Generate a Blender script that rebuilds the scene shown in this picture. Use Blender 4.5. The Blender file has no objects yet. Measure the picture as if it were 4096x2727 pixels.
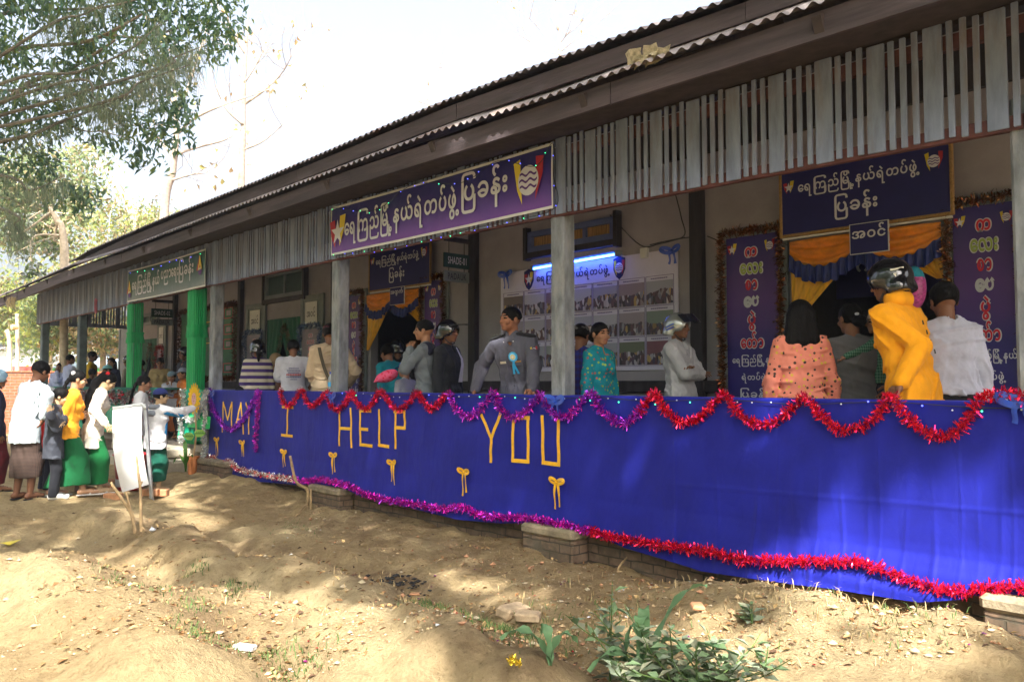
import bpy, math, random
import numpy as np
from mathutils import Vector, Matrix
RNG = np.random.default_rng(7)
random.seed(7)
R = math.radians
sc = bpy.context.scene
col = sc.collection

# ------------------------------------------------------------------ camera
FPX, CX, CY, HZ = 3270.0, 2048.0, 1363.5, 1531.0      # focal length and centre in photograph pixels
PITCH = math.atan((HZ - CY) / FPX)
PHI = math.atan(3088.0 / FPX)
EYE = np.array([0, 0, 1.6])
F0 = np.array([-math.cos(PHI), math.sin(PHI), 0]); RT = np.array([math.sin(PHI), math.cos(PHI), 0])
ZV = np.array([0, 0, 1.0])
FW = F0 * math.cos(PITCH) + ZV * math.sin(PITCH); UP = -F0 * math.sin(PITCH) + ZV * math.cos(PITCH)
cam_d = bpy.data.cameras.new('camera'); cam = bpy.data.objects.new('camera', cam_d); col.objects.link(cam)
cam_d.sensor_width = 36.0; cam_d.lens = FPX / 4096 * 36.0; cam_d.clip_start = 0.05; cam_d.clip_end = 2000
cam.location = EYE
cam.rotation_euler = Matrix((RT, UP, -FW)).transposed().to_euler()
sc.camera = cam

# ------------------------------------------------------------------ world, sun, exposure
SUN_EL, SUN_AZ = R(50), R(42)                        # azimuth measured from +X towards the camera side (-Y)
SV = np.array([math.cos(SUN_EL) * math.cos(SUN_AZ), -math.cos(SUN_EL) * math.sin(SUN_AZ), math.sin(SUN_EL)])
w = bpy.data.worlds.new('World'); sc.world = w; w.use_nodes = True
nt = w.node_tree; bg = nt.nodes['Background']
sky = nt.nodes.new('ShaderNodeTexSky'); sky.sky_type = 'NISHITA'; sky.sun_disc = False
sky.sun_elevation = SUN_EL; sky.sun_rotation = math.atan2(SV[0], SV[1])
sky.air_density = 1.0; sky.dust_density = 9.0; sky.ozone_density = 1.0; sky.altitude = 0
hz = nt.nodes.new('ShaderNodeHueSaturation'); hz.inputs['Saturation'].default_value = .64; hz.inputs['Value'].default_value = 1.5   # hazy, milky dry-season sky
nt.links.new(sky.outputs[0], hz.inputs['Color']); nt.links.new(hz.outputs[0], bg.inputs[0]); bg.inputs[1].default_value = 0.115
sl = bpy.data.lights.new('sun', 'SUN'); so = bpy.data.objects.new('sun', sl); col.objects.link(so)
sl.energy = 5.0; sl.angle = R(0.53); sl.color = (1.0, 0.96, 0.89)
so.rotation_euler = Vector(-SV).to_track_quat('-Z', 'Y').to_euler(); so.location = (20, -10, 30)
sc.view_settings.view_transform = 'Standard'; sc.view_settings.look = 'None'
sc.view_settings.exposure = 1.66; sc.view_settings.gamma = 1.0
sc.cycles.use_denoising = True
sc.cycles.max_bounces = 8; sc.cycles.diffuse_bounces = 4; sc.cycles.transmission_bounces = 4
sc.cycles.sample_clamp_indirect = 6.0

# ------------------------------------------------------------------ picking points of the place
def ray(px, py): return FW + RT * (px - CX) / FPX + UP * (CY - py) / FPX
def PY(px, py, Y): d = ray(px, py); return EYE + d * (Y / d[1])
def PZ(px, py, z): d = ray(px, py); return EYE + d * ((z - 1.6) / d[2])
def PD(px, py, D): return EYE + ray(px, py) * D
def XY(px, Y): return PY(px, 1500, Y)[0]

# ------------------------------------------------------------------ objects
ORG = {}
def _link(o, parent):
    col.objects.link(o)
    if parent is not None: o.parent = parent
def thing(name, label, cat, loc, group=None):
    o = bpy.data.objects.new(name, None); o.empty_display_size = 0.1; col.objects.link(o)
    o.location = tuple(float(v) for v in loc); o['label'] = label; o['category'] = cat
    if group: o['group'] = group
    ORG[o.name] = np.array(loc, float); return o
def tag(o, label=None, cat=None, group=None, kind=None):
    if label: o['label'] = label
    if cat: o['category'] = cat
    if group: o['group'] = group
    if kind: o['kind'] = kind
    return o
def mesh(name, V, Fs, mats, parent=None, mi=None, smooth=False, loc=None):
    """one mesh object from world-space vertices; its origin is its parent's (or loc)"""
    V = np.asarray(V, float).reshape(-1, 3)
    org = ORG[parent.name] if parent is not None else (np.array(loc, float) if loc is not None else (V.min(0) + V.max(0)) / 2 * np.array([1, 1, 0]) + np.array([0, 0, V[:, 2].min()]))
    me = bpy.data.meshes.new(name)
    if isinstance(Fs, np.ndarray):
        n, k = Fs.shape
        me.vertices.add(len(V)); me.vertices.foreach_set('co', (V - org).astype(np.float32).ravel())
        me.loops.add(n * k); me.loops.foreach_set('vertex_index', Fs.astype(np.int32).ravel())
        me.polygons.add(n); me.polygons.foreach_set('loop_start', np.arange(0, n * k, k, dtype=np.int32))
        me.polygons.foreach_set('loop_total', np.full(n, k, np.int32)); me.update(calc_edges=True)
    else:
        me.from_pydata((V - org).tolist(), [], [list(f) for f in Fs])
    for m in (mats if isinstance(mats, (list, tuple)) else [mats]): me.materials.append(m)
    if mi is not None: me.polygons.foreach_set('material_index', np.asarray(mi, np.int32))
    if smooth: me.polygons.foreach_set('use_smooth', np.ones(len(me.polygons), bool))
    me.validate()
    o = bpy.data.objects.new(name, me); _link(o, parent)
    if parent is None: o.location = tuple(org)
    ORG[o.name] = org
    return o

class MB:
    """collects shapes for ONE mesh"""
    def __init__(s): s.V = []; s.F = []; s.M = []; s.n = 0
    def add(s, V, Fs, m=0):
        V = np.asarray(V, float).reshape(-1, 3); k = s.n
        s.V.append(V); s.F += [tuple(int(i) + k for i in f) for f in Fs]; s.M += [m] * len(Fs); s.n += len(V); return s
    def box(s, c, d, rot=None, m=0, bev=0.0):
        hx, hy, hz = np.array(d, float) / 2
        if bev <= 0:
            P = np.array([[x, y, z] for x in (-hx, hx) for y in (-hy, hy) for z in (-hz, hz)])
            Fs = [(0, 1, 3, 2), (4, 6, 7, 5), (0, 4, 5, 1), (2, 3, 7, 6), (0, 2, 6, 4), (1, 5, 7, 3)]
        else:
            b = min(bev, hx * .9, hy * .9, hz * .9)
            ring = lambda x, y: [(-x + b, -y), (x - b, -y), (x, -y + b), (x, y - b), (x - b, y), (-x + b, y), (-x, y - b), (-x, -y + b)]
            P = []
            for z, q in ((-hz, b), (-hz + b, 0), (hz - b, 0), (hz, b)):
                P += [(a, c2, z) for a, c2 in ring(hx - q, hy - q)]
            P = np.array(P); Fs = [tuple(range(7, -1, -1)), tuple(range(24, 32))]
            for l in range(3):
                for i in range(8): j = (i + 1) % 8; Fs.append((l * 8 + i, l * 8 + j, l * 8 + 8 + j, l * 8 + 8 + i))
        if rot is not None: P = P @ np.array(rot, float).T
        return s.add(P + np.array(c, float), Fs, m)
    def tube(s, pts, r, n=8, m=0, caps=True):
        P = np.array(pts, float); k = len(P); r = np.broadcast_to(np.asarray(r, float), (k,))
        T = np.gradient(P, axis=0); T /= np.linalg.norm(T, axis=1)[:, None] + 1e-12
        ref = np.array([0, 0, 1.0]) if abs(T[0][2]) < .9 else np.array([1.0, 0, 0])
        V = []; u = np.cross(T[0], ref); u /= np.linalg.norm(u)
        for i in range(k):
            u = u - T[i] * (u @ T[i]); u /= np.linalg.norm(u) + 1e-12; v = np.cross(T[i], u)
            for j in range(n):
                a = 2 * math.pi * j / n; V.append(P[i] + r[i] * (math.cos(a) * u + math.sin(a) * v))
        Fs = []
        for i in range(k - 1):
            for j in range(n):
                q = (j + 1) % n; Fs.append((i * n + j, i * n + q, (i + 1) * n + q, (i + 1) * n + j))
        if caps: Fs += [tuple(range(n - 1, -1, -1)), tuple((k - 1) * n + j for j in range(n))]
        return s.add(V, Fs, m)
    def grid(s, P, m=0):
        P = np.asarray(P, float); a, b = P.shape[:2]
        return s.add(P.reshape(-1, 3), [(i * b + j, (i + 1) * b + j, (i + 1) * b + j + 1, i * b + j + 1) for i in range(a - 1) for j in range(b - 1)], m)
    def lathe(s, c, prof, n=16, m=0, axis=(0, 0, 1)):
        ax = np.array(axis, float); ax /= np.linalg.norm(ax)
        ref = np.array([1.0, 0, 0]) if abs(ax[0]) < .9 else np.array([0, 1.0, 0])
        u = np.cross(ax, ref); u /= np.linalg.norm(u); v = np.cross(ax, u)
        V = [np.array(c) + r * (math.cos(2 * math.pi * j / n) * u + math.sin(2 * math.pi * j / n) * v) + h * ax for r, h in prof for j in range(n)]
        Fs = [(i * n + j, i * n + (j + 1) % n, (i + 1) * n + (j + 1) % n, (i + 1) * n + j) for i in range(len(prof) - 1) for j in range(n)]
        return s.add(V, Fs, m)
    def poly(s, pts2, O, ux, uy, m=0, depth=0.0):
        """flat outline (or a slab of some depth) on the plane O, ux, uy"""
        ux = np.array(ux, float); uy = np.array(uy, float); nn = np.cross(ux, uy); nn /= np.linalg.norm(nn)
        V = np.array([np.array(O) + a * ux + b * uy for a, b in pts2]); n = len(V)
        if depth <= 0: return s.add(V, [tuple(range(n))], m)
        return s.add(np.vstack([V, V - nn * depth]), [tuple(range(n)), tuple(range(2 * n - 1, n - 1, -1))] + [(i, i + n, (i + 1) % n + n, (i + 1) % n) for i in range(n)], m)
    def build(s, name, mats, parent=None, smooth=False, loc=None):
        V = np.vstack(s.V)
        return mesh(name, V, s.F, mats, parent, s.M, smooth, loc)

def rotz(a): c, q = math.cos(a), math.sin(a); return np.array([[c, -q, 0], [q, c, 0], [0, 0, 1]])
def rotx(a): c, q = math.cos(a), math.sin(a); return np.array([[1, 0, 0], [0, c, -q], [0, q, c]])
def roty(a): c, q = math.cos(a), math.sin(a); return np.array([[c, 0, q], [0, 1, 0], [-q, 0, c]])
def smooth_path(pts, n=10):
    """Catmull-Rom through the points"""
    P = np.array(pts, float); P = np.vstack([2 * P[0] - P[1], P, 2 * P[-1] - P[-2]]); out = []
    for i in range(1, len(P) - 2):
        for t in np.arange(n) / n:
            a, b, c, d = P[i - 1], P[i], P[i + 1], P[i + 2]
            out.append(.5 * ((2 * b) + (-a + c) * t + (2 * a - 5 * b + 4 * c - d) * t * t + (-a + 3 * b - 3 * c + d) * t ** 3))
    out.append(P[-2]); return np.array(out)
def vnoise(x, y, seed=0):
    """smooth value noise on arrays"""
    x = np.asarray(x, float); y = np.asarray(y, float)
    xi = np.floor(x).astype(int); yi = np.floor(y).astype(int); fx = x - xi; fy = y - yi
    fx = fx * fx * (3 - 2 * fx); fy = fy * fy * (3 - 2 * fy)
    def h(a, b):
        n = (a * 374761393 + b * 668265263 + seed * 974711) & 0xffffffff
        n = ((n ^ (n >> 13)) * 1274126177) & 0xffffffff
        return ((n ^ (n >> 16)) & 0xffff) / 65535.0
    return (h(xi, yi) * (1 - fx) + h(xi + 1, yi) * fx) * (1 - fy) + (h(xi, yi + 1) * (1 - fx) + h(xi + 1, yi + 1) * fx) * fy

# ------------------------------------------------------------------ materials
def nodes(name):
    m = bpy.data.materials.new(name); m.use_nodes = True; t = m.node_tree
    return m, t, t.nodes['Principled BSDF']
def N(t, kind, **kw):
    n = t.nodes.new('ShaderNode' + kind)
    for k, v in kw.items():
        if k in n.inputs: n.inputs[k].default_value = v
        else: setattr(n, k, v)
    return n
def ramp(t, fac, stops):
    r = N(t, 'ValToRGB'); e = r.color_ramp.elements
    while len(e) < len(stops): e.new(.5)
    for i, (p, c) in enumerate(stops): e[i].position = p; e[i].color = (*c, 1)
    t.links.new(fac, r.inputs[0]); return r.outputs[0]
def bumpn(t, b, height, strength, dist=0.01):
    n = N(t, 'Bump'); n.inputs['Strength'].default_value = strength; n.inputs['Distance'].default_value = dist
    t.links.new(height, n.inputs['Height']); t.links.new(n.outputs[0], b.inputs['Normal'])
def mat(name, c, rough=.7, metal=0., var=.15, scale=6., bump=0., bscale=60., spec=.4, sheen=0., coat=0., leaf=0., emit=0., alpha=1., stretch=None, dirt=None):
    m, t, b = nodes(name)
    c = np.array(c, float)
    tc = N(t, 'TexCoord'); src = tc.outputs['Object']
    if stretch:
        mp = N(t, 'Mapping'); mp.inputs['Scale'].default_value = stretch; t.links.new(src, mp.inputs[0]); src = mp.outputs[0]
    n = N(t, 'TexNoise', Scale=scale, Detail=6., Roughness=.6); t.links.new(src, n.inputs['Vector'])
    lo = np.clip(c * (1 - var), 0, 1); hi = np.clip(c * (1 + var), 0, 1)
    out = ramp(t, n.outputs[0], [(.3, lo), (.7, hi)])
    if dirt is not None:
        n3 = N(t, 'TexNoise', Scale=scale * .45, Detail=8., Roughness=.7); t.links.new(src, n3.inputs['Vector'])
        f = ramp(t, n3.outputs[0], [(.5, (0, 0, 0)), (.72, (1, 1, 1))])
        mx = N(t, 'MixRGB'); mx.inputs[2].default_value = (*dirt, 1); t.links.new(f, mx.inputs[0]); t.links.new(out, mx.inputs[1]); out = mx.outputs[0]
    t.links.new(out, b.inputs['Base Color'])
    b.inputs['Roughness'].default_value = rough; b.inputs['Metallic'].default_value = metal
    b.inputs['Specular IOR Level'].default_value = spec
    if sheen: b.inputs['Sheen Weight'].default_value = sheen
    if coat: b.inputs['Coat Weight'].default_value = coat; b.inputs['Coat Roughness'].default_value = .08
    if alpha < 1: b.inputs['Alpha'].default_value = alpha
    if emit: b.inputs['Emission Color'].default_value = (*c, 1); b.inputs['Emission Strength'].default_value = emit
    if bump:
        n2 = N(t, 'TexNoise', Scale=bscale, Detail=4.); t.links.new(src, n2.inputs['Vector']); bumpn(t, b, n2.outputs[0], bump)
    if leaf:
        tr = N(t, 'BsdfTranslucent'); t.links.new(out, tr.inputs[0]); mx = N(t, 'MixShader'); mx.inputs[0].default_value = leaf
        o = t.nodes['Material Output']; t.links.new(b.outputs[0], mx.inputs[1]); t.links.new(tr.outputs[0], mx.inputs[2]); t.links.new(mx.outputs[0], o.inputs[0])
    return m
def pattern(name, kind, c1, c2, scale=10., rough=.8, axis='z', c3=None, thr=.5):
    """printed or woven cloth: stripes, checks, flowers"""
    m, t, b = nodes(name); tc = N(t, 'TexCoord'); b.inputs['Roughness'].default_value = rough
    sep = N(t, 'SeparateXYZ'); t.links.new(tc.outputs['Object'], sep.inputs[0])
    def saw(sock, s):
        a = N(t, 'Math', operation='MULTIPLY'); a.inputs[1].default_value = s; t.links.new(sock, a.inputs[0])
        f = N(t, 'Math', operation='FRACT'); t.links.new(a.outputs[0], f.inputs[0])
        g = N(t, 'Math', operation='LESS_THAN'); g.inputs[1].default_value = thr; t.links.new(f.outputs[0], g.inputs[0]); return g.outputs[0]
    mx = N(t, 'MixRGB'); mx.inputs[1].default_value = (*c1, 1); mx.inputs[2].default_value = (*c2, 1)
    add = N(t, 'Math', operation='ADD'); t.links.new(sep.outputs[0], add.inputs[0]); t.links.new(sep.outputs[1], add.inputs[1])
    if kind == 'stripe':
        t.links.new(saw(sep.outputs[2] if axis == 'z' else add.outputs[0], scale), mx.inputs[0])
    elif kind == 'check':
        p = N(t, 'Math', operation='ADD'); t.links.new(saw(sep.outputs[2], scale), p.inputs[0]); t.links.new(saw(add.outputs[0], scale), p.inputs[1])
        h = N(t, 'Math', operation='MULTIPLY'); h.inputs[1].default_value = .5; t.links.new(p.outputs[0], h.inputs[0]); t.links.new(h.outputs[0], mx.inputs[0])
    else:
        v = N(t, 'TexVoronoi', Scale=scale); t.links.new(tc.outputs['Object'], v.inputs['Vector'])
        l = N(t, 'Math', operation='LESS_THAN'); l.inputs[1].default_value = thr; t.links.new(v.outputs['Distance'], l.inputs[0]); t.links.new(l.outputs[0], mx.inputs[0])
        if c3 is not None:
            s3 = N(t, 'SeparateXYZ'); t.links.new(v.outputs['Color'], s3.inputs[0])
            l2 = N(t, 'Math', operation='GREATER_THAN'); l2.inputs[1].default_value = .5; t.links.new(s3.outputs[0], l2.inputs[0])
            m2 = N(t, 'MixRGB'); m2.inputs[1].default_value = (*c2, 1); m2.inputs[2].default_value = (*c3, 1)
            t.links.new(l2.outputs[0], m2.inputs[0]); t.links.new(m2.outputs[0], mx.inputs[2])
    t.links.new(mx.outputs[0], b.inputs['Base Color']); b.inputs['Specular IOR Level'].default_value = .2
    return m
WHITE = mat('white_paint', (.62, .62, .60), .6, var=.06)
def brick_mat(name, c1, c2, mortar, bw=.23, bh=.075, moss=None):
    m, t, b = nodes(name); tc = N(t, 'TexCoord'); sp = N(t, 'SeparateXYZ'); t.links.new(tc.outputs['Object'], sp.inputs[0])
    a = N(t, 'Math', operation='ADD'); t.links.new(sp.outputs[0], a.inputs[0]); t.links.new(sp.outputs[1], a.inputs[1])
    cb = N(t, 'CombineXYZ'); t.links.new(a.outputs[0], cb.inputs[0]); t.links.new(sp.outputs[2], cb.inputs[1])
    nz = N(t, 'TexNoise', Scale=5., Detail=5.); t.links.new(tc.outputs['Object'], nz.inputs['Vector'])
    ds = N(t, 'MixRGB', blend_type='ADD'); ds.inputs[0].default_value = .035; t.links.new(cb.outputs[0], ds.inputs[1]); t.links.new(nz.outputs['Color'], ds.inputs[2])
    br = N(t, 'TexBrick', Scale=1.0); t.links.new(ds.outputs[0], br.inputs['Vector'])
    br.inputs['Brick Width'].default_value = bw; br.inputs['Row Height'].default_value = bh; br.inputs['Mortar Size'].default_value = .007
    br.inputs['Mortar Smooth'].default_value = .4
    br.inputs['Color1'].default_value = (*c1, 1); br.inputs['Color2'].default_value = (*c2, 1); br.inputs['Mortar'].default_value = (*mortar, 1)
    n = N(t, 'TexNoise', Scale=14., Detail=8.); t.links.new(tc.outputs['Object'], n.inputs['Vector'])
    mx = N(t, 'MixRGB', blend_type='MULTIPLY'); mx.inputs[0].default_value = .8; t.links.new(br.outputs[0], mx.inputs[1])
    t.links.new(ramp(t, n.outputs[0], [(.25, (.45, .45, .45)), (.7, (1.2, 1.2, 1.2))]), mx.inputs[2]); out = mx.outputs[0]
    if moss is not None:
        n2 = N(t, 'TexNoise', Scale=3., Detail=8., Roughness=.7); t.links.new(tc.outputs['Object'], n2.inputs['Vector'])
        m2 = N(t, 'MixRGB'); m2.inputs[2].default_value = (*moss, 1); t.links.new(ramp(t, n2.outputs[0], [(.48, (0, 0, 0)), (.62, (1, 1, 1))]), m2.inputs[0]); t.links.new(out, m2.inputs[1]); out = m2.outputs[0]
    t.links.new(out, b.inputs['Base Color']); b.inputs['Roughness'].default_value = .95
    ad = N(t, 'Math', operation='MULTIPLY_ADD'); ad.inputs[1].default_value = -1.2; t.links.new(br.outputs['Fac'], ad.inputs[0]); t.links.new(n.outputs[0], ad.inputs[2])
    bumpn(t, b, ad.outputs[0], .9, .012); return m
PLINTH = brick_mat('weathered_brick', (.20, .13, .085), (.15, .105, .07), (.07, .055, .04), moss=(.09, .075, .05))
REDBRICK = brick_mat('orange_brick', (.48, .16, .07), (.40, .14, .07), (.36, .33, .29), bw=.25, bh=.09)
CONC = mat('grey_concrete', (.19, .205, .225), .9, var=.45, scale=11, bump=.6, bscale=45, dirt=(.33, .325, .31), stretch=(1, 1, .35))
CAPCONC = mat('cement_render', (.26, .21, .14), .95, var=.35, scale=9, bump=.8, bscale=40, dirt=(.10, .085, .06))
STEP = mat('step_cement', (.44, .39, .30), .9, var=.2, scale=7, bump=.4)
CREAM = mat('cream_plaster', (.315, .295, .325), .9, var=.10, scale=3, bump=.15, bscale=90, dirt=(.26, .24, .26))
DARKWOOD = mat('black_timber', (.030, .026, .030), .75, var=.5, scale=12, bump=.3, stretch=(1, 1, .15))
BROWNWOOD = mat('weathered_fascia_wood', (.066, .050, .055), .8, var=.5, scale=7, bump=.4, stretch=(.12, 1, 1.6), dirt=(.028, .022, .028))
SLATW = mat('grey_painted_slat', (.19, .225, .315), .75, var=.28, scale=14, bump=.3, stretch=(1, 1, .2), dirt=(.18, .16, .17))
REDRAIL = mat('red_brown_rail', (.11, .04, .036), .8, var=.4, scale=9)
SHEET = mat('rusty_corrugated_iron', (.22, .19, .18), .55, metal=.2, var=.45, scale=6, bump=.2, dirt=(.20, .10, .05))
RAFT = mat('rafter_wood', (.045, .032, .028), .85, var=.4, scale=8)
FLOORM = mat('porch_cement', (.25, .22, .19), .9, var=.2, scale=4)
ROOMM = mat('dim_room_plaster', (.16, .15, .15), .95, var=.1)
DOORP = mat('grey_green_door_paint', (.17, .20, .21), .6, var=.2, scale=6)
BLUEFR = mat('blue_window_paint', (.09, .12, .27), .6, var=.15)
DKGREEN = mat('dark_green_board', (.012, .055, .05), .5, var=.2)
CURTW = mat('orange_brown_curtain', (.30, .17, .06), .8, var=.45, scale=20, stretch=(3, 3, .2))
def cloth_blue():
    m, t, b = nodes('royal_blue_cotton'); tc = N(t, 'TexCoord')
    n = N(t, 'TexNoise', Scale=2.2, Detail=7., Roughness=.62); t.links.new(tc.outputs['Object'], n.inputs['Vector'])
    t.links.new(ramp(t, n.outputs[0], [(.3, (.005, .008, .21)), (.7, (.010, .016, .32))]), b.inputs['Base Color'])
    b.inputs['Roughness'].default_value = .68; b.inputs['Specular IOR Level'].default_value = .22; b.inputs['Sheen Weight'].default_value = .08
    w_ = N(t, 'TexNoise', Scale=5., Detail=7., Roughness=.55, Distortion=.6)
    mp = N(t, 'Mapping'); mp.inputs['Scale'].default_value = (1.6, 1, .55); t.links.new(tc.outputs['Object'], mp.inputs[0]); t.links.new(mp.outputs[0], w_.inputs['Vector'])
    bumpn(t, b, w_.outputs[0], .30, .03); return m
BLUECLOTH = cloth_blue()
YRIB = mat('yellow_satin_ribbon', (.86, .47, .012), .38, var=.12, scale=30, spec=.6)
BRIB = mat('blue_satin_ribbon', (.015, .07, .50), .35, var=.2, scale=30, spec=.7)
GREENCURT = mat('green_nylon_cloth', (.003, .33, .10), .5, var=.2, scale=12, stretch=(1, 1, .2), spec=.4)
GREENSAT = mat('green_satin_skirt', (.004, .27, .15), .24, var=.3, scale=8, spec=.8)
GREENBAND = mat('dark_green_felt', (.004, .12, .085), .8, var=.15)
BRIGHTGR = mat('bright_green_paper', (.02, .52, .14), .5, var=.25, scale=6)
YCURT = mat('golden_yellow_drape', (.72, .37, .015), .5, var=.25, scale=10, stretch=(2, 2, .3), spec=.5)
OCURT = mat('orange_swag_cloth', (.70, .24, .012), .5, var=.25, scale=10, spec=.5)
NAVYCURT = mat('navy_ruffle_cloth', (.006, .02, .17), .5, var=.3, scale=14, spec=.5)
GRNCURT2 = mat('deep_green_curtain', (.004, .10, .05), .7, var=.2, stretch=(2, 2, .2))
NAVYBAN = mat('navy_banner_cloth', (.012, .012, .12), .7, var=.12)
GOLDBR = mat('gold_braid', (.32, .19, .06), .55, metal=.2, var=.35, scale=60)
SILVERTX = mat('silver_lettering', (.62, .62, .68), .5, var=.04)
REDTX = mat('red_lettering', (.62, .018, .05), .5, var=.05)
OLIVETX = mat('olive_lettering', (.33, .42, .10), .5, var=.05)
TEALTX = mat('teal_lettering', (.01, .20, .13), .5, var=.05)
DARKTX = mat('dark_lettering', (.02, .02, .05), .6, var=.05)
YELLOWP = mat('yellow_print', (.68, .52, .03), .5, var=.05)
REDP = mat('red_print', (.42, .015, .03), .5, var=.05)
PURPLETX = mat('plum_print', (.10, .03, .22), .6, var=.05)
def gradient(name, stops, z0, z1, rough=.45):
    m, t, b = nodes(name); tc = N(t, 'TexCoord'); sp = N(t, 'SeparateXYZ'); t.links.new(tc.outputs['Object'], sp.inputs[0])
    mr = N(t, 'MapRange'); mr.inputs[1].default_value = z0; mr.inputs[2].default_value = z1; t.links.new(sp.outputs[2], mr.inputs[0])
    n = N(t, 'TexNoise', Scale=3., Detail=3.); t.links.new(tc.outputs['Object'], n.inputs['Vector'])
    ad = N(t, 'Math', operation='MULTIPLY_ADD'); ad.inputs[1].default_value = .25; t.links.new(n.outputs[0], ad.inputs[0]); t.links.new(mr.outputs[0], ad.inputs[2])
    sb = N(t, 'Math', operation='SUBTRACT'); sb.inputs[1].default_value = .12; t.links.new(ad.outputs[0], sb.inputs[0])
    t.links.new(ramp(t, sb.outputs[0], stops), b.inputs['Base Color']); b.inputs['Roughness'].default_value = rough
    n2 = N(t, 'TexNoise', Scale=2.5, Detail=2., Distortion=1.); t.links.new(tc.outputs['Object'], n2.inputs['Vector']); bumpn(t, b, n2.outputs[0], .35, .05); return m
def tinsel_mat(name, c, rough=.22):
    m, t, b = nodes(name); b.inputs['Base Color'].default_value = (*c, 1); b.inputs['Metallic'].default_value = .75; b.inputs['Roughness'].default_value = rough; return m
T_PURPLE = tinsel_mat('purple_foil', (.50, .05, .72)); T_RED = tinsel_mat('red_foil', (.80, .015, .05)); T_PINKRED = tinsel_mat('crimson_foil', (.72, .015, .14))
T_MAG = tinsel_mat('magenta_foil', (.75, .02, .52)); T_SILV = tinsel_mat('silver_foil', (.78, .80, .78)); T_GOLD = tinsel_mat('bronze_foil', (.24, .12, .035)); T_BLUE = tinsel_mat('steel_blue_foil', (.16, .26, .50)); T_ORANGE = tinsel_mat('rust_foil', (.26, .07, .022)); T_VIOLET = tinsel_mat('violet_foil', (.30, .04, .62))
TIMBER = mat('stripped_stick_wood', (.36, .25, .13), .85, var=.35, scale=20)
GALV = mat('galvanised_steel', (.45, .47, .48), .45, metal=.7, var=.25, scale=12)
SHEETW = mat('white_vinyl_sheet', (.78, .79, .80), .45, var=.04)
REDPLAST = mat('red_plastic', (.42, .012, .018), .35, var=.1, spec=.6)
LEDB = mat('blue_led', (.08, .10, 1.0), .3, emit=2.); LEDG = mat('green_led', (.05, 1.0, .35), .3, emit=1.6); LEDW = mat('white_led', (.75, .8, .85), .3, var=0)
WIRE = mat('thin_dark_wire', (.03, .03, .035), .6)
LOOSEBR = mat('loose_fired_brick', (.48, .24, .12), .9, var=.25, scale=20, bump=.5); DUSTBR = mat('dusty_brick', (.44, .33, .21), .95, var=.25, scale=18, bump=.6)
# ------------------------------------------------------------------ the veranda building
YF, YW = 5.36, 7.49                    # pillar line and back wall
FLOOR, RAIL = 0.63, 1.49
def line_z(pts, Y):
    P = np.array([PY(a, b, Y) for a, b in pts]); o = np.argsort(P[:, 0]); xs, zs = P[o, 0], P[o, 2]
    def f(x):
        x = np.asarray(x, float)
        y = np.interp(x, xs, zs)
        y = np.where(x > xs[-1], zs[-1] + (x - xs[-1]) * 0.0, y); return y
    return f
YLO, YUP = 4.50, 4.72
lo_sheet = line_z([(0, 1186), (281, 1063), (484, 1003), (835, 868), (1300, 698), (1744, 528), (2100, 420), (2608, 240), (3287, 8)], YLO)
lo_fasc = line_z([(0, 1231), (288, 1115), (450, 1065), (838, 933), (1300, 778), (2100, 525), (3287, 161)], YLO + .04)
up_sheet = line_z([(287, 1043), (357, 1000), (638, 880), (1024, 727), (1321, 600), (1702, 435), (2100, 280), (2500, 136), (2905, 0)], YUP - .06)
up_fasc = line_z([(287, 1062), (1024, 800), (1300, 673), (1681, 530), (2500, 241), (3092, 51)], YUP)
slat_lo = line_z([(144, 1297), (509, 1216), (829, 1143), (1298, 1045), (2000, 901), (2488, 809), (2950, 717), (4052, 509)], 5.25)
XL, XR = float(PY(147, 1290, 5.25)[0]), 3.2
XUP = float(PY(287, 1043, YUP)[0])
B = thing('veranda_building', 'long single-storey veranda building with rusty corrugated roof and grey slatted valance', 'building', (-10, YF, FLOOR))

# floor slab and brick plinth
mb = MB(); mb.box(((XL + XR) / 2 - .2, 9.3, FLOOR - .06), (XR - XL + .4, 8.0, .12), bev=.01); mb.build('veranda_floor', FLOORM, B)
mb = MB(); mb.box(((-12.35 + XR) / 2, 5.62, .20), (XR + 12.35, .60, .735)); mb.box((-19.2, 5.62, .20), (6.6, .55, .735)); mb.build('brick_plinth', PLINTH, B)
for (pxa, pxb, pyt, yf) in ((775, 905, 1838, 5.06), (1238, 1362, 1936, 5.10), (2082, 2290, 2096, 5.10), (3890, 4230, 2386, 5.06)):
    xa_, xb_ = XY(pxa, yf), XY(pxb, yf); zc = PY((pxa + pxb) / 2, pyt + (10 if pxa > 1000 else 0), yf)[2]; xp = (xa_ + xb_) / 2; w_ = xb_ - xa_
    mb = MB(); mb.box((xp, (yf + 5.315) / 2, (zc - .09) / 2 - .1), (w_ - .03, 5.305 - yf, zc + .11), bev=.012); b1 = mb.build('brick_buttress', PLINTH, B)
    mb = MB(); mb.box((xp, (yf + 5.31) / 2 - .004, zc - .045), (w_, 5.31 - yf + .02, .088), bev=.022); mb.build('cement_cap', CAPCONC, b1)
mb = MB(); mb.box((-14.3, 5.15, .50), (2.6, .55, .14), bev=.02); mb.box((-14.1, 4.95, .30), (2.9, .8, .22), bev=.03); mb.build('entrance_step', STEP, B)

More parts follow.
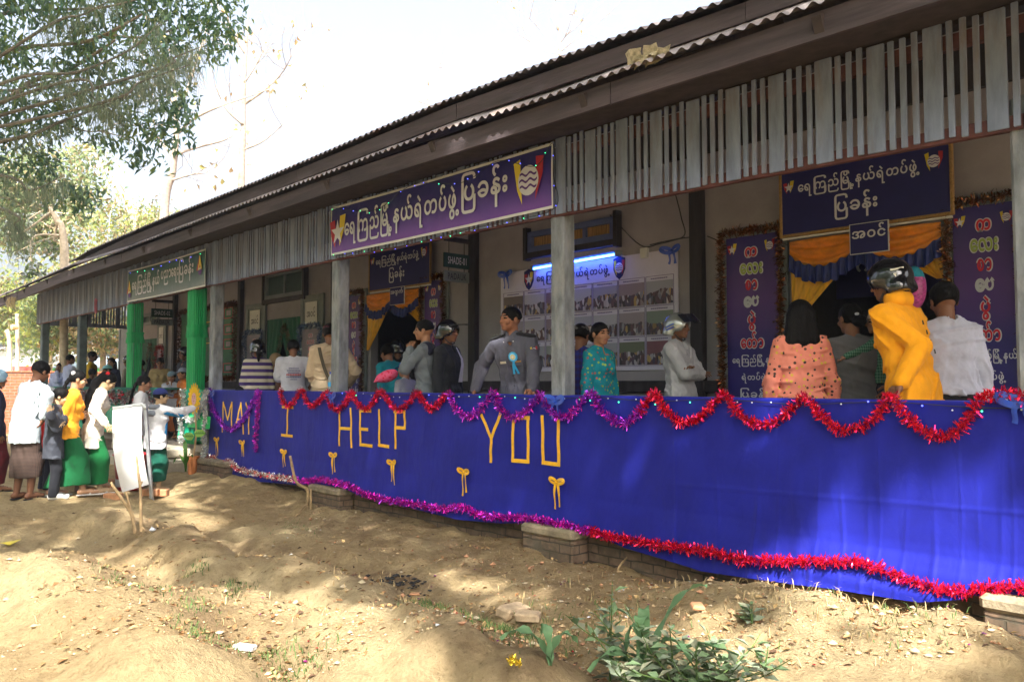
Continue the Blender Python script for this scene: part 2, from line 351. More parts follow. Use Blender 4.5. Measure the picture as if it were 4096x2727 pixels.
# back wall with its door openings, end wall, inner rooms
DOORS = [(XY(1074, YW), XY(1212, YW), 2.82), (XY(1482, YW), XY(1692, YW), 2.85), (XY(3185, YW), XY(3795, YW), 2.80), (XY(572, YW), XY(640, YW), 2.70)]
DOORS.sort()
mb = MB(); x = -22.95
for a, b, zt in DOORS:
    mb.box(((x + a) / 2, YW + .07, (FLOOR + 5.0) / 2), (a - x, .14, 5.0 - FLOOR)); mb.box(((a + b) / 2, YW + .07, (zt + 5.0) / 2), (b - a, .14, 5.0 - zt)); x = b
mb.box(((x + XR) / 2, YW + .07, (FLOOR + 5.0) / 2), (XR - x, .14, 5.0 - FLOOR))
wall = mb.build('plaster_wall', CREAM, B)
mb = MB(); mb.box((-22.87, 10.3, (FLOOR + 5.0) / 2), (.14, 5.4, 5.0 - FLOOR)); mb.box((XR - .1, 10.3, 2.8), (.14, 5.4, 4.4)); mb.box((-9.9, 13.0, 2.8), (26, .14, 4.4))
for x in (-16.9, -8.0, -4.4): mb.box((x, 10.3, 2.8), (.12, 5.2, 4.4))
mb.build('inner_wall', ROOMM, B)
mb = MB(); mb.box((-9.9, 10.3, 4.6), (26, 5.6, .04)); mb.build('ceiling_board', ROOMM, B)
# dark posts let into the wall, rails between
for xw, w_ in ((-19.5, .13), (-16.01, .13), (-12.35, .14), (-8.67, .15), (-4.98, .16), (-1.3, .16)):
    mb = MB(); mb.box((xw, YW - .045, 2.75), (w_, .09, 4.2), bev=.01); mb.build('wall_post', DARKWOOD, B)
mb = MB(); mb.box(((XL + XR) / 2, YW - .03, 4.28), (XR - XL, .06, .44)); mb.build('dark_gap_band', DARKWOOD, B)  # dark strip added behind the valance so the slat gaps look dark

# pillars
PILX = [XY(175, YF), XY(325, YF), XY(541, YF), -12.35, XY(1357, YF) + .01, -5.01, -1.33]
for k, xp in enumerate(PILX):
    mb = MB(); w_ = .165
    mb.box((xp, YF, (FLOOR + 3.25) / 2), (w_, w_, 3.25 - FLOOR), bev=.018)
    mb.build('pillar', CONC if k > 2 else mat('dark_grey_post', (.10, .13, .14), .8, var=.3), B)  # leftmost posts in a darker grey
xp2 = XY(788, YF)
mb = MB(); mb.box((xp2, YF, 1.95), (.13, .13, 2.6), bev=.012); mb.build('pillar', CONC, B)

# slatted valance, one panel to a bay, with its rails
edges = [XL] + [x for x in PILX[1:]] + [XR]
per = .3465; anchor = XY(2227, 5.25)
for a, b in zip(edges[:-1], edges[1:]):
    mb = MB(); mb.V = []
    k0 = math.floor((a - anchor) / per) - 1
    for k in range(k0, k0 + int((b - a) / per) + 4):
        x0 = anchor + k * per
        for dx, w_ in ((.060, .118), (.160, .037), (.232, .037), (.304, .037)):
            xc = x0 + dx
            if not (a <= xc < b): continue
            zb = float(slat_lo(xc)) + random.uniform(-.004, .008); zt = 3.775 + random.uniform(-.012, .012)
            mb.box((xc, 5.25 + random.uniform(-.002, .002), (zb + zt) / 2), (w_ * random.uniform(.94, 1.04), .018, zt - zb), rot=roty(random.uniform(-.006, .006)), bev=.003)
    pn = mb.build('slat_panel', SLATW, B)
    mb = MB(); n = 5; xs = np.linspace(a, b, n)
    for i in range(n - 1):
        xm = (xs[i] + xs[i + 1]) / 2; za = float(slat_lo(xm)); sl_ = math.atan2(float(slat_lo(xs[i + 1]) - slat_lo(xs[i])), xs[i + 1] - xs[i])
        mb.box((xm, 5.285, za + .028), (xs[i + 1] - xs[i] + .01, .05, .085), rot=roty(-sl_))
    mb.box(((a + b) / 2, 5.285, 3.66), (b - a, .05, .09)); mb.build('backing_rail', REDRAIL, pn)
# end valance on the left gable side
mb = MB()
for k in range(7):
    for dy, w_ in ((.06, .12), (.16, .04), (.23, .04), (.30, .04)):
        y = 5.34 + k * per + dy
        if y < 7.45: mb.box((XL - .02, y, 3.42), (.018, w_, .74))
mb.box((XL - .045, 6.4, 3.06), (.05, 2.2, .09)); mb.box((XL - .045, 6.4, 3.74), (.05, 2.2, .09))
mb.build('end_slat_panel', SLATW, B)

# lower roof: corrugated skirt over the veranda
def corrugated(xa, xb, rows, amp=.016, lam=.10, step=.0167, ragged=0.):
    xs = np.arange(xa, xb, step); sheet_id = np.floor(xs / .66); r = np.random.default_rng(3)
    jit = r.normal(0, ragged, 200)[(sheet_id.astype(int)) % 200]
    wv = amp * np.sin(2 * math.pi * xs / lam)
    P = np.array([[(x, y(x) if callable(y) else y, 0) for x in xs] for y, z in rows], float)
    for i, (y, z) in enumerate(rows):
        P[i, :, 2] = (z(xs) if callable(z) else z) + wv + (jit if i == 0 else jit * .3)
        if i == 0: P[i, :, 1] += jit * 1.5
    n, k = P.shape[:2]; i, j = np.meshgrid(np.arange(n - 1), np.arange(k - 1), indexing='ij'); a = (i * k + j).ravel()
    return P.reshape(-1, 3), np.stack([a, a + 1, a + k + 1, a + k], 1)
tl = math.tan(R(28.5))
V, Fq = corrugated(-24.6, XR, [(YLO - .05, lambda x: lo_sheet(x) - .02), (YLO + .10, lambda x: lo_sheet(x) - .02 + .15 * tl), (5.9, lambda x: lo_sheet(x) - .02 + 1.45 * tl)], ragged=.008)
lo = mesh('lower_corrugated_roof', V, Fq, SHEET, B, smooth=True)
V, Fq = corrugated(-24.6, XUP + .4, [(5.9, lambda x: lo_sheet(x) - .02 + 1.45 * tl), (7.7, lambda x: lo_sheet(x) - .02 + 3.25 * tl), (10.3, lambda x: lo_sheet(x) + 5.8 * tl)])
mesh('lower_corrugated_roof', V, Fq, SHEET, B, smooth=True)
tu = math.tan(R(21.5))
V, Fq = corrugated(XUP, XR, [(YUP - .06, up_sheet), (YUP + .2, lambda x: up_sheet(x) + .26 * tu), (10.3, lambda x: up_sheet(x) + 5.64 * tu), (16, lambda x: up_sheet(x) - .1)], ragged=.006)
mesh('upper_corrugated_roof', V, Fq, SHEET, B, smooth=True)
def fascia(name, xa, xb, Y, top, bot, thick, seg):
    mb = MB(); xs = np.linspace(xa, xb, seg + 1)
    for a, b in zip(xs[:-1], xs[1:]):
        a2, b2 = a + .004, b - .002; dy = random.uniform(-.006, .006)
        q = [(a2, Y + dy, bot(a2)), (b2, Y + dy, bot(b2)), (b2, Y + dy, top(b2)), (a2, Y + dy, top(a2))]
        V = np.array(q + [(x, y + thick, z) for x, y, z in q], float)
        mb.add(V, [(0, 1, 2, 3), (7, 6, 5, 4), (0, 4, 5, 1), (1, 5, 6, 2), (2, 6, 7, 3), (3, 7, 4, 0)])
    return mb.build(name, BROWNWOOD, B)
fascia('lower_fascia_board', -24.6, XR, YLO + .02, lambda x: float(lo_sheet(x)) - .045, lambda x: float(lo_fasc(x)), .03, 8)
fascia('upper_fascia_board', XUP + .05, XR, YUP, lambda x: float(up_sheet(x)) - .03, lambda x: float(up_fasc(x)), .03, 7)
# rafters and purlins below the sheets
for x in np.arange(-22.3, XR, 1.83):
    mb = MB(); mb.box(np.array([x, YLO + .05 + 1.45, float(lo_sheet(x)) - .12 + 1.5 * tl * .93]), (.06, 3.0 / math.cos(R(27)), .10), rot=rotx(R(27))); mb.build('rafter', RAFT, B)
mb = MB(); mb.box(((XL + XR) / 2, 5.36, 3.84), (XR - XL, .11, .13)); mb.build('eaves_beam', RAFT, B)
# soffit boards that close the eaves over the valance
V = []
xs = np.linspace(-24, XR, 30)
V = np.array([[(x, YLO + .10, float(lo_fasc(x)) + .10) for x in xs], [(x, 5.30, 3.80) for x in xs]])
mb = MB(); mb.grid(V); mb.build('soffit', RAFT, B)
# torn sheet scraps caught under the upper eaves
t1 = None
mb = MB()
for (px, py) in ((2560, 250), (2610, 235), (2535, 225), (2650, 218), (2595, 210)):
    p = PY(px, py, YLO + .02); r = random.Random(px)
    P = np.array([[p + np.array([(i - 1.5) * .05, r.uniform(-.03, .03), (j - 1) * .04 + r.uniform(-.012, .012)]) for j in range(3)] for i in range(4)]); mb.grid(P)
tag(mb.build('torn_leaf_scrap', mat('dry_curled_leaf', (.50, .42, .27), .9, var=.5, scale=30, leaf=.3), smooth=True), 'torn pale scraps caught between the two eaves of the roof', 'scrap')

# windows and transoms
def window(x0, x1, z0, z1, frm, pane, bars, name='window', sill=True):
    mb = MB(); t_ = .07; Y = YW - .035
    mb.box(((x0 + x1) / 2, Y, z1 - t_ / 2), (x1 - x0, .07, t_)); mb.box(((x0 + x1) / 2, Y, z0 + t_ / 2), (x1 - x0, .07, t_))
    for x in [x0 + t_ / 2, x1 - t_ / 2]: mb.box((x, Y, (z0 + z1) / 2), (t_, .07, z1 - z0 - 2 * t_))
    for k in range(1, bars + 1): mb.box((x0 + (x1 - x0) * k / (bars + 1), Y + .005, (z0 + z1) / 2), (.05, .05, z1 - z0 - 2 * t_))
    o = mb.build(name, frm, B)
    mb = MB(); mb.box(((x0 + x1) / 2, YW - .012, (z0 + z1) / 2), (x1 - x0 - 2 * t_, .012, z1 - z0 - 2 * t_)); mb.build('pane', pane, o)
    if sill:
        mb = MB()
        for x in (x0 - .03, x1 + .03): mb.box((x, YW - .05, (z0 + z1) / 2 - .02), (.055, .10, z1 - z0 + .16))
        mb.box(((x0 + x1) / 2, YW - .05, z0 - .045), (x1 - x0, .10, .075)); mb.build('frame_timber', DARKWOOD, o)
    return o
a, b = PY(2125, 1000, YW), PY(2472, 940, YW)
window(a[0], b[0], PY(2300, 985, YW)[2], 3.56, BLUEFR, CURTW, 2)
a, b = XY(1066, YW), XY(1223, YW)
window(a, b, PY(1140, 1190, YW)[2], PY(1140, 1085, YW)[2], DOORP, DKGREEN, 1, sill=True)
a, b = XY(572, YW), XY(634, YW)
window(a, b, PY(600, 1300, YW)[2], 3.35, DOORP, DKGREEN, 1, sill=False)

# door leaves folded back flat on the wall
LEAVES = []
def leaf(px0, px1, pytop, pxt, z0=FLOOR + .02):
    x0, x1 = XY(px0, YW), XY(px1, YW); zt = PY(pxt, pytop, YW)[2]
    mb = MB(); w_ = x1 - x0; Y = YW - .03; xm = (x0 + x1) / 2
    mb.box((xm, Y, (z0 + zt) / 2), (w_ - .16, .025, zt - z0 - .16))
    for x in (x0 + .045, x1 - .045): mb.box((x, Y - .006, (z0 + zt) / 2), (.09, .045, zt - z0), bev=.004)
    for z in (zt - .045, z0 + .09, z0 + .85): mb.box((xm, Y - .006, z), (w_ - .182, .045, .09), bev=.004)
    o = mb.build('door', DOORP, B); mb = MB(); mb.box((x1 - .05 if px0 > 2000 else x0 + .05, Y - .045, z0 + 1.0), (.03, .035, .12), bev=.006); mb.build('handle', DARKWOOD, o)
    LEAVES.append((x0, x1, zt)); return x0, x1, zt
LF_D1 = leaf(2892, 3168, 905, 3030); LF_D2 = leaf(3787, 4150, 775, 3960)
LF_C1 = leaf(1383, 1473, 1160, 1430); LF_C2 = leaf(1695, 1800, 1097, 1745)
LF_B1 = leaf(990, 1066, 1216, 1030); LF_B2 = leaf(1209, 1300, 1180, 1250)
LF_A1 = leaf(480, 515, 1305, 497); LF_A2 = leaf(634, 668, 1288, 650)
blocked = sorted([(a - .02, b + .02) for a, b, z in DOORS] + [(a - .02, b + .02) for a, b, z in LEAVES])
mg = [list(blocked[0])]
for a, b in blocked[1:]:
    if a <= mg[-1][1] + .15: mg[-1][1] = max(b, mg[-1][1])
    else: mg.append([a, b])
blocked = mg
def rail(z, h, d, m, name):
    x = -22.9
    for a, b in blocked + [(XR, XR)]:
        if a - x > .1: mb = MB(); mb.box(((x + a) / 2, YW - d / 2, z), (a - x, d, h), bev=.006); mb.build(name, m, B)
        x = b
rail(1.56, .13, .06, DARKWOOD, 'dado_rail')
# ------------------------------------------------------------------ lettering
_GL = {}
def glyph(ch, bold=.022):
    if (ch, bold) in _GL: return _GL[(ch, bold)]
    cu = bpy.data.curves.new('t', 'FONT'); cu.body = ch; cu.size = 1; cu.resolution_u = 3; cu.offset = bold
    o = bpy.data.objects.new('t', cu); col.objects.link(o)
    me = bpy.data.meshes.new_from_object(o.evaluated_get(bpy.context.evaluated_depsgraph_get()))
    V = np.array([v.co[:2] for v in me.vertices], float).reshape(-1, 2); Fs = [tuple(p.vertices) for p in me.polygons]
    bpy.data.objects.remove(o); bpy.data.curves.remove(cu); bpy.data.meshes.remove(me)
    _GL[(ch, bold)] = (V, Fs); return V, Fs
TOPM, LOWM = set('ိီံ်ဲ'), set('ုူွှ့')
def layout(clusters, bold=.022, gap=.05):
    """Myanmar text, one cluster per item, put together by hand: vowel E and medial RA before the letter, signs above and below it"""
    VV, FF, n, x = [], [], 0, 0.
    def put(ch, dx, dy=0., sx=1., sy=1.):
        nonlocal n
        V, Fs = glyph(ch, bold); VV.append(np.stack([V[:, 0] * sx + dx, V[:, 1] * sy + dy], 1)); FF.extend([tuple(i + n for i in f) for f in Fs]); n += len(V)
    for c in clusters:
        if c == '_': x += .3; continue
        chars = list(c)
        if ord(chars[0]) < 0x1000:
            for ch in chars:
                if ch == ' ': x += .3; continue
                put(ch, x); x += glyph(ch, bold)[0][:, 0].max() + .08
            continue
        if 'ေ' in chars: put('ေ', x); x += .62; chars.remove('ေ')
        base = [q for q in chars if q not in TOPM | LOWM | set('ြးာျ')]
        bw = glyph(base[0], bold)[0][:, 0].max() + .05 if base else .6
        ra = 'ြ' in chars
        if ra:
            put('ြ', x, sx=(bw + .22) / .86); x += .19
        x0 = x
        if base: put(base[0], x)
        x += bw
        tops = [q for q in chars if q in TOPM]; lows = [q for q in chars if q in LOWM]
        tc = x0 + bw / 2 + (.22 if bw > .9 else 0.)
        for k, q in enumerate(tops): put(q, tc + .31 + (.0 if len(tops) == 1 else (k - .5) * .3))
        side = x
        for q in lows:
            if q == 'ု' and (ra or (base and base[0] in 'နရ')): put(q, x + .42, .05, 1, 1.15); side = x + .22
            elif q == '့': put(q, side + .36 if (ra or 'ွ' in lows) else tc + .31)
            elif q == 'ု': put(q, x + .10)
            else: put(q, x0 + bw / 2 + .31)
        if 'ု' in lows and ra: x += .18
        if '့' in lows and (ra or 'ွ' in lows): x += .25
        if ra: x += .05
        if 'ာ' in chars: put('ာ', x + .19); x += .58
        if 'း' in chars: put('း', x); x += .32
        x += gap
    return np.vstack(VV), FF
T_TOWN = ['ရေ', 'ကြ', 'ည်', 'မြို့', 'န', 'ယ်']
T_POLICE = ['ရဲ', 'တ', 'ပ်', 'ဖွဲ့']
T_SHOW = ['ပြ', 'ခ', 'န်း']
T_IN, T_OUT = ['အ', 'ဝ', 'င်'], ['အ', 'ထွ', 'က်']
def text_on(mb, cl, O, ux, uz, x0, x1, z0, z1, m=0, bold=.022, off=.004, nrm=None):
    """lettering stretched into the box x0..x1, z0..z1 of a plane"""
    V, Fs = layout(cl, bold); lo, hi = V.min(0), V.max(0); V = (V - lo) / (hi - lo)
    ux = np.array(ux, float); uz = np.array(uz, float); nn = np.cross(ux, uz) if nrm is None else np.array(nrm)
    P = np.array(O) + np.outer(x0 + V[:, 0] * (x1 - x0), ux) + np.outer(z0 + V[:, 1] * (z1 - z0), uz) + nn * off
    mb.add(P, Fs, m)
def star(n=5, r=1., q=.40): return [((r if k % 2 == 0 else q * r) * math.sin(math.pi * k / n), (r if k % 2 == 0 else q * r) * math.cos(math.pi * k / n)) for k in range(2 * n)]
def circle(r=1., n=24): return [(r * math.cos(2 * math.pi * k / n), r * math.sin(2 * math.pi * k / n)) for k in range(n)]
EMB = [SILVERTX, YELLOWP, REDP, PURPLETX, NAVYBAN]
def wave_badge(mb, O, ux, uz, s, off=.005):
    """disc with three waves between a yellow and a red wing"""
    nn = np.cross(ux, uz)
    mb.poly([(-1.0 * s, .95 * s), (-.55 * s, 1.1 * s), (-.5 * s, 0), (-.42 * s, -1.1 * s), (-.75 * s, -.4 * s)], O + nn * off, ux, uz, 1)
    mb.poly([(1.0 * s, 1.0 * s), (.95 * s, .2 * s), (.45 * s, -1.0 * s), (.55 * s, 0), (.5 * s, 1.05 * s)], O + nn * off, ux, uz, 2)
    mb.poly([(a * .95, b) for a, b in circle(.72 * s)], O + nn * (off + .002), ux, uz, 0)
    for k in (-.30, 0., .30):
        xs = np.linspace(-.6 * s * math.sqrt(1 - (k * 1.15) ** 2), .6 * s * math.sqrt(1 - (k * 1.15) ** 2), 14); zz = k * s + .07 * s * np.sin(xs / s * 11)
        mb.poly([(x, z + .055 * s) for x, z in zip(xs, zz)] + [(x, z - .055 * s) for x, z in zip(xs[::-1], zz[::-1])], O + nn * (off + .004), ux, uz, 3)
def star_badge(mb, O, ux, uz, s, off=.005):
    nn = np.cross(ux, uz)
    mb.poly([(-1.0 * s, .8 * s), (-.35 * s, .9 * s), (-.2 * s, -.3 * s), (-.35 * s, -1.0 * s), (-.8 * s, -.2 * s)], O + nn * off, ux, uz, 2)
    mb.poly([(.3 * s, 1.1 * s), (1.0 * s, 1.15 * s), (.8 * s, .1 * s), (.25 * s, -.95 * s), (.2 * s, .1 * s)], O + nn * off, ux, uz, 1)
    mb.poly([(a * .92, b) for a, b in star(r=.9 * s)], O + nn * (off + .002), ux, uz, 0)
EX, EZ = np.array([1., 0, 0]), np.array([0, 0, 1.])

def hung_banner(name, label, cat, tl, tr, br, bl, Y, gradm, border, letters, badges, group=None, sag=.012, bow=.02):
    """printed vinyl sheet with a white hem; slightly slack"""
    P = [PY(*q, Y) for q in (tl, tr, br, bl)]
    xa, xb = (P[0][0] + P[3][0]) / 2, (P[1][0] + P[2][0]) / 2
    za, zb = (P[2][2] + P[3][2]) / 2, (P[0][2] + P[1][2]) / 2
    O = np.array([xa, Y, za]); t = thing(name, label, cat, (xa, Y, za), group); W_, H_ = xb - xa, zb - za
    nx, nz = 40, 8
    def pt(u, v):
        z = za + v * H_ - sag * math.sin(math.pi * u) * (.6 + .4 * v)
        y = Y + bow * (.35 * math.sin(u * 21 + v * 3) * (1 - v) * .3 - .2 * math.sin(math.pi * v)); return (xa + u * W_, y, z)
    mb = MB(); mb.grid([[pt(u, v) for u in np.linspace(0, 1, nx)] for v in np.linspace(0, 1, nz)]); mb.build('sheet', gradm, t, smooth=True)
    mb = MB(); h = .016
    for u0, u1, v0, v1 in ((0, 1, 0, h / H_ * 1.6), (0, 1, 1 - h / H_ * 1.6, 1), (0, h / W_, 0, 1), (1 - h / W_, 1, 0, 1)):
        mb.grid([[np.array(pt(u, v)) + (0, -.004, 0) for u in np.linspace(u0, u1, nx if u1 - u0 > .5 else 2)] for v in np.linspace(v0, v1, 2 if u1 - u0 > .5 else nz)])
    mb.build('hem', border, t)
    mb = MB(); OO = O + (0, -.012, -sag * .5)
    for cl, x0, x1, z0, z1 in letters: text_on(mb, cl, OO, EX, EZ, x0 * W_, x1 * W_, z0 * H_, z1 * H_, 0, .022)
    mb.build('lettering', SILVERTX, t)
    for k, (kind, x, z, s) in enumerate(badges):
        mb = MB(); kind(mb, OO + EX * x * W_ + EZ * z * H_, EX, EZ, s * H_); mb.build('emblem', EMB, t)
    return t, O, W_, H_
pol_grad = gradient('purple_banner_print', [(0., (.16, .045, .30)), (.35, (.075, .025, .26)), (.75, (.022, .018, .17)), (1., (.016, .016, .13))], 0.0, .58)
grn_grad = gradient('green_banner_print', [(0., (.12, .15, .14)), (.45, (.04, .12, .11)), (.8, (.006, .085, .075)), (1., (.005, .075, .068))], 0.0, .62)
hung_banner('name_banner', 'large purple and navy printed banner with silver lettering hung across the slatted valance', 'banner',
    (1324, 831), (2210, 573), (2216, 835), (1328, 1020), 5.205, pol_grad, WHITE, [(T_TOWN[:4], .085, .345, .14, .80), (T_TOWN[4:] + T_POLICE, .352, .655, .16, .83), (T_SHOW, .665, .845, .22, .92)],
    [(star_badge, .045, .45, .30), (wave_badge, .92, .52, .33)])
def torch_badge(mb, O, ux, uz, s):
    nn = np.cross(ux, uz)
    mb.poly([(-1.0 * s, -.7 * s), (-.1 * s, 1.2 * s), (.0, 1.2 * s), (-.55 * s, -.7 * s)], O + nn * .005, ux, uz, 2)
    mb.poly([(-.55 * s, -.7 * s), (.0, 1.2 * s), (.75 * s, -.55 * s)], O + nn * .006, ux, uz, 1)
    mb.poly([(-.5 * s, -.72 * s), (.7 * s, -.6 * s), (.45 * s, -1.15 * s), (.1 * s, -1.3 * s), (-.25 * s, -1.2 * s)], O + nn * .005, ux, uz, 3)
    mb.poly([(a * .6 + .08 * s, b - .3 * s) for a, b in circle(.22 * s, 12)], O + nn * .008, ux, uz, 2); mb.poly([(-.35 * s, -.62 * s), (.5 * s, -.5 * s), (.4 * s, -.36 * s), (-.25 * s, -.48 * s)], O + nn * .009, ux, uz, 0)
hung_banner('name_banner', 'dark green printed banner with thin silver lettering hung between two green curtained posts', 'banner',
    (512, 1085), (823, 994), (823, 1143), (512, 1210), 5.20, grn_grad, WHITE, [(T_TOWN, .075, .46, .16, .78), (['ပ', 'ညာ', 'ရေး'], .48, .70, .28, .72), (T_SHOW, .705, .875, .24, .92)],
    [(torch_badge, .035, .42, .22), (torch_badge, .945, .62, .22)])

# banners nailed to the wall above the two police doors
def door_banner(label, px0, px1, pyt, pyb, pc, bord=.03):
    Y = YW - .13; xa, xb = XY(px0, Y), XY(px1, Y); zt, zb = PY(pc, pyt, Y)[2], PY(pc, pyb, Y)[2]; W_, H_ = xb - xa, zt - zb
    t = thing('door_banner', label, 'banner', (xa, Y, zb)); mb = MB(); mb.box(((xa + xb) / 2, Y + .01, (zt + zb) / 2), (W_ - 2 * bord, .02, H_ - bord)); mb.build('cloth', NAVYBAN, t)
    mb = MB()
    for x in (xa + bord / 2, xb - bord / 2): mb.box((x, Y + .006, (zt + zb) / 2), (bord, .035, H_), bev=.006)
    mb.box(((xa + xb) / 2, Y + .006, zb + bord / 2), (W_ - 2 * bord, .035, bord), bev=.006); mb.build('gold_border', GOLDBR, t)
    mb = MB(); O = np.array([xa, Y, zb])
    text_on(mb, T_TOWN + T_POLICE, O, EX, EZ, .125 * W_, .83 * W_, .56 * H_, .84 * H_); mb.build('lettering', SILVERTX, t); mb = MB(); text_on(mb, T_SHOW, O, EX, EZ, .35 * W_, .60 * W_, .15 * H_, .52 * H_)
    mb.build('lettering', SILVERTX, t)
    for f, x, s in ((star_badge, .065, .075), (wave_badge, .905, .10)):
        mb = MB(); f(mb, O + EX * x * W_ + EZ * .74 * H_, EX, EZ, s * H_ * 1.15); mb.build('emblem', EMB, t)
    mb = MB(); mb.box(((xa + xb) / 2, Y + .02, zb - .012), (W_ * .97, .03, .018)); mb.build('curtain_rail', WHITE, t)
    return xa, xb, zb
BD = door_banner('wide navy banner with gold braid edge above the right-hand doorway with orange drapes', 3129, 3836, 618, 905, 3480)
BC = door_banner('smaller navy banner with gold braid edge above the doorway left of the hanging wooden signs', 1472, 1720, 985, 1152, 1595, .022)

# tall door posters, one letter to a line
VERT = [('က', REDTX), ('လေး', OLIVETX), ('စာ', REDTX), ('ပေ', SILVERTX), ('ပွဲ', REDTX), ('တော်', REDTX)]
def poster(label, lf, m0, lines=True, topz=.10, botz=.95, plain=None, letters=VERT, group=None):
    x0, x1, zt = lf; Y = YW - .066; xa, xb = x0 + .10, x1 - .10; za, zb = FLOOR + botz - .25, zt - topz; W_, H_ = xb - xa, zb - za
    t = thing('door_poster', label, 'poster', (xa, Y, za), group); mb = MB(); mb.box(((xa + xb) / 2, Y + .005, (za + zb) / 2), (W_, .010, H_)); mb.build('sheet', m0, t)
    O = np.array([xa, Y, za]); slots = {}
    for k, (s, m) in enumerate(letters):
        c, hh, wd = [(.905, .066, .27), (.81, .072, .47), (.715, .070, .27), (.62, .070, .32), (.51, .125, .19), (.40, .105, .48)][k]
        cl = [s]
        b2 = MB(); text_on(b2, cl, O, EX, EZ, (.5 - wd / 2) * W_, (.5 + wd / 2) * W_, (c - hh / 2) * H_, (c + hh / 2) * H_, 0, .075, .003); b2.build('letter_outline', SILVERTX, t)
        b2 = MB(); text_on(b2, cl, O, EX, EZ, (.5 - wd / 2 + .02) * W_, (.5 + wd / 2 - .02) * W_, (c - hh / 2 + .005) * H_, (c + hh / 2 - .005) * H_, 0, .03, .0055); b2.build('letter', m, t)
    if lines:
        for cl, z0, z1, a, b in ((T_TOWN, .245, .315, .10, .96), (T_POLICE, .15, .215, .28, .78), (T_SHOW, .045, .125, .25, .80)): mb = MB(); text_on(mb, cl, O, EX, EZ, a * W_, b * W_, z0 * H_, z1 * H_, 0, .022, .003); mb.build('lettering', SILVERTX, t)
        for f, x in ((star_badge, .12), (wave_badge, .86)):
            mb = MB(); f(mb, O + EX * x * W_ + EZ * .93 * H_, EX, EZ, .075 * W_ * 1.3, .003); mb.build('emblem', EMB, t)
    return xa, xb, za, zb, Y
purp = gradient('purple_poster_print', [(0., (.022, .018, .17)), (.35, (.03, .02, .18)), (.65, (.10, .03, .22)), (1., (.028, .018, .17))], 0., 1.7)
lilac = mat('faded_pinkish_poster', (.26, .22, .25), .6, var=.08)
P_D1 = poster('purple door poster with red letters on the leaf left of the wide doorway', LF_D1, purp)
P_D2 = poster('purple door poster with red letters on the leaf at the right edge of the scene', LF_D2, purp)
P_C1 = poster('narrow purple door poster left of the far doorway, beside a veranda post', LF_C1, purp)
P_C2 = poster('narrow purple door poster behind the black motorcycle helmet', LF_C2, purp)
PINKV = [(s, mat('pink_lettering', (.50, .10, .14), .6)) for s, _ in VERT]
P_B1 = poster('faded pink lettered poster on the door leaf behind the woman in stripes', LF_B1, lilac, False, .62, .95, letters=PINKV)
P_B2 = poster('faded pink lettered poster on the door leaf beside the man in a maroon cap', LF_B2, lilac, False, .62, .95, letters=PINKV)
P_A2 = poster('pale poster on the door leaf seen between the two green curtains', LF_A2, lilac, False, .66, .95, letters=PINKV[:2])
def notice(lf, label, drop=.12):
    x0, x1, zt = lf; xm = (x0 + x1) / 2; Y = YW - .062
    t = thing('paper_notice', label, 'notice', (xm, Y, zt - drop - .42)); w_ = (x1 - x0) * .52
    mb = MB(); mb.box((xm, Y, zt - drop - .21), (w_, .004, .40)); mb.build('sheet', WHITE, t)
    mb = MB(); text_on(mb, T_IN, (xm, Y - .002, zt - drop - .21), EX, EZ, -w_ * .36, w_ * .36, -.07, .10, 0, .01, .002); mb.build('lettering', DARKTX, t)
notice(LF_B1, 'white paper notice above the blue tinsel arch behind the striped woman')
notice(LF_B2, 'white paper notice on the door leaf above the maroon capped man')
notice(LF_A2, 'white paper notice seen between the two green curtains')

# hanging "in" and "out" squares over the doors
def hang_square(cl, px0, px1, py0, py1, label):
    Y = YW - .165; a, b = PY(px0, py0, Y), PY(px1, py1, Y); t = thing('door_sign', label, 'sign', (a[0], Y, b[2])); W_, H_ = b[0] - a[0], a[2] - b[2]
    mb = MB(); mb.box(((a[0] + b[0]) / 2, Y, (a[2] + b[2]) / 2), (W_, .012, H_)); mb.build('board', WHITE, t)
    mb = MB(); mb.box(((a[0] + b[0]) / 2, Y - .008, (a[2] + b[2]) / 2), (W_ * .95, .004, H_ * .95)); text_on(mb, cl, (a[0], Y - .010, b[2]), EX, EZ, .07 * W_, .93 * W_, .50 * H_, .94 * H_, 1, .022); mb.build('face', [NAVYBAN, SILVERTX], t)
hang_square(T_IN, 3398, 3558, 900, 1003, 'small navy square sign with a white edge hanging in the wide doorway')
hang_square(T_OUT, 1561, 1618, 1152, 1215, 'small navy square sign with a white edge hanging in the far doorway')

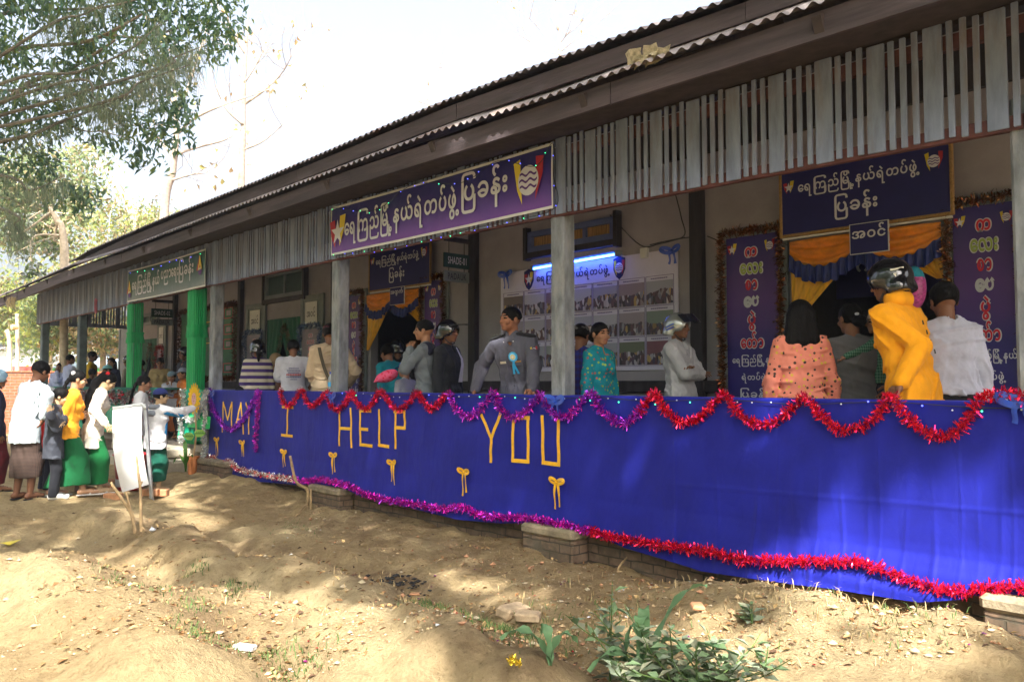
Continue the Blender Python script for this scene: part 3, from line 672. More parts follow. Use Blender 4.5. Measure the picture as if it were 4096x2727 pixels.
# two pairs of wooden name boards on brackets
def bracket_sign(px, yb, z1, z2, w1, words1, words2, lab):
    x = XY(px, YW); 
    t = thing('hanging_sign', lab, 'sign', (x, YW - .3, z2 - .2)); y0, y1 = YW - w1 - .03, YW - .09; ym = (y0 + y1) / 2 - .02
    mb = MB(); mb.box((x, (y0 - .03 + y1) / 2, yb), (.045, y1 - y0 + .03, .06)); mb.build('bracket', DARKWOOD, t)
    mb = MB()
    for y in (ym - w1 * .3, ym + w1 * .3): mb.tube([(x, y, yb), (x, y, z1 + .1)], .006, 6); mb.tube([(x, y, z1), (x, y, z2 + .05)], .006, 6)
    mb.build('hanger_wire', WIRE, t)
    mb = MB(); mb.box((x, ym, z1), (.025, w1, .20), bev=.004); o = mb.build('green_board', DKGREEN, t)
    mb = MB(); text_on(mb, [words1], (x + .013, ym, z1), (0, 1, 0), EZ, -w1 * .36, w1 * .36, -.05, .05, 0, .01, .004, (1, 0, 0)); mb.build('lettering', SILVERTX, o)
    mb = MB(); mb.box((x, ym + .01, z2), (.025, w1 * 1.02, .15), bev=.004); o = mb.build('grey_board', DOORP, t)
    mb = MB(); text_on(mb, [words2], (x + .013, ym, z2), (0, 1, 0), EZ, -w1 * .36, w1 * .36, -.045, .045, 0, .01, .004, (1, 0, 0)); mb.build('lettering', DARKTX, o)
bracket_sign(1893, PY(1850, 958, 7.2)[2], PY(1842, 1043, 7.2)[2], PY(1842, 1106, 7.2)[2], .46, 'SHADE-01', 'PADAUK', 'green SHADE-01 board and grey PADAUK board hanging from one bracket on a black post')
bracket_sign(700, PY(670, 1203, 7.2)[2], PY(665, 1251, 7.2)[2], PY(665, 1287, 7.2)[2], .50, 'SHADE-02', 'PADAUK', 'green and grey name boards hanging from a bracket between the green curtains')

# photo display on the wall
def photo_mat():
    m, t, b = nodes('printed_crowd_photo'); tc = N(t, 'TexCoord'); oi = N(t, 'ObjectInfo'); ad = N(t, 'VectorMath', operation='ADD'); ad2 = N(t, 'VectorMath', operation='SCALE'); ad2.inputs['Scale'].default_value = 37.
    cb = N(t, 'CombineXYZ'); t.links.new(oi.outputs['Random'], cb.inputs[0]); t.links.new(oi.outputs['Random'], cb.inputs[2]); t.links.new(cb.outputs[0], ad2.inputs[0])
    t.links.new(tc.outputs['Object'], ad.inputs[0]); t.links.new(ad2.outputs[0], ad.inputs[1])
    sq = N(t, 'VectorMath', operation='MULTIPLY'); sq.inputs[1].default_value = (1, 1, .5); t.links.new(ad.outputs[0], sq.inputs[0])
    v = N(t, 'TexVoronoi', Scale=30.); t.links.new(sq.outputs[0], v.inputs['Vector']); sv = N(t, 'SeparateXYZ'); t.links.new(v.outputs['Color'], sv.inputs[0])
    crowd = ramp(t, sv.outputs[0], [(.1, (.02, .015, .03)), (.35, (.10, .04, .06)), (.55, (.03, .04, .10)), (.72, (.55, .52, .58)), (.86, (.07, .02, .03)), (.95, (.42, .28, .10))])
    n = N(t, 'TexNoise', Scale=4., Detail=4.); t.links.new(ad.outputs[0], n.inputs['Vector'])
    back = ramp(t, oi.outputs['Random'], [(.0, (.14, .03, .07)), (.3, (.42, .42, .5)), (.5, (.10, .16, .09)), (.72, (.17, .05, .09)), (.9, (.34, .36, .46))])
    sp = N(t, 'SeparateXYZ'); t.links.new(tc.outputs['Generated'], sp.inputs[0]); hh = N(t, 'Math', operation='MULTIPLY_ADD'); hh.inputs[1].default_value = .9; t.links.new(n.outputs[0], hh.inputs[0]); t.links.new(sp.outputs[2], hh.inputs[2])
    mx = N(t, 'MixRGB'); t.links.new(ramp(t, hh.outputs[0], [(.98, (0, 0, 0)), (1.0, (1, 1, 1))]), mx.inputs[0]); t.links.new(crowd, mx.inputs[1]); t.links.new(back, mx.inputs[2])
    t.links.new(mx.outputs[0], b.inputs['Base Color']); b.inputs['Roughness'].default_value = .4; return m
PHOTO = photo_mat()
Y = YW - .02
xa, xb = XY(2003, Y), XY(2716, Y); zt, zb = PY(2380, 1040, Y)[2], PY(2716, 1478, Y)[2]; W_, H_ = xb - xa, zt - zb
t = thing('photo_display', 'pale lilac sheet of printed photographs with heading and two shields pinned on the wall', 'display', (xa, Y, zb))
mb = MB(); mb.box(((xa + xb) / 2, Y + .006, (za_ := (zt + zb) / 2)), (W_, .012, H_)); mb.build('sheet', mat('lilac_vinyl', (.60, .58, .74), .4, var=.06), t)
LIL = mat('violet_line', (.13, .10, .28), .5)
nr, nc = 3, 7
ph = MB()
for r_ in range(nr):
    for c in range(nc):
        cw, ch = W_ * .965 / nc, H_ * .76 / nr
        x0 = xa + W_ * .018 + c * cw; z0 = zb + H_ * .035 + (nr - 1 - r_) * ch
        b2 = MB(); b2.box((x0 + cw / 2, Y - .003, z0 + ch * .43), (cw * .91, .005, ch * .78)); b2.build('photograph', PHOTO, t)
        for q in ((x0 + cw / 2, z0 + ch * .985, cw * .96, .005), (x0 + cw / 2, z0 + ch * .015, cw * .96, .005)): ph.box((q[0], Y - .002, q[1]), (q[2], .004, q[3]))
        for q in (x0 + cw * .02, x0 + cw * .98): ph.box((q, Y - .0016, z0 + ch * .5), (.005, .004, ch * .95))
        for k in range(9): ph.box((x0 + cw * (.22 + .065 * k), Y - .0012, z0 + ch * .90), (cw * .05, .004, .012))
ph.build('photo_border', LIL, t)
mb = MB(); O = np.array([xa, Y - .002, zb]); text_on(mb, T_TOWN + T_POLICE, O, EX, EZ, .24 * W_, .665 * W_, .825 * H_, .955 * H_, 0, .025); mb.build('lettering', DARKTX, t)
for f, x in ((star_badge, .19), (wave_badge, .715)):
    b2 = MB(); c = O + EX * x * W_ + EZ * .90 * H_
    b2.poly([(-.09, .11), (0, .14), (.09, .11), (.09, -.02), (.05, -.10), (0, -.14), (-.05, -.10), (-.09, -.02)], c + (0, -.002, 0), EX, EZ, 4); f(b2, c, EX, EZ, .085); b2.build('emblem', EMB, t)
# blue fluorescent tube over the display
a, b = PY(2135, 1072, YW - .09), PY(2462, 1030, YW - .09); zm = (a[2] + b[2]) / 2
t = thing('tube_lamp', 'lit blue fluorescent tube fixed above the photo display', 'lamp', (a[0], YW - .09, zm))
mb = MB(); mb.tube([(a[0], YW - .09, zm + .0), (b[0], YW - .09, zm + .03)], .014, 10); mb.build('tube', mat('blue_tube_glow', (.03, .12, 1.0), .3, emit=13., var=0), t)
mb = MB(); mb.box(((a[0] + b[0]) / 2, YW - .04, zm + .035), (b[0] - a[0] + .08, .06, .05), rot=roty(-.03 / (b[0] - a[0])))
for x, z in ((a[0] - .02, zm), (b[0] + .02, zm + .03)): mb.box((x, YW - .075, z + .01), (.04, .07, .06))
mb.build('fitting', DOORP, t)

# green notice board with foil edge
Y = YW - .02; xa, xb = XY(722, Y), XY(944, Y); zt, zb = PY(900, 1222, Y)[2], PY(900, 1512, Y)[2]
t = thing('notice_board', 'green notice board with small framed prints behind a green curtained post', 'board', (xa, Y, zb))
mb = MB(); mb.box(((xa + xb) / 2, Y, (zt + zb) / 2), (xb - xa, .02, zt - zb)); mb.build('panel', mat('bottle_green_board', (.015, .14, .06), .6, var=.3, scale=3), t)
for x, z, w_, h_, m in ((.80, .82, .14, .14, REDP), (.80, .60, .14, .13, REDP), (.80, .40, .14, .13, REDP), (.80, .08, .16, .12, REDP), (.62, .08, .15, .12, REDP), (.46, .5, .22, .30, YELLOWP), (.62, .66, .10, .20, BRIB), (.15, .8, .16, .14, REDP), (.15, .5, .16, .14, REDP), (.15, .1, .16, .14, REDP)):
    W_, H_ = xb - xa, zt - zb; c = (xa + (x + w_ / 2) * W_, Y - .013, zb + (z + h_ / 2) * H_)
    mb = MB()
    for dx, dz, a, b in ((0, h_ / 2, w_, .012), (0, -h_ / 2, w_, .012), (w_ / 2, 0, .008, h_), (-w_ / 2, 0, .008, h_)): mb.box((c[0] + dx * W_, c[1], c[2] + dz * H_), (a * W_, .006, b * H_))
    mb.box((c[0], c[1] + .002, c[2]), (w_ * W_ * .5, .004, h_ * H_ * .5), m=1)
    mb.build('framed_print', [m, lilac], t)
BOARD = (xa, xb, zb, zt)
# ------------------------------------------------------------------ blue cloth along the rail
YC = 5.235
bot_px = [(846, 1843), (902, 1889), (1029, 1927), (1182, 1940), (1238, 1937), (1360, 1948), (1437, 1986), (1564, 2017), (1819, 2078), (2000, 2093), (2089, 2092), (2303, 2114), (2490, 2194), (2801, 2283), (3335, 2345), (3691, 2399), (3860, 2390), (3887, 2377), (4096, 2390)]
hemf = line_z(bot_px, YC - .07)
CXA, CXB = float(XY(841, YC)), -.2
def drape(X, Zz):
    """cloth surface: hangs from the rail, dents, soft upright creases at the right, the hem lifted outwards"""
    v = (RAIL - Zz) / 1.15
    right = np.clip((X + 3.6) / 1.6, 0, 1)
    y = YC - .018 * np.sin(X * 2.1 + 1.) * v - .012 * (vnoise(X * 2.2, Zz * 1.6, 5) - .5)
    cre = np.zeros_like(X)
    for x0, a, wd, sl in ((-3.02, .016, .02, .05), (-2.72, .03, .05, -.06), (-2.58, .014, .016, .03), (-2.42, .012, .013, -.05), (-2.25, .016, .018, .02), (-2.02, .012, .015, .05), (-1.86, .016, .016, -.02), (-1.62, .010, .012, 0), (-1.50, .014, .014, .04), (-3.35, .01, .018, -.03)):
        xx = X - x0 - sl * (Zz - .8); cre += .55 * a * np.exp(-(xx / wd) ** 2) * np.clip(1.35 * v - .35, 0, 1) * (.5 + vnoise(X * 0 + x0 * 5, Zz * 5, 9))
    y -= cre * 1.0
    for x0 in (-3.72, -2.86, -2.18, -1.71, -1.44, -1.05): y -= .0035 * np.exp(-((X - x0 - .004 * np.sin(Zz * 9)) / .009) ** 2) * np.clip(v * 3, 0, 1)
    y -= .005 * np.exp(-((Zz - .86 - .02 * (X + 2)) / .010) ** 2) * np.clip((X + 3.9) * 2, 0, 1)
    y -= right * .10 * np.clip(v - .80, 0, 1) / .2 + .035 * np.clip(v - .75, 0, 1) / .25
    y -= .012 * np.sin(Zz * 46 + X * 1.2) * np.clip(v - .86, 0, .1) * 10 * right
    y -= (.010 * np.abs(vnoise(X * 2.4 + Zz * 2.2, Zz * 1.1 - X * .8, 31) - .5) + .012 * (vnoise(X * .9, Zz * .5, 32) - .5)) * np.clip(v * 1.4, 0, 1)
    return y
nz = 90; xs = np.r_[np.arange(CXA, -4.2, .022), np.arange(-4.2, CXB, .008)]; nx = len(xs); hb = hemf(xs); vs = np.linspace(0, 1, nz)
X = np.tile(xs, (nz, 1)); Z = RAIL - vs[:, None] * (RAIL - hb[None, :])
Y = drape(X, Z)
V = np.stack([X, Y, Z], -1).reshape(-1, 3)
cap_ = np.stack([xs, np.full(nx, 5.42), np.full(nx, RAIL + .004)], -1)
V = np.vstack([cap_, V]); nzz = nz + 1
i, j = np.meshgrid(np.arange(nzz - 1), np.arange(nx - 1), indexing='ij'); a = (i * nx + j).ravel()
BC = mesh('blue_cloth', V, np.stack([a, a + nx, a + nx + 1, a + 1], 1), BLUECLOTH, smooth=True)
tag(BC, 'long royal blue cloth hung over the veranda rail with yellow ribbon letters', 'cloth')
# timber rail under the cloth
mb = MB(); mb.box(((CXA + 2) / 2, 5.33, RAIL - .035), (2 - CXA, .13, .06)); mb.box(((CXA + 2) / 2, 5.33, 1.05), (2 - CXA, .06, .08)); mb.build('rail', DARKWOOD, B)
def on_cloth(px, py, off=.012):
    p = PY(px, py, YC)
    for _ in range(2):
        y = float(drape(np.array([p[0]]), np.array([p[2]]))[0]); p = PY(px, py, y - off)
    return p
# ribbon lettering: MAY I HELP YOU, each bar a strip of ribbon
z4 = lambda x, y: (800 + x * .5096, 1400 + y * .5096)
LET = [[(180, 410), (172, 640)], [(180, 410), (215, 545)], [(215, 545), (247, 410)], [(247, 410), (243, 625)],
       [(318, 415), (283, 570)], [(318, 415), (340, 655)], [(285, 545), (328, 548)], [(358, 415), (380, 500)], [(405, 425), (380, 500)], [(380, 500), (378, 655)],
       [(643, 445), (728, 450)], [(686, 450), (680, 665)], [(635, 665), (723, 675)],
       [(1093, 480), (1090, 745)], [(1180, 458), (1185, 760)], [(1092, 612), (1184, 618)],
       [(1252, 478), (1255, 745)], [(1250, 475), (1340, 477)], [(1252, 618), (1314, 622)], [(1253, 740), (1347, 752)],
       [(1404, 470), (1405, 750)], [(1400, 745), (1476, 757)],
       [(1530, 475), (1530, 768)], [(1520, 480), (1605, 482)], [(1600, 478), (1605, 612)], [(1530, 606), (1605, 612)]]
LET = [[z4(*p) for p in s] for s in LET]
z8 = lambda x, y: (2000 + x * .89, 1500 + y * .89)
LET += [[(1925, 1660), (1963, 1750)], [(2000, 1655), (1963, 1750)], [(1963, 1748), (1961, 1846)],
        [z8(58, 190), z8(55, 385)], [z8(50, 190), z8(130, 192)], [z8(124, 190), z8(125, 390)], [z8(55, 383), z8(125, 388)],
        [z8(188, 185), z8(192, 395)], [z8(190, 392), z8(264, 402)], [z8(260, 200), z8(262, 402)]]
mb = MB()
for k, (a, b) in enumerate(LET):
    if k in (10, 13, 26): mb.build('ribbon_lettering', YRIB, BC, smooth=True); mb = MB()
    wd = .018
    pa, pb = on_cloth(*a), on_cloth(*b); d = (pb - pa); L = np.linalg.norm(d); d /= L; s = np.cross(d, (0, -1, 0)); s /= np.linalg.norm(s)
    n = 9; rows = []
    for q in np.linspace(-.01 / L, 1 + .01 / L, n):
        c = pa + (pb - pa) * q; y = float(drape(np.array([c[0]]), np.array([c[2]]))[0]) - .006 - .0012 * (k % 3) - .003 * math.sin(q * 9 + k)
        c = np.array([c[0], y, c[2]]); rows.append([c - s * wd, c + (0, -.002, 0), c + s * wd])
    mb.grid(np.array(rows))
mb.build('ribbon_lettering', YRIB, BC, smooth=True)

def bow(px, py, s, m, label, group=None, Y=None, tilt=0., tails=1.3, surf=True):
    """ribbon bow: two loops, a knot, two tails"""
    c = on_cloth(px, py, .02) if Y is None else PY(px, py, Y); r = random.Random(px * 7 + py)
    o = None; mb = MB(); wd = s * .38
    def strip(path, w_):
        P = np.array(path); T = np.gradient(P, axis=0); T /= np.linalg.norm(T, axis=1)[:, None] + 1e-9
        sd = np.cross(T, (0, 1., 0)); sd /= np.linalg.norm(sd, axis=1)[:, None] + 1e-9
        sd = sd * .86 + np.array([0, .5, 0]) * np.sin(np.linspace(0, 4, len(P)) + r.random() * 3)[:, None] * .6
        mb.grid(np.stack([P - sd * w_ / 2, P + np.array([0, -.004, 0]), P + sd * w_ / 2], 1))
    for sgn in (-1, 1):
        t = np.linspace(0, 2 * math.pi, 15); lx = (1 - np.cos(t)) / 2 * s * (.85 + r.random() * .25); lz = np.sin(t) * s * .20 + (1 - np.cos(t)) * s * (.05 + .10 * r.random()); ly = -np.sin(t / 2) * s * .22
        strip([c + np.array([sgn * a * math.cos(tilt), b, z + sgn * a * math.sin(tilt)]) for a, b, z in zip(lx, ly, lz)], wd)
        q = np.linspace(0, 1, 10); dx = sgn * (.08 + .32 * q + .10 * np.sin(q * 4 + r.random() * 2)) * s; dz = -q * s * tails * (.85 + .35 * r.random()); dy = -.02 - .03 * np.sin(q * 5)
        strip([c + np.array([a, b * s * 2, z]) for a, b, z in zip(dx, dy, dz)], wd * .8)
    mb.box(c + (0, -.05 * s - .01, 0), (.24 * s, .20 * s, .24 * s), bev=.05 * s)
    o = mb.build('ribbon_bow', m, smooth=True); tag(o, label, 'bow', group); return o
for (x, y), lab in zip([z4(135, 705), z4(338, 730), z4(662, 800), z4(1050, 825), z4(1515, 885), z4(2075, 955), (2228, 1928)],
    ('yellow bow below the letter M, nearest the green sunflower panel', 'yellow bow beside the end of the hanging purple tinsel', 'yellow bow behind the tip of the leaning stick', 'yellow bow below the letter H of HELP', 'yellow bow below the letters L and P of HELP', 'yellow bow below left of the letter Y of YOU', 'yellow bow below the final letter U of YOU')):
    bow(x, y, .088, YRIB, lab, 'yellow bows along the blue cloth', tails=2.3)
for (x, y), lab, s in (((850, 1575), 'blue satin bow at the left end of the blue cloth', .13), ((1328, 1588), 'blue satin bow on the cloth below the veranda post with the bottle', .12), ((2222, 1605), 'blue satin bow with silver edges below the middle post', .12), ((4085, 1612), 'blue satin bow cut by the right edge of the picture', .12)):
    bow(x, y, s, BRIB, lab, 'blue bows along the rail', tails=1.1 if x < 3000 else .9)

# ------------------------------------------------------------------ tinsel
def tinsel(path, rad, mats, label, cat='garland', dens=900, group=None, name='tinsel_garland', blade=.007, seed=0, mesh_only=False, mix=None):
    P = np.array(path, float); seg = np.linalg.norm(np.diff(P, axis=0), axis=1); cum = np.r_[0, np.cumsum(seg)]; L = cum[-1]
    r = np.random.default_rng(seed + len(P)); n = int(L * dens); s = r.uniform(0, L, n)
    C = np.stack([np.interp(s, cum, P[:, k]) for k in range(3)], 1)
    i = np.clip(np.searchsorted(cum, s) - 1, 0, len(seg) - 1); T = np.diff(P, axis=0)[i] / seg[i][:, None]
    d = r.normal(size=(n, 3)); d -= T * (d * T).sum(1)[:, None]; d /= np.linalg.norm(d, axis=1)[:, None]
    d = d + T * r.uniform(-.7, .7, n)[:, None]; d /= np.linalg.norm(d, axis=1)[:, None]
    ln = rad * r.uniform(.55, 1.25, n) * (1 + .18 * np.sin(s * 40))
    sd = np.cross(d, r.normal(size=(n, 3))); sd /= np.linalg.norm(sd, axis=1)[:, None]
    bw = blade * r.uniform(.6, 1.5, n)
    tip = C + d * ln[:, None] + r.normal(0, .004, (n, 3)); mid = C + d * (ln * .55)[:, None]
    a = sd * (bw / 2)[:, None]; cr = np.cross(sd, d) * (bw * .8)[:, None]
    V = np.stack([C - a * .5, C + a * .5, mid + a + cr, mid - a + cr, tip + a * .7, tip - a * .7], 1).reshape(-1, 3)
    k = np.arange(n)[:, None] * 6; Fq = np.vstack([k + [0, 1, 2, 3], k + [3, 2, 4, 5]])
    mi = r.integers(0, len(mats), n) if mix is None else np.array([mix(q, r) for q in s]); mi = np.r_[mi, mi]
    if mesh_only: return V, Fq, mi
    o = mesh(name, V, Fq, mats, mi=mi); tag(o, label, cat, group); return o
def cpath(pts, off=.03, n=8): return smooth_path([on_cloth(x, y, off) for x, y in pts], n)
zp4 = lambda L: [z4(*p) for p in L]; zp8 = lambda L: [z8(*p) for p in L]
tinsel(cpath(zp4([(72, 300), (85, 400), (130, 510), (190, 600), (240, 622), (300, 590), (370, 500), (420, 400), (465, 318)])), .048, [T_PURPLE, T_VIOLET], 'purple tinsel swag across the word MAY at the left end of the blue cloth', seed=1)
tinsel(cpath(zp4([(465, 310), (458, 400), (450, 500), (444, 600), (438, 700), (440, 800)])), .046, [T_PURPLE, T_MAG], 'purple tinsel strand hanging straight down beside the word MAY', seed=2)
tinsel(cpath(zp4([(635, 295), (640, 360), (680, 440), (740, 400), (795, 310), (830, 390), (880, 438), (940, 390), (1010, 325), (1012, 408), (1080, 468), (1150, 400), (1187, 322), (1230, 410), (1300, 462), (1370, 390), (1422, 318), (1480, 400), (1560, 465), (1640, 410), (1707, 326), (1750, 400), (1820, 462), (1890, 400), (1945, 340)])), .045, [T_PINKRED, T_RED], 'crimson tinsel swags along the top of the blue cloth above I and HELP', seed=3)
tinsel(cpath(zp4([(1960, 325), (1990, 430), (2090, 522), (2200, 470), (2300, 335)]) + zp8([(2, 150), (60, 192), (130, 150), (185, 92), (230, 160), (290, 192), (350, 140), (412, 82), (450, 150), (540, 217), (600, 190), (650, 140)])), .048, [T_PURPLE, T_MAG, T_VIOLET], 'purple tinsel swags along the top of the blue cloth above YOU', seed=4)
tinsel(cpath(zp8([(630, 165), (690, 82), (740, 150), (810, 212), (900, 190), (1005, 88), (1060, 160), (1130, 210), (1220, 217), (1310, 150), (1370, 98), (1430, 160), (1480, 220), (1550, 245), (1680, 200), (1755, 88), (1810, 170), (1900, 250), (2000, 277), (2090, 220), (2150, 110), (2220, 88), (2350, 92), (2470, 230), (2600, 260), (2750, 180), (2830, 90)])), .044, [T_RED, T_RED, T_PINKRED], 'bright red tinsel swags along the top right of the blue cloth', seed=5, dens=1000)
tinsel(cpath([(800, 1838)] + zp4([(100, 842), (150, 900), (230, 870), (300, 930), (450, 970), (600, 995), (745, 1015)]), .04), .045, [T_SILV, T_RED, T_SILV], 'silver and red tinsel along the bottom left hem of the blue cloth', seed=6, dens=1300)
tinsel(cpath(zp4([(745, 1015), (800, 1030), (950, 1015), (1150, 1060), (1300, 1130), (1450, 1170), (1700, 1210), (1900, 1245), (2050, 1232), (2200, 1290), (2345, 1310)]) + zp8([(150, 645), (300, 675), (408, 700)]), .04), .045, [T_MAG, T_MAG, T_PURPLE], 'magenta tinsel along the bottom hem below HELP and YOU', seed=7)
tinsel(cpath(zp8([(405, 697), (500, 725), (700, 760), (900, 785), (1050, 820), (1150, 830), (1400, 835), (1600, 840), (1750, 885), (1900, 940), (2050, 970), (2150, 960), (2355, 955), (2600, 985), (2900, 1010)]), .045), .047, [T_RED, T_RED, T_PINKRED], 'bright red tinsel along the bottom right hem of the blue cloth', seed=8, dens=1100)

# strings of small lights
def lights(path, label, step, offs, mats, wire=True, size=.008, group=None):
    P = np.array(path); t = thing('string_lights', label, 'lights', P[0], group)
    mb = MB(); mb.tube(P, .003, 5); mb.build('wire', WIRE, t)
    seg = np.linalg.norm(np.diff(P, axis=0), axis=1); cum = np.r_[0, np.cumsum(seg)]; r = random.Random(len(P)); s = .05; k = 0
    while s < cum[-1] and k < 98:
        c = np.array([np.interp(s, cum, P[:, q]) for q in range(3)]) + (0, -.012, r.uniform(-.03, .01))
        mb = MB(); mb.lathe(c, [(0, -size), (size * .8, -size * .5), (size, 0), (size * .8, size * .5), (0, size)], 8); mb.build('bulb', mats[r.randrange(len(mats))], t); s += step * r.uniform(.7, 1.3); k += 1
xs = np.linspace(-9.0, -.3, 90)
lights([(x, float(drape(np.array([x]), np.array([1.46]))[0]) - .015, 1.468 + .012 * math.sin(x * 5.2)) for x in xs], 'string of tiny white and blue lights along the top edge of the blue cloth', .16, 0, [LEDW, LEDW, LEDB, LEDG, LEDW], size=.006)
ban = [(1324, 831), (1500, 840), (1650, 740), (1850, 730), (1990, 645), (2140, 665), (2210, 573), (2214, 700), (2216, 835), (2000, 890), (1800, 935), (1600, 985), (1328, 1025)]
lights(smooth_path([PY(x, y, 5.175) for x, y in ban], 8), 'string of blue and green lights looped round the purple name banner', .21, 0, [LEDB, LEDG], size=.005)
lights(smooth_path([PY(x, y, 5.17) for x, y in [(520, 1092), (560, 1085), (610, 1075), (650, 1060), (700, 1045), (760, 1030), (815, 1010)]], 6), 'string of blue and green lights along the top of the green banner', .30, 0, [LEDB, LEDB, LEDG], size=.007)

# ------------------------------------------------------------------ pleated cloth
def pleats(xa, xb, za, zb, Y, n, amp, rows=10, flare=0., wav=None, seed=0):
    r = np.random.default_rng(seed); nx = n * 6; u = np.linspace(0, 1, nx)
    ph = 2 * math.pi * n * u + 1.2 * np.sin(u * 9 + seed)
    a = amp * (.6 + .8 * r.random(n + 2)[(u * n).astype(int)])
    P = np.zeros((rows, nx, 3))
    for k in range(rows):
        v = k / (rows - 1)
        P[k, :, 0] = xa + (xb - xa) * u; P[k, :, 1] = Y - a * np.sin(ph) * (.35 + .65 * v) - flare * v
        P[k, :, 2] = zb + (za - zb) * v + (0 if wav is None else wav(u) * v)
    return P
def wrap_pillar(px0, px1, ytop, ruf, label, zlow):
    Yc = 5.23; xa, xb = XY(px0, Yc), XY(px1, Yc); xm, hw = XY((px0 + px1) / 2 - 4, YF), (.17 if px0 < 600 else .19); zt = PY((px0 + px1) / 2, ytop, Yc)[2]; zr = PY((px0 + px1) / 2, ruf, Yc)[2]
    t = thing('curtained_post', label, 'curtain', (xm, YF, zlow))
    def ring(z, f, n=160, amp=.010, k=22):
        o = []
        for q in range(n + 1):
            a = 2 * math.pi * q / n; rr = 1 + 0
            sx, sy = hw * f, .098 * f; ex = 4
            c, s_ = math.cos(a), math.sin(a); m_ = (abs(c) ** ex + abs(s_) ** ex) ** (-1 / ex)
            w_ = amp * (math.sin(k * a + 1.6 * math.sin(3 * a + z * .9)) * (.45 + .9 * float(vnoise(np.array([a * 3.]), np.array([z * .7]), 21)[0])) + .8 * (float(vnoise(np.array([a * 2.]), np.array([z * 1.3]), 22)[0]) - .5)) ; o.append((xm + c * m_ * (sx + w_), YF + s_ * m_ * (sy + w_), z))
        return o
    zs = np.linspace(zt, zlow, 12)
    mb = MB(); mb.grid(np.array([ring(z, 1 - .05 * math.exp(-((z - zr) / .12) ** 2)) for z in zs])); mb.build('curtain', GREENCURT, t, smooth=True)
    mb = MB(); mb.grid(np.array([ring(zr + dz, f, amp=am, k=30) for dz, f, am in ((.07, 1.08, .02), (.03, 1.05, .012), (.02, 1.03, .012), (-.02, 1.05, .014), (-.08, 1.10, .02), (-.13, 1.08, .025))])); mb.build('ruffle', GREENCURT, t, smooth=True)
wrap_pillar(511, 568, 1205, 1340, 'tall green curtained post with ruffle at the left end of the green banner', 1.47)
wrap_pillar(748, 826, 1146, 1313, 'tall green curtained post with ruffle above the paper sunflower', FLOOR)

# green counter cloth at the left bays
Yg = 5.24; xa, xb = XY(150, Yg), XY(640, Yg)
t = thing('green_counter', 'green counter front with felt band, satin skirt and tinsel swags left of the entrance', 'counter', (xa, Yg, .7))
mb = MB(); mb.grid(np.array([[(x, Yg - .004 * math.sin(x * 6), z) for x in np.linspace(xa, xb, 40)] for z in (RAIL, 1.3, 1.12)])); mb.box(((xa + xb) / 2, Yg + .22, RAIL + .01), (xb - xa, .45, .03), bev=.006); mb.build('felt_band', GREENBAND, t)
mb = MB(); mb.grid(pleats(xa, xb, .66, 1.17, Yg - .03, 62, .02, 9, .05)); mb.build('satin_skirt', GREENSAT, t, smooth=True)
sw = []
nS = 17
for k in range(nS + 1):
    x = xa + (xb - xa) * k / nS; sw.append((x, Yg - .04, 1.44))
    if k < nS: sw.append((x + (xb - xa) / nS / 2, Yg - .06, 1.22))
V_, F_, mi_ = tinsel(smooth_path(sw, 6), .055, [T_SILV] * 6, '', dens=620, mesh_only=True, seed=31, blade=.012); mesh('tinsel_swags', V_, F_, [T_SILV] + [mat('dull_silver_foil', (.22, .22, .24), .3, metal=.7)] * 4 + [T_RED], t, mi_)

# satin panel behind the sunflower
xa, xb = XY(733, 5.2), XY(836, 5.2)
t = thing('satin_panel', 'shiny green satin panel edged with silver tinsel behind the paper sunflower', 'cloth', (xa, 5.2, .75))
mb = MB(); mb.grid(pleats(xa, xb, .72, RAIL, 5.20, 14, .022, 10, .06, seed=4)); mb.build('satin', GREENSAT, t, smooth=True)
mb = MB(); a, b = PY(755, 1660, 5.12), PY(838, 1715, 5.12); mb.grid(pleats(a[0], b[0], b[2], a[2], 5.13, 5, .012, 4, .02, seed=2)); mb.build('bright_ruffle', BRIGHTGR, t, smooth=True)
for k, pts in enumerate(([(728, 1558), (735, 1620), (722, 1680), (728, 1740), (722, 1770)], [(826, 1556), (818, 1610), (822, 1680), (815, 1740), (820, 1800), (812, 1830)], [(740, 1660), (765, 1682), (790, 1665), (800, 1625), (820, 1612)])):
    V_, F_, mi_ = tinsel(smooth_path([PY(x, y, 5.10) for x, y in pts], 6), .05, [T_SILV], '', dens=900, mesh_only=True, seed=40 + k, blade=.012); mesh('silver_tinsel', V_, F_, [T_SILV], t, mi_)

# paper sunflower in its pot
Yp = 5.0; c = PY(777, 1595, Yp); foot = PY(768, 1898, Yp); top = PY(772, 1822, Yp)
t = thing('paper_sunflower', 'cut-out sunflower with smiling face on a stick in a clay pot', 'decoration', (foot[0], Yp, foot[2]))
UX = RT / np.linalg.norm(RT); s = 25 / FPX * ((c - EYE) @ FW)
ax, az = s * 1.05, abs(PY(777, 1527, Yp)[2] - PY(777, 1660, Yp)[2]) / 2
nF = -np.cross(UX, EZ) * -1
nF = np.array([UX[1], -UX[0], 0])
mb = MB()
for ring_, (k, r0, r1, off) in enumerate(((18, .35, 1.0, 0.), (18, .30, .86, .01))):
    for q in range(k):
        a0 = 2 * math.pi * (q + .5 * ring_) / k; P = []
        for a_, r_ in ((-.10, r0), (-.17, .62), (-.12, .86), (0, r1), (.12, .86), (.17, .62), (.10, r0)): P.append((math.cos(a0 + a_) * r_ * (r1 if r_ > .5 else 1) * ax, math.sin(a0 + a_) * r_ * (r1 if r_ > .5 else 1) * az))
        mb.poly(P, c + nF * (off + .002 * (q % 2)), UX, EZ, ring_, .002)
mb.build('petals', [mat('deep_yellow_card', (.72, .38, .01), .7, var=.1), mat('yellow_card', (.82, .52, .015), .7, var=.1)], t)
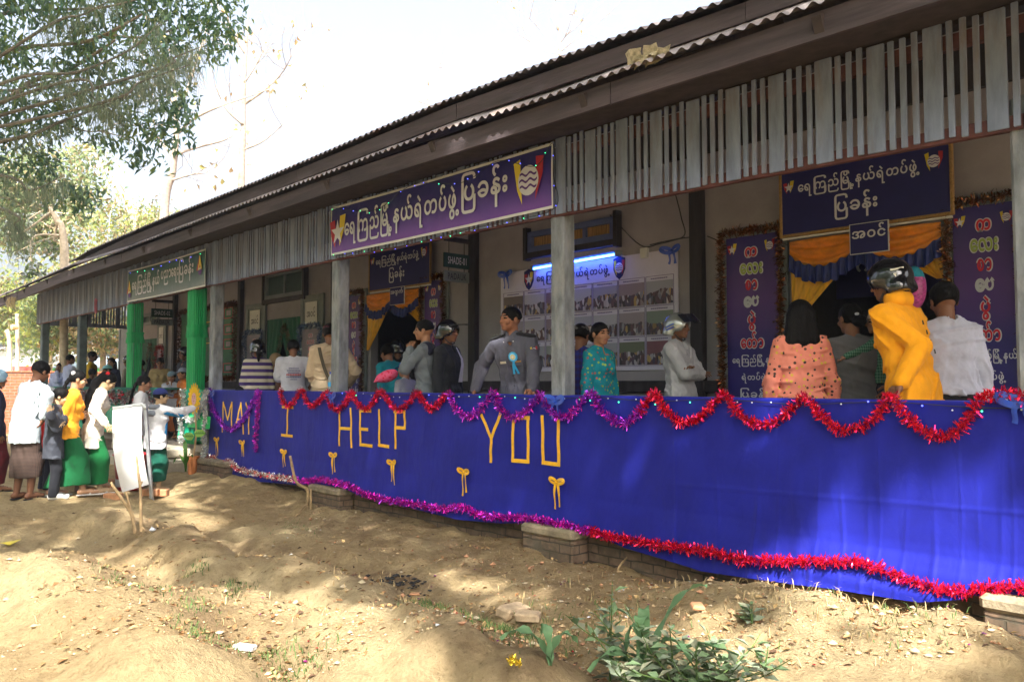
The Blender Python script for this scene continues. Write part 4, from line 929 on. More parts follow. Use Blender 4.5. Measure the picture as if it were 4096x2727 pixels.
mb = MB(); mb.poly([(a * ax * .34, b * az * .36) for a, b in circle()], c + nF * .02, UX, EZ, 0, .004); hd = mb.build('face', mat('pink_card', (.75, .42, .42), .7, var=.05), t)
mb = MB()
for x in (-.13, .13):
    mb.poly([(x * ax + a * .045 * ax, .08 * az + b * .03 * az) for a, b in circle(1, 10)], c + nF * .024, UX, EZ)
    mb.poly([(x * ax - .08 * ax, .16 * az), (x * ax + .08 * ax, .16 * az), (x * ax + .08 * ax, .185 * az), (x * ax - .08 * ax, .185 * az)], c + nF * .024, UX, EZ)
mb.poly([(-.02 * ax, .02 * az), (.02 * ax, .02 * az), (.0, -.05 * az)], c + nF * .024, UX, EZ)
mb.poly([(-.12 * ax, -.10 * az), (0, -.17 * az), (.12 * ax, -.10 * az), (0, -.13 * az)], c + nF * .024, UX, EZ); mb.build('features', DARKTX, hd)
mb = MB(); mb.tube(smooth_path([c - nF * .01 - EZ * az * .6, PY(785, 1720, Yp), PY(780, 1780, Yp), top - EZ * .05], 4), .014, 8); mb.build('stem', mat('pale_bamboo', (.50, .36, .20), .7), t)
for px, py, sg in ((757, 1745, -1), (797, 1733, 1)):
    q = PY(px, py, Yp - .02); mb = MB(); L = .10
    mb.poly([(sg * L, .0), (sg * L * .5, L * .55), (-sg * L * .3, L * .6), (-sg * L * .8, L * .1), (-sg * L * .4, -L * .55), (sg * L * .3, -L * .5)], q, UX, EZ, 0, .003); lf = mb.build('leaf', mat('leaf_green_card', (.30, .55, .12), .7), t)
    mb = MB()
    for k in (-.6, -.3, 0, .3): mb.poly([(sg * L * k, -L * .05), (sg * L * (k + .25), L * .35), (sg * L * (k + .31), L * .33), (sg * L * (k + .07), -L * .05)], q + nF * .002, UX, EZ)
    mb.poly([(-sg * L * .8, -.005), (sg * L, -.005), (sg * L, .005), (-sg * L * .8, .005)], q + nF * .003, UX, EZ); mb.build('veins', mat('dark_vein_card', (.03, .20, .04), .7), lf)
hP = top[2] - foot[2]
mb = MB(); mb.lathe(foot - EZ * .02, [(0, 0), (.055, 0), (.078, hP * .9), (.092, hP * .9), (.092, hP + .01), (.078, hP + .01), (.07, hP * .9), (0, hP * .88)], 18); mb.build('pot', mat('terracotta', (.50, .18, .06), .8, var=.2, scale=10), t, smooth=False)
# small corn-leaf plant by the step
def strap_plant(base, leaves, m, label, name='leafy_plant', cat='plant'):
    t = thing(name, label, cat, base); mb = MB()
    for (dx, dy, h, L, wd, droop, tw) in leaves:
        n = 12; P = []; d = np.array([dx, dy, 0.]); 
        for q in np.linspace(0, 1, n):
            p = np.array(base) + d * L * q ** 1.3 + EZ * (h * math.sin(q * math.pi * (.5 + .35 * droop)) )
            P.append(p)
        P = np.array(P); T = np.gradient(P, axis=0); T /= np.linalg.norm(T, axis=1)[:, None]; sd = np.cross(T, (0, 0, 1.)); sd /= np.linalg.norm(sd, axis=1)[:, None] + 1e-6
        q = np.linspace(0, 1, n); ww = wd * np.sin(np.pi * (q * .93 + .07)) ** .7 * (1 - .15 * q)
        nn = np.cross(sd, T); rp = .012 * np.sin(q * 17 + dx * 9)[:, None] * nn
        a = tw * q; sd2 = sd * np.cos(a)[:, None] + nn * np.sin(a)[:, None]
        mb.grid(np.stack([P - sd2 * ww[:, None] + nn * ww[:, None] * .35 + rp, P, P + sd2 * ww[:, None] + nn * ww[:, None] * .35 - rp], 1))
    mb.build('leaves', m, t, smooth=True); return t
LEAFY = mat('young_maize_leaf', (.085, .22, .03), .5, var=.35, scale=9, leaf=.35, stretch=(1, 1, 1))
strap_plant(PZ(742, 1885, .32), [(-.5, .1, .42, .3, .03, .3, .2), (.3, -.2, .30, .25, .026, .8, .1), (-.8, -.3, .22, .3, .024, 1., .3), (.6, .3, .25, .2, .02, .6, 0)], LEAFY, 'small green plant sprouting beside the entrance step')

# ------------------------------------------------------------------ drapes in the doorways
def doorway(label, d, pxl, zt, yel, ora, blu, band, big):
    xa, xb = d[0], d[1]; Y = YW - .06; W_ = xb - xa
    t = thing('door_drape', label, 'curtain', (xa, Y, zt - 1.2))
    n = 2
    for k in range(n):
        a, b = xa + W_ * k / n, xa + W_ * (k + 1) / n; dep = .20 if big else .22
        P = []
        for v in np.linspace(0, 1, 14):
            row = []
            for u in np.linspace(0, 1, 22):
                sg = math.sin(math.pi * u) ** .8; z = zt - (.06 + .02 * v) - v * (.10 + dep * .75 * sg) * (1 if u else 1)
                row.append((a + (b - a) * u, Y - .03 - .035 * math.sin(v * 16) * sg - .05 * sg, z))
            P.append(row)
        mb = MB(); mb.grid(np.array(P)); mb.build('swag', ora, t, smooth=True)
        P = []
        for v in np.linspace(0, 1, 5):
            row = []
            for u in np.linspace(0, 1, 90):
                sg = math.sin(math.pi * u) ** .8; z = zt - .08 - (.10 + dep * .75 * sg) - v * band
                row.append((a + (b - a) * u, Y - .05 - .045 * sg - .02 * math.sin(u * 60 + k) * (.4 + v), z + .012 * math.sin(u * 43)))
            P.append(row)
        mb = MB(); mb.grid(np.array(P)); mb.build('ruffle', blu, t, smooth=True)
    for sg, frac, zl in ((0, .30, yel[0]), (1, .26, yel[1])):
        P = []
        for v in np.linspace(0, 1, 14):
            row = []
            for u in np.linspace(0, 1, 30):
                wd = W_ * frac * 1.5 * (1 - v) + .05
                x = u * wd if sg == 0 else W_ - u * wd
                row.append((xa + x, Y - .015 + .012 * math.sin(u * 26 + v * 2) , zt - .2 - v * (zt - .2 - zl) + (0)))
            P.append(row)
        mb = MB(); mb.grid(np.array(P)); mb.build('drape', YCURT if ora is OCURT else GRNCURT2, t, smooth=True)
    return t
zD = BD[2]; zC = BC_Z = BC and PY(1595, 1152, YW - .13)[2]
doorway('orange and yellow drapes with navy ruffle in the wide right-hand doorway', DOORS[3], 0, zD + .02, (PY(3260, 1290, YW)[2], PY(3740, 1120, YW)[2]), OCURT, NAVYCURT, .16, True)
doorway('orange and yellow drapes with navy ruffle in the far doorway behind the smoking man', DOORS[2], 0, zC + .02, (PY(1515, 1400, YW)[2], PY(1690, 1285, YW)[2]), OCURT, NAVYCURT, .13, False)
# inner sign on dark cloth in the wide doorway
xq = PY(3460, 1090, 8.3); t = thing('inner_sign', 'navy cloth with white script hung inside the wide doorway', 'sign', xq)
mb = MB(); mb.box((xq[0] + .3, 8.3, xq[2]), (1.2, .02, .5)); mb.build('cloth', NAVYBAN, t)
mb = MB(); text_on(mb, ['က', 'န့်', 'က', 'န့်'], (xq[0] - .08, 8.285, xq[2] - .07), EX, EZ, 0, .75, 0, .26, 0, .022); mb.build('lettering', SILVERTX, t)
def green_drape(d, zt, label, gar):
    xa, xb = d[0], d[1]; W_ = xb - xa; Y = YW - .03; zb = 1.3
    t = thing('door_drape', label, 'curtain', (xa, Y, zb))
    for sg in (0, 1):
        P = []
        for v in np.linspace(0, 1, 14):
            wd = W_ * (.56 * (1 - v) + .10)
            P.append([(xa + (u * wd if sg == 0 else W_ - u * wd), Y - .012 + .012 * math.sin(u * 30), zt - v * (zt - zb)) for u in np.linspace(0, 1, 26)])
        mb = MB(); mb.grid(np.array(P)); mb.build('drape', GRNCURT2, t, smooth=True)
    pts = [(xa + W_ * .12, Y - .05, zb + .3), (xa + W_ * .35, Y - .05, (zt + zb) / 2), (xa + W_ * .56, Y - .05, zt - .12), (xa + W_ * .75, Y - .05, (zt + zb) / 2 + .1), (xa + W_ * .88, Y - .05, zb + .4)]
    V_, F_, mi_ = tinsel(smooth_path(pts, 8), .05, [T_GOLD], '', dens=420, mesh_only=True, seed=61); mesh('bronze_tinsel', V_, F_, [T_GOLD], t, mi_)
    return t
green_drape(DOORS[1], DOORS[1][2], 'green curtains tied apart with bronze tinsel in the doorway before the two standing onlookers', 0)
green_drape(DOORS[0], DOORS[0][2], 'green curtains tied apart in the doorway between the green curtained posts', 0)
# tinsel frames round posters and board
def frame_tinsel(x0, x1, z0, z1, Y, mats, label, rad=.05, top_only=False, dens=750):
    c = [(x0, Y, z0), (x0, Y, z1), (x1, Y, z1), (x1, Y, z0)] + ([] if top_only else [(x0, Y, z0)])
    P = np.vstack([np.linspace(a, b, 14)[:-1] for a, b in zip(c[:-1], c[1:])] + [[c[-1]]]); P = P + RNG.normal(0, .006, P.shape)
    return tinsel(P, rad, mats, label, seed=int(abs(x0) * 100), dens=dens, blade=.009)
for P_, lab in ((P_D1, 'bronze tinsel frame round the door poster left of the wide doorway'), (P_D2, 'bronze tinsel frame round the door poster at the right edge'), (P_C1, 'bronze tinsel frame round the poster beside the maroon capped man'), (P_C2, 'bronze tinsel frame round the poster behind the black helmet')):
    frame_tinsel(P_[0] - .045, P_[1] + .045, P_[2] - .05, P_[3] + .05, P_[4] - .03, [T_GOLD, T_ORANGE, T_GOLD], lab, .055)
for P_, lab in ((P_B1, 'steel blue tinsel arch on the door leaf behind the striped woman'), (P_B2, 'steel blue tinsel arch on the door leaf beside the maroon cap')):
    frame_tinsel(P_[0] - .05, P_[1] + .05, P_[2] - .05, P_[3] + .06, P_[4] - .03, [T_BLUE, T_SILV, T_BLUE], lab, .06)
frame_tinsel(P_A2[0] - .03, P_A2[1] + .03, P_A2[2], P_A2[3] + .04, P_A2[4] - .03, [T_RED, T_ORANGE], 'red tinsel on the door leaf between the green curtained posts', .05)
frame_tinsel(BOARD[0], BOARD[1], BOARD[2], BOARD[3], YW - .06, [T_ORANGE, T_GOLD], 'rust coloured tinsel frame round the green notice board', .08, dens=650)
for (px, py), lab in (((2025, 1100), 'blue bow at the upper left corner of the photo display'), ((2688, 1005), 'blue bow at the upper right corner of the photo display')):
    bow(px, py, .13, BRIB, lab, 'blue bows on the photo display', Y=YW - .06, tails=1.2)
# loose wires on the wall
mb = MB()
for pts in ([(2440, 860), (2560, 980), (2640, 975), (2740, 950)], [(2700, 770), (2725, 870), (2735, 945), (2640, 970), (2600, 980)], [(2830, 945), (2890, 970)], [(2600, 980), (2690, 960), (2790, 945)]):
    mb.tube(smooth_path([PY(x, y, YW - .02) for x, y in pts], 6), .006, 5)
tag(mb.build('electric_wire', WIRE), 'loose dark electric wires sagging on the cream wall above the photo display', 'wire')
mb = MB(); p = PY(2578, 1012, YW - .03); mb.box(p, (.10, .06, .12), bev=.01); tag(mb.build('socket_box', WHITE), 'small pale electric socket box above the photo display', 'socket')
p = PY(380, 1195, 5.2); mb = MB()
for k in range(6): mb.grid(np.array([[p + (random.uniform(-.02, .02) + s_ * .05, -.02 * k % .05, -.07 * q + random.uniform(-.03, .03)) for s_ in (-.4, .4)] for q in range(5)]))
tag(mb.build('pink_rag', mat('pink_plastic', (.55, .03, .10), .5)), 'pink scrap of plastic snagged on the slats at the far left', 'scrap')
# straw nest at the roof corner
p = PY(50, 1195, 4.46); mb = MB(); r = random.Random(5)
for k in range(46):
    a = p + (r.uniform(-.28, .28), r.uniform(-.05, .05), r.uniform(-.03, .05)); mb.tube([a, a + (r.uniform(-.05, .05), r.uniform(-.05, .02), -.10), a + (r.uniform(-.09, .09), -.02, r.uniform(-.3, -.12))], .004, 4)
tag(mb.build('straw_tuft', mat('dry_straw', (.45, .35, .18), .9, leaf=.2)), 'tuft of dry straw hanging from the far left corner of the eaves', 'straw')
# bottle on the rail
p = PY(1322, 1560, 5.30); p[2] = RAIL + .005
t = thing('water_bottle', 'clear water bottle with blue cap and label standing on the rail', 'bottle', p)
mb = MB(); mb.lathe(p, [(0, 0), (.03, 0), (.033, .01), (.033, .15), (.03, .17), (.013, .205), (.013, .215)], 14); mb.build('bottle_body', mat('clear_plastic', (.55, .62, .68), .12, alpha=.45, var=.02), t, smooth=True)
mb = MB(); mb.lathe(p + EZ * .215, [(0, .028), (.016, .028), (.016, 0), (0, 0)], 12); mb.build('cap', BRIB, t)
mb = MB(); mb.lathe(p + EZ * .06, [(.0342, 0), (.0342, .055)], 14); mb.build('label_band', mat('sky_blue_label', (.03, .33, .70), .4), t)
# ------------------------------------------------------------------ ground: eroded clay, ridges, a trench, a mound
def _seg(X, Y, P):
    d = np.full(np.shape(X), 1e9)
    for a, b in zip(P[:-1], P[1:]):
        ax, ay = a[0], a[1]; dx, dy = b[0] - ax, b[1] - ay; L = dx * dx + dy * dy
        t = np.clip(((X - ax) * dx + (Y - ay) * dy) / L, 0, 1); d = np.minimum(d, np.hypot(X - ax - t * dx, Y - ay - t * dy))
    return d
gp = lambda x, y, z=.1: PZ(x * .8917, 1900 + y * .8917, z)
RIDGE = [[gp(480, 250), gp(760, 300), gp(1000, 470), (gp(1300, 470)), gp(1700, 620), gp(2080, 800), gp(2300, 930)],
         [gp(-100, 480), gp(250, 470), gp(420, 600), gp(640, 760), gp(800, 930)], [gp(900, 560), gp(1150, 700), gp(1500, 800), gp(1900, 900)]]
HOLLOW = [[gp(420, 430), gp(640, 570), gp(860, 690), gp(1050, 790), gp(1300, 920)], [gp(700, 260), gp(1150, 350), gp(1500, 440), gp(1900, 560), gp(2200, 760), gp(2400, 900)]]
MOUND = PZ(3250, 2440, .25); CREST = [PZ(2930, 2330, .30), PZ(3120, 2350, .33), PZ(3400, 2440, .28), PZ(3800, 2560, .18)]
CX_ = [p[0] for p in CREST]; CY_ = [p[1] for p in CREST]
def ground_h(X, Y):
    X = np.asarray(X, float); Y = np.asarray(Y, float)
    near = np.exp(-((np.maximum(np.abs(X + 9) - 9, 0) / 6) ** 2)) * np.exp(-(np.maximum(np.abs(Y - 2.5) - 4, 0) / 4) ** 2)
    h = .04 + .16 * np.clip((-X - 8.5) / 3.0, 0, 1) * np.clip((5.6 - np.abs(Y - 2)) / 4, 0, 1)
    h = h + (.09 * (vnoise(X * .5, Y * .5, 1) - .5) + .07 * (vnoise(X * 1.3, Y * 1.3, 2) - .5)) * near * np.clip((X + 12) / 3 * -1 + 1.6, .35, 1)
    for k, P in enumerate(RIDGE): h = h + (.22, .21, .13)[k] * np.exp(-(_seg(X, Y, P) / (.36, .42, .30)[k]) ** 3.2) * (.75 + .5 * vnoise(X * 2, Y * 2, 3))
    for k, P in enumerate(HOLLOW): h = h - (.09, .12)[k] * np.exp(-(_seg(X, Y, P) / (.32, .42)[k]) ** 2)
    bank = np.clip((Y - 4.1) / 1.1, 0, 1) * (X > -16) * np.clip(-(X + .2) / 1.5 + 1, 0, 1)
    h = h + (.02 + .10 * np.clip((-X - 8) / 3, 0, 1)) * bank * (.7 + .6 * vnoise(X * 1.1, Y * .6, 4)) * np.clip((X + 16) / 1.5, 0, 1)
    dm = _seg(X, Y, CREST); fr = np.where(Y > 4.95 + 0 * X, .22, .60); h = h + .19 * np.exp(-(dm / np.where((Y - np.interp(X, CX_, CY_)) > 0, .20, .52)) ** 2) * (.8 + .4 * vnoise(X * 3, Y * 3, 17)); dm = dm / .6
    h = h - .07 * np.clip((Y - 4.95) / .2, 0, 1) * np.clip((X + 5) / 1.2, 0, 1)
    wx = .35 * vnoise(X * 2.1, Y * 2.1, 41); h = h + near * .05 * (np.abs(vnoise(X * 1.9 + wx, Y * 1.5 + wx, 42) - .5) * 2) ** .6 * np.clip((X + 14) / 5, 0, 1)
    e = vnoise(X * 4.3 + Y * 1.2, Y * 4.3, 6); e2 = vnoise(X * 9.1, Y * 9.1, 7); e3 = vnoise(X * 19, Y * 19, 8)
    rough = .45 + .75 * np.exp(-dm ** 2 * .6)
    h = h + near * (.036 * (np.abs(e - .5) * 2) ** .7 + .030 * e2 + .016 * e3 * rough * 1.4) * np.clip(1.25 + (X + 9) * .12, .25, 1.15)
    far = np.clip((np.hypot(X + 8, Y) - 24) / 30, 0, 1)
    return h * (1 - far) + .05 * far
def axis(parts):
    o = []
    for a, b, s in parts: o += list(np.arange(a, b, s))
    return np.array(o + [parts[-1][1]])
gx = axis([(-400, -60, 34), (-60, -30, 3.), (-30, -17, .35), (-17, -11.5, .09), (-11.5, -6.5, .045), (-6.5, .8, .027), (.8, 6, .3), (6, 30, 3), (30, 400, 37)])
gy = axis([(-400, -40, 40), (-40, -9, 3.1), (-9, -2.5, .32), (-2.5, -.2, .09), (-.2, 5.5, .028), (5.5, 8, .25), (8, 40, 3.2), (40, 400, 36)])
GXX, GYY = np.meshgrid(gx, gy, indexing='ij'); GZ = ground_h(GXX, GYY)
n, k = GXX.shape; i, j = np.meshgrid(np.arange(n - 1), np.arange(k - 1), indexing='ij'); a = (i * k + j).ravel()
def dirt_mat():
    m, t, b = nodes('dry_clay_earth'); tc = N(t, 'TexCoord'); v = tc.outputs['Object']
    n1 = N(t, 'TexNoise', Scale=.55, Detail=8., Roughness=.62); n2 = N(t, 'TexNoise', Scale=7., Detail=10., Roughness=.72); n3 = N(t, 'TexNoise', Scale=34., Detail=6., Roughness=.75)
    for q in (n1, n2, n3): t.links.new(v, q.inputs['Vector'])
    c1 = ramp(t, n1.outputs[0], [(.32, (.40, .285, .15)), (.5, (.515, .395, .22)), (.68, (.59, .475, .285))])
    c2 = ramp(t, n2.outputs[0], [(.28, (.45, .40, .35)), (.5, (.96, .94, .9)), (.75, (1.12, 1.12, 1.12))])
    c3 = ramp(t, n3.outputs[0], [(.30, (.42, .38, .33)), (.44, (1, 1, 1)), (.80, (1.06, 1.06, 1.06))])
    m1 = N(t, 'MixRGB', blend_type='MULTIPLY'); m1.inputs[0].default_value = .75; t.links.new(c1, m1.inputs[1]); t.links.new(c2, m1.inputs[2])
    m2 = N(t, 'MixRGB', blend_type='MULTIPLY'); m2.inputs[0].default_value = .9; t.links.new(m1.outputs[0], m2.inputs[1]); t.links.new(c3, m2.inputs[2])
    at = N(t, 'Attribute', attribute_name='litter'); n4 = N(t, 'TexNoise', Scale=3.2, Detail=8., Roughness=.7); t.links.new(v, n4.inputs['Vector'])
    mm = N(t, 'Math', operation='MULTIPLY'); t.links.new(at.outputs['Fac'], mm.inputs[0]); t.links.new(ramp(t, n4.outputs[0], [(.36, (.1, .1, .1)), (.62, (1, 1, 1))]), mm.inputs[1])
    m3 = N(t, 'MixRGB'); m3.inputs[2].default_value = (.20, .13, .075, 1); t.links.new(mm.outputs[0], m3.inputs[0]); t.links.new(m2.outputs[0], m3.inputs[1])
    m4 = N(t, 'MixRGB', blend_type='MULTIPLY'); m4.inputs[0].default_value = .0; t.links.new(m3.outputs[0], b.inputs['Base Color']); b.inputs['Roughness'].default_value = .97; b.inputs['Specular IOR Level'].default_value = .1
    vd_ = N(t, 'MixRGB', blend_type='ADD'); vd_.inputs[0].default_value = .16; t.links.new(v, vd_.inputs[1]); t.links.new(n2.outputs['Color'], vd_.inputs[2]); vo = N(t, 'TexVoronoi', Scale=7.5, feature='DISTANCE_TO_EDGE'); t.links.new(vd_.outputs[0], vo.inputs['Vector'])
    ck = ramp(t, vo.outputs['Distance'], [(.0, (.0, .0, .0)), (.035, (1, 1, 1))])
    ad = N(t, 'Math', operation='MULTIPLY_ADD'); ad.inputs[1].default_value = .6; t.links.new(n3.outputs[0], ad.inputs[0]); t.links.new(n2.outputs[0], ad.inputs[2])
    a2 = N(t, 'Math', operation='MULTIPLY_ADD'); a2.inputs[1].default_value = .05; t.links.new(ck, a2.inputs[0]); t.links.new(ad.outputs[0], a2.inputs[2])
    bumpn(t, b, a2.outputs[0], 1.0, .085); return m
GR = mesh('ground', np.stack([GXX, GYY, GZ], -1).reshape(-1, 3), np.stack([a, a + k, a + k + 1, a + 1], 1), dirt_mat(), smooth=True, loc=(0, 0, 0)); GR['kind'] = 'structure'
lit = np.zeros(GXX.shape)
for P, wd, am in ((HOLLOW[0], .30, .75), (HOLLOW[1], .55, .95)): lit = np.maximum(lit, am * np.exp(-(_seg(GXX, GYY, P) / wd) ** 2))
lit = np.maximum(lit, .7 * np.clip((GYY - 3.6) / .8, 0, 1) * np.clip(1 - (GXX + 7.5) / -3.5, 0, 1) * (1 - .9 * np.exp(-(((GXX - MOUND[0]) / 1.3) ** 2 + ((GYY - MOUND[1]) / .6) ** 2))))
fire = PZ(1560, 2345, .0); lit = np.maximum(lit, 1.3 * np.exp(-(((GXX - fire[0]) / .4) ** 2 + ((GYY - fire[1]) / .25) ** 2)))
at = GR.data.attributes.new('litter', 'FLOAT', 'POINT'); at.data.foreach_set('value', lit.ravel().astype(np.float32))
def gh(x, y): return float(ground_h(np.array([x]), np.array([y]))[0])
def GP(px, py):
    """the point of the ground seen at a photograph pixel"""
    p = PZ(px, py, .1)
    for _ in range(6): p = PZ(px, py, gh(p[0], p[1]))
    return p

# ------------------------------------------------------------------ litter, stones, bricks, grass
def scatter(n, region, seed):
    r = np.random.default_rng(seed); P = []
    while len(P) < n:
        q = r.random((n * 2, 2)); pts = [PZ(x, y, .08) for x, y in zip(region[0] + q[:, 0] * (region[1] - region[0]), region[2] + q[:, 1] ** 1.0 * (region[3] - region[2]))]
        P += [p for p in pts if p[1] < 5.25]
    P = np.array(P[:n]); P[:, 2] = ground_h(P[:, 0], P[:, 1]); return P, r
def leaf_cards(C, nrm, size, r, asp=.42, fold=.25, dirv=None):
    """pointed leaves, two faces each, folded on the midrib"""
    n = len(C); nrm = nrm / (np.linalg.norm(nrm, axis=1)[:, None] + 1e-9)
    d = r.normal(size=(n, 3)) if dirv is None else dirv
    d = d - nrm * (d * nrm).sum(1)[:, None]; d /= np.linalg.norm(d, axis=1)[:, None] + 1e-9; s = np.cross(nrm, d)
    L = np.broadcast_to(size, (n,))[:, None]
    b = C; tip = C + d * L - nrm * L * .12; a1 = C + d * L * .45 + s * L * asp / 2 + nrm * L * fold * .4; a2 = C + d * L * .45 - s * L * asp / 2 + nrm * L * fold * .4
    V = np.stack([b, a1, tip, a2], 1).reshape(-1, 3); k = np.arange(n)[:, None] * 4
    return V, np.hstack([np.vstack([k + [0, 1, 2]]), ]).reshape(-1, 3), k
def leaves_mesh(name, C, nrm, size, mats, r, parent=None, asp=.42, fold=.25, dirv=None, smooth=False):
    V, F1, k = leaf_cards(C, nrm, size, r, asp, fold, dirv); F_ = np.vstack([k + [0, 1, 2], k + [0, 2, 3]])
    mi = r.integers(0, len(mats), len(C)); return mesh(name, V, F_, mats, parent, np.r_[mi, mi])
DRY = [mat('dry_brown_leaf', (.26, .13, .05), .8, var=.4, leaf=.15), mat('dry_tan_leaf', (.42, .28, .12), .8, var=.3, leaf=.15), mat('dead_dark_leaf', (.10, .055, .03), .9, var=.4), mat('yellowed_leaf', (.55, .36, .05), .7, var=.2, leaf=.2)]
P, r = scatter(4300, (150, 4096, 2060, 2727), 11)
w_ = np.zeros(len(P))
for Q in HOLLOW: w_ = np.maximum(w_, np.exp(-(_seg(P[:, 0], P[:, 1], Q) / .5) ** 2))
w_ = np.maximum(w_, .6 * (P[:, 1] > 3.9)); P = P[r.random(len(P)) < .12 + .75 * w_]
nr_ = r.normal(0, .35, (len(P), 3)); nr_[:, 2] = 1
tag(leaves_mesh('leaf_litter', P + [0, 0, .008], nr_, r.uniform(.02, .055, len(P)), [DRY[0], DRY[0], DRY[1], DRY[2], DRY[1]], r, asp=.5), 'scattered dry brown leaves lying in the hollows of the clay', 'leaves', kind='stuff')
P, r = scatter(6500, (0, 4096, 2000, 2727), 12); P = P[r.random(len(P)) < np.clip(.22 + .8 * (P[:, 0] > -4) + .5 * (P[:, 1] > 4), 0, 1)]
mb = MB(); 
ico = np.array([[0, 0, 1], [.9, 0, .3], [.28, .85, .3], [-.72, .53, .3], [-.72, -.53, .3], [.28, -.85, .3], [0, 0, -.6]]); icf = [(0, 1, 2), (0, 2, 3), (0, 3, 4), (0, 4, 5), (0, 5, 1), (6, 2, 1), (6, 3, 2), (6, 4, 3), (6, 5, 4), (6, 1, 5)]
for p in P:
    s = r.uniform(.003, .010) * (1 + (r.random() < .10) * 1.4); mb.add((ico * r.uniform(.6, 1.3, (7, 1)) * s * [1.2, 1, .9]) @ rotz(r.uniform(0, 6)).T + p + [0, 0, s * .2], icf, int(r.integers(0, 3)))
tag(mb.build('gravel', [mat('clay_crumb', (.46, .33, .18), .95), mat('brick_crumb', (.42, .22, .12), .95), mat('pale_pebble', (.44, .36, .24), .9)]), 'clay crumbs, pebbles and brick chips strewn over the ground', 'gravel', kind='stuff')
P, r = scatter(130, (900, 4096, 2060, 2727), 13); mb = MB()
for p in P:
    s = r.uniform(.006, .013); mb.add(np.array([[-s, -s, 0], [s, -s * .6, .004], [s * .8, s, .002], [-s * .7, s * .8, .006]]) @ rotz(r.uniform(0, 6)).T + p + [0, 0, .01], [(0, 1, 2, 3)], int(r.integers(0, 4)))
tag(mb.build('tinsel_litter', [T_MAG, T_RED, WHITE, T_GOLD]), 'tiny scraps of foil and paper littering the ground below the cloth', 'litter', kind='stuff')
# ash of a small fire
mb = MB(); r = np.random.default_rng(14); fp = GP(1560, 2340)
for k in range(150):
    q = r.normal(0, 1, 2) * [.20, .10]; s = r.uniform(.008, .028); p = np.array([fp[0] + q[0], fp[1] + q[1], 0]); p[2] = gh(p[0], p[1]) + s * .25
    mb.add((ico * r.uniform(.5, 1.3, (7, 1)) * s * [1.4, 1, .6]) @ rotz(r.uniform(0, 6)).T + p, icf)
tag(mb.build('fire_ash', mat('charred_ash', (.022, .02, .02), .95, var=.5)), 'small black patch of ash and charred litter in the trench', 'ash', kind='stuff')
def chunk(px, py, s, m, label, name='brick_piece', cat='brick', flat=.55, asp=1.5, rz=None, group=None):
    p = GP(px, py); r = random.Random(px + py); mb = MB(); rz = r.uniform(0, 3) if rz is None else rz
    mb.box((0, 0, 0), (s * asp, s, s * flat), rot=rotz(rz) @ rotx(r.uniform(-.12, .12)), bev=s * .10); V = mb.V[0]; mb.V[0] = V * (1 + np.array([[r.uniform(-.08, .08)] for _ in V])) + p + (0, 0, s * flat * .42)
    tag(mb.build(name, m), label, cat, group)
chunk(2052, 2462, .13, DUSTBR, 'dusty broken brick lying in the hollow left of the weeds'); chunk(2112, 2478, .10, DUSTBR, 'smaller broken brick piece touching the dusty brick in the hollow', rz=.6)
chunk(2790, 2430, .075, LOOSEBR, 'flat reddish brick shard at the left foot of the clay mound', flat=.35); chunk(2905, 2345, .075, LOOSEBR, 'rounded brick piece under the red tinsel at the left of the mound', asp=1.9, rz=.4)
chunk(2870, 2340, .06, LOOSEBR, 'small tilted tile piece behind the rounded brick piece', flat=.3); chunk(3065, 2350, .06, DUSTBR, 'pale clod on the crest of the mound below the red tinsel'); chunk(3235, 2405, .055, LOOSEBR, 'orange brick chip on the right slope of the mound crest'); chunk(1660, 2378, .055, LOOSEBR, 'flat orange tile shard beside the ash patch', flat=.25)
chunk(980, 2597, .055, SHEETW, 'smooth white stone lying between the clay ridges', name='white_stone', cat='stone', asp=2.2)
def stick(pts, rad, label, m=TIMBER, name='stick', taper=.5, off=0.):
    P = smooth_path(pts, 6); mb = MB(); mb.tube(P, np.linspace(rad, rad * taper, len(P)) * (1 + .1 * np.sin(np.arange(len(P)) * 2.1)), 7); return tag(mb.build(name, m, smooth=True), label, 'stick')
g = GP(1228, 2037)
stick([g - EZ * .03, g + (-.05, .03, .22), PD(1185, 1925, (g - EYE) @ FW + .02), PD(1160, 1822, (g - EYE) @ FW + .05)], .022, 'crooked bare stick planted in the bank and leaning left against the blue cloth', taper=.7)
g = GP(1243, 2035); stick([g - EZ * .02, g + (0, 0, .1), g + (-.02, .01, .23)], .014, 'short pale peg beside the foot of the leaning stick', taper=.9)
g = GP(1185, 2062); stick([g, GP(1228, 2035) + EZ * .06], .008, 'thin twig lying against the foot of the leaning stick')
g = GP(542, 2130); D = (g - EYE) @ FW
t = thing('forked_branch', 'forked bare branch stuck in the ground before the white sheet board', 'stick', g)
for nm, pts, rd in (('stem', [(542, 2135), (528, 2060), (500, 2010), (460, 1955), (443, 1928)], .020), ('side_branch', [(528, 2060), (512, 1995), (503, 1965)], .013)):
    mb = MB(); P = smooth_path([PD(x, y, D) for x, y in pts], 6); mb.tube(P, np.linspace(rd, rd * .6, len(P)), 7); mb.build(nm, TIMBER, t, smooth=True)
g2 = GP(565, 2135); D = (g2 - EYE) @ FW
t = thing('forked_branch', 'tall straight bare branch stuck in the ground nearest the white sheet board', 'stick', g2)
for nm, pts, rd in (('stem', [(566, 2140), (564, 2060), (562, 1960), (553, 1890), (546, 1822)], .017), ('side_branch', [(566, 2105), (598, 2140), (612, 2158)], .010), ('side_branch', [(560, 1940), (569, 1925)], .012)):
    mb = MB(); P = smooth_path([PD(x, y, D - .02) for x, y in pts], 6); mb.tube(P, np.linspace(rd, rd * .6, len(P)), 7); mb.build(nm, TIMBER, t, smooth=True)
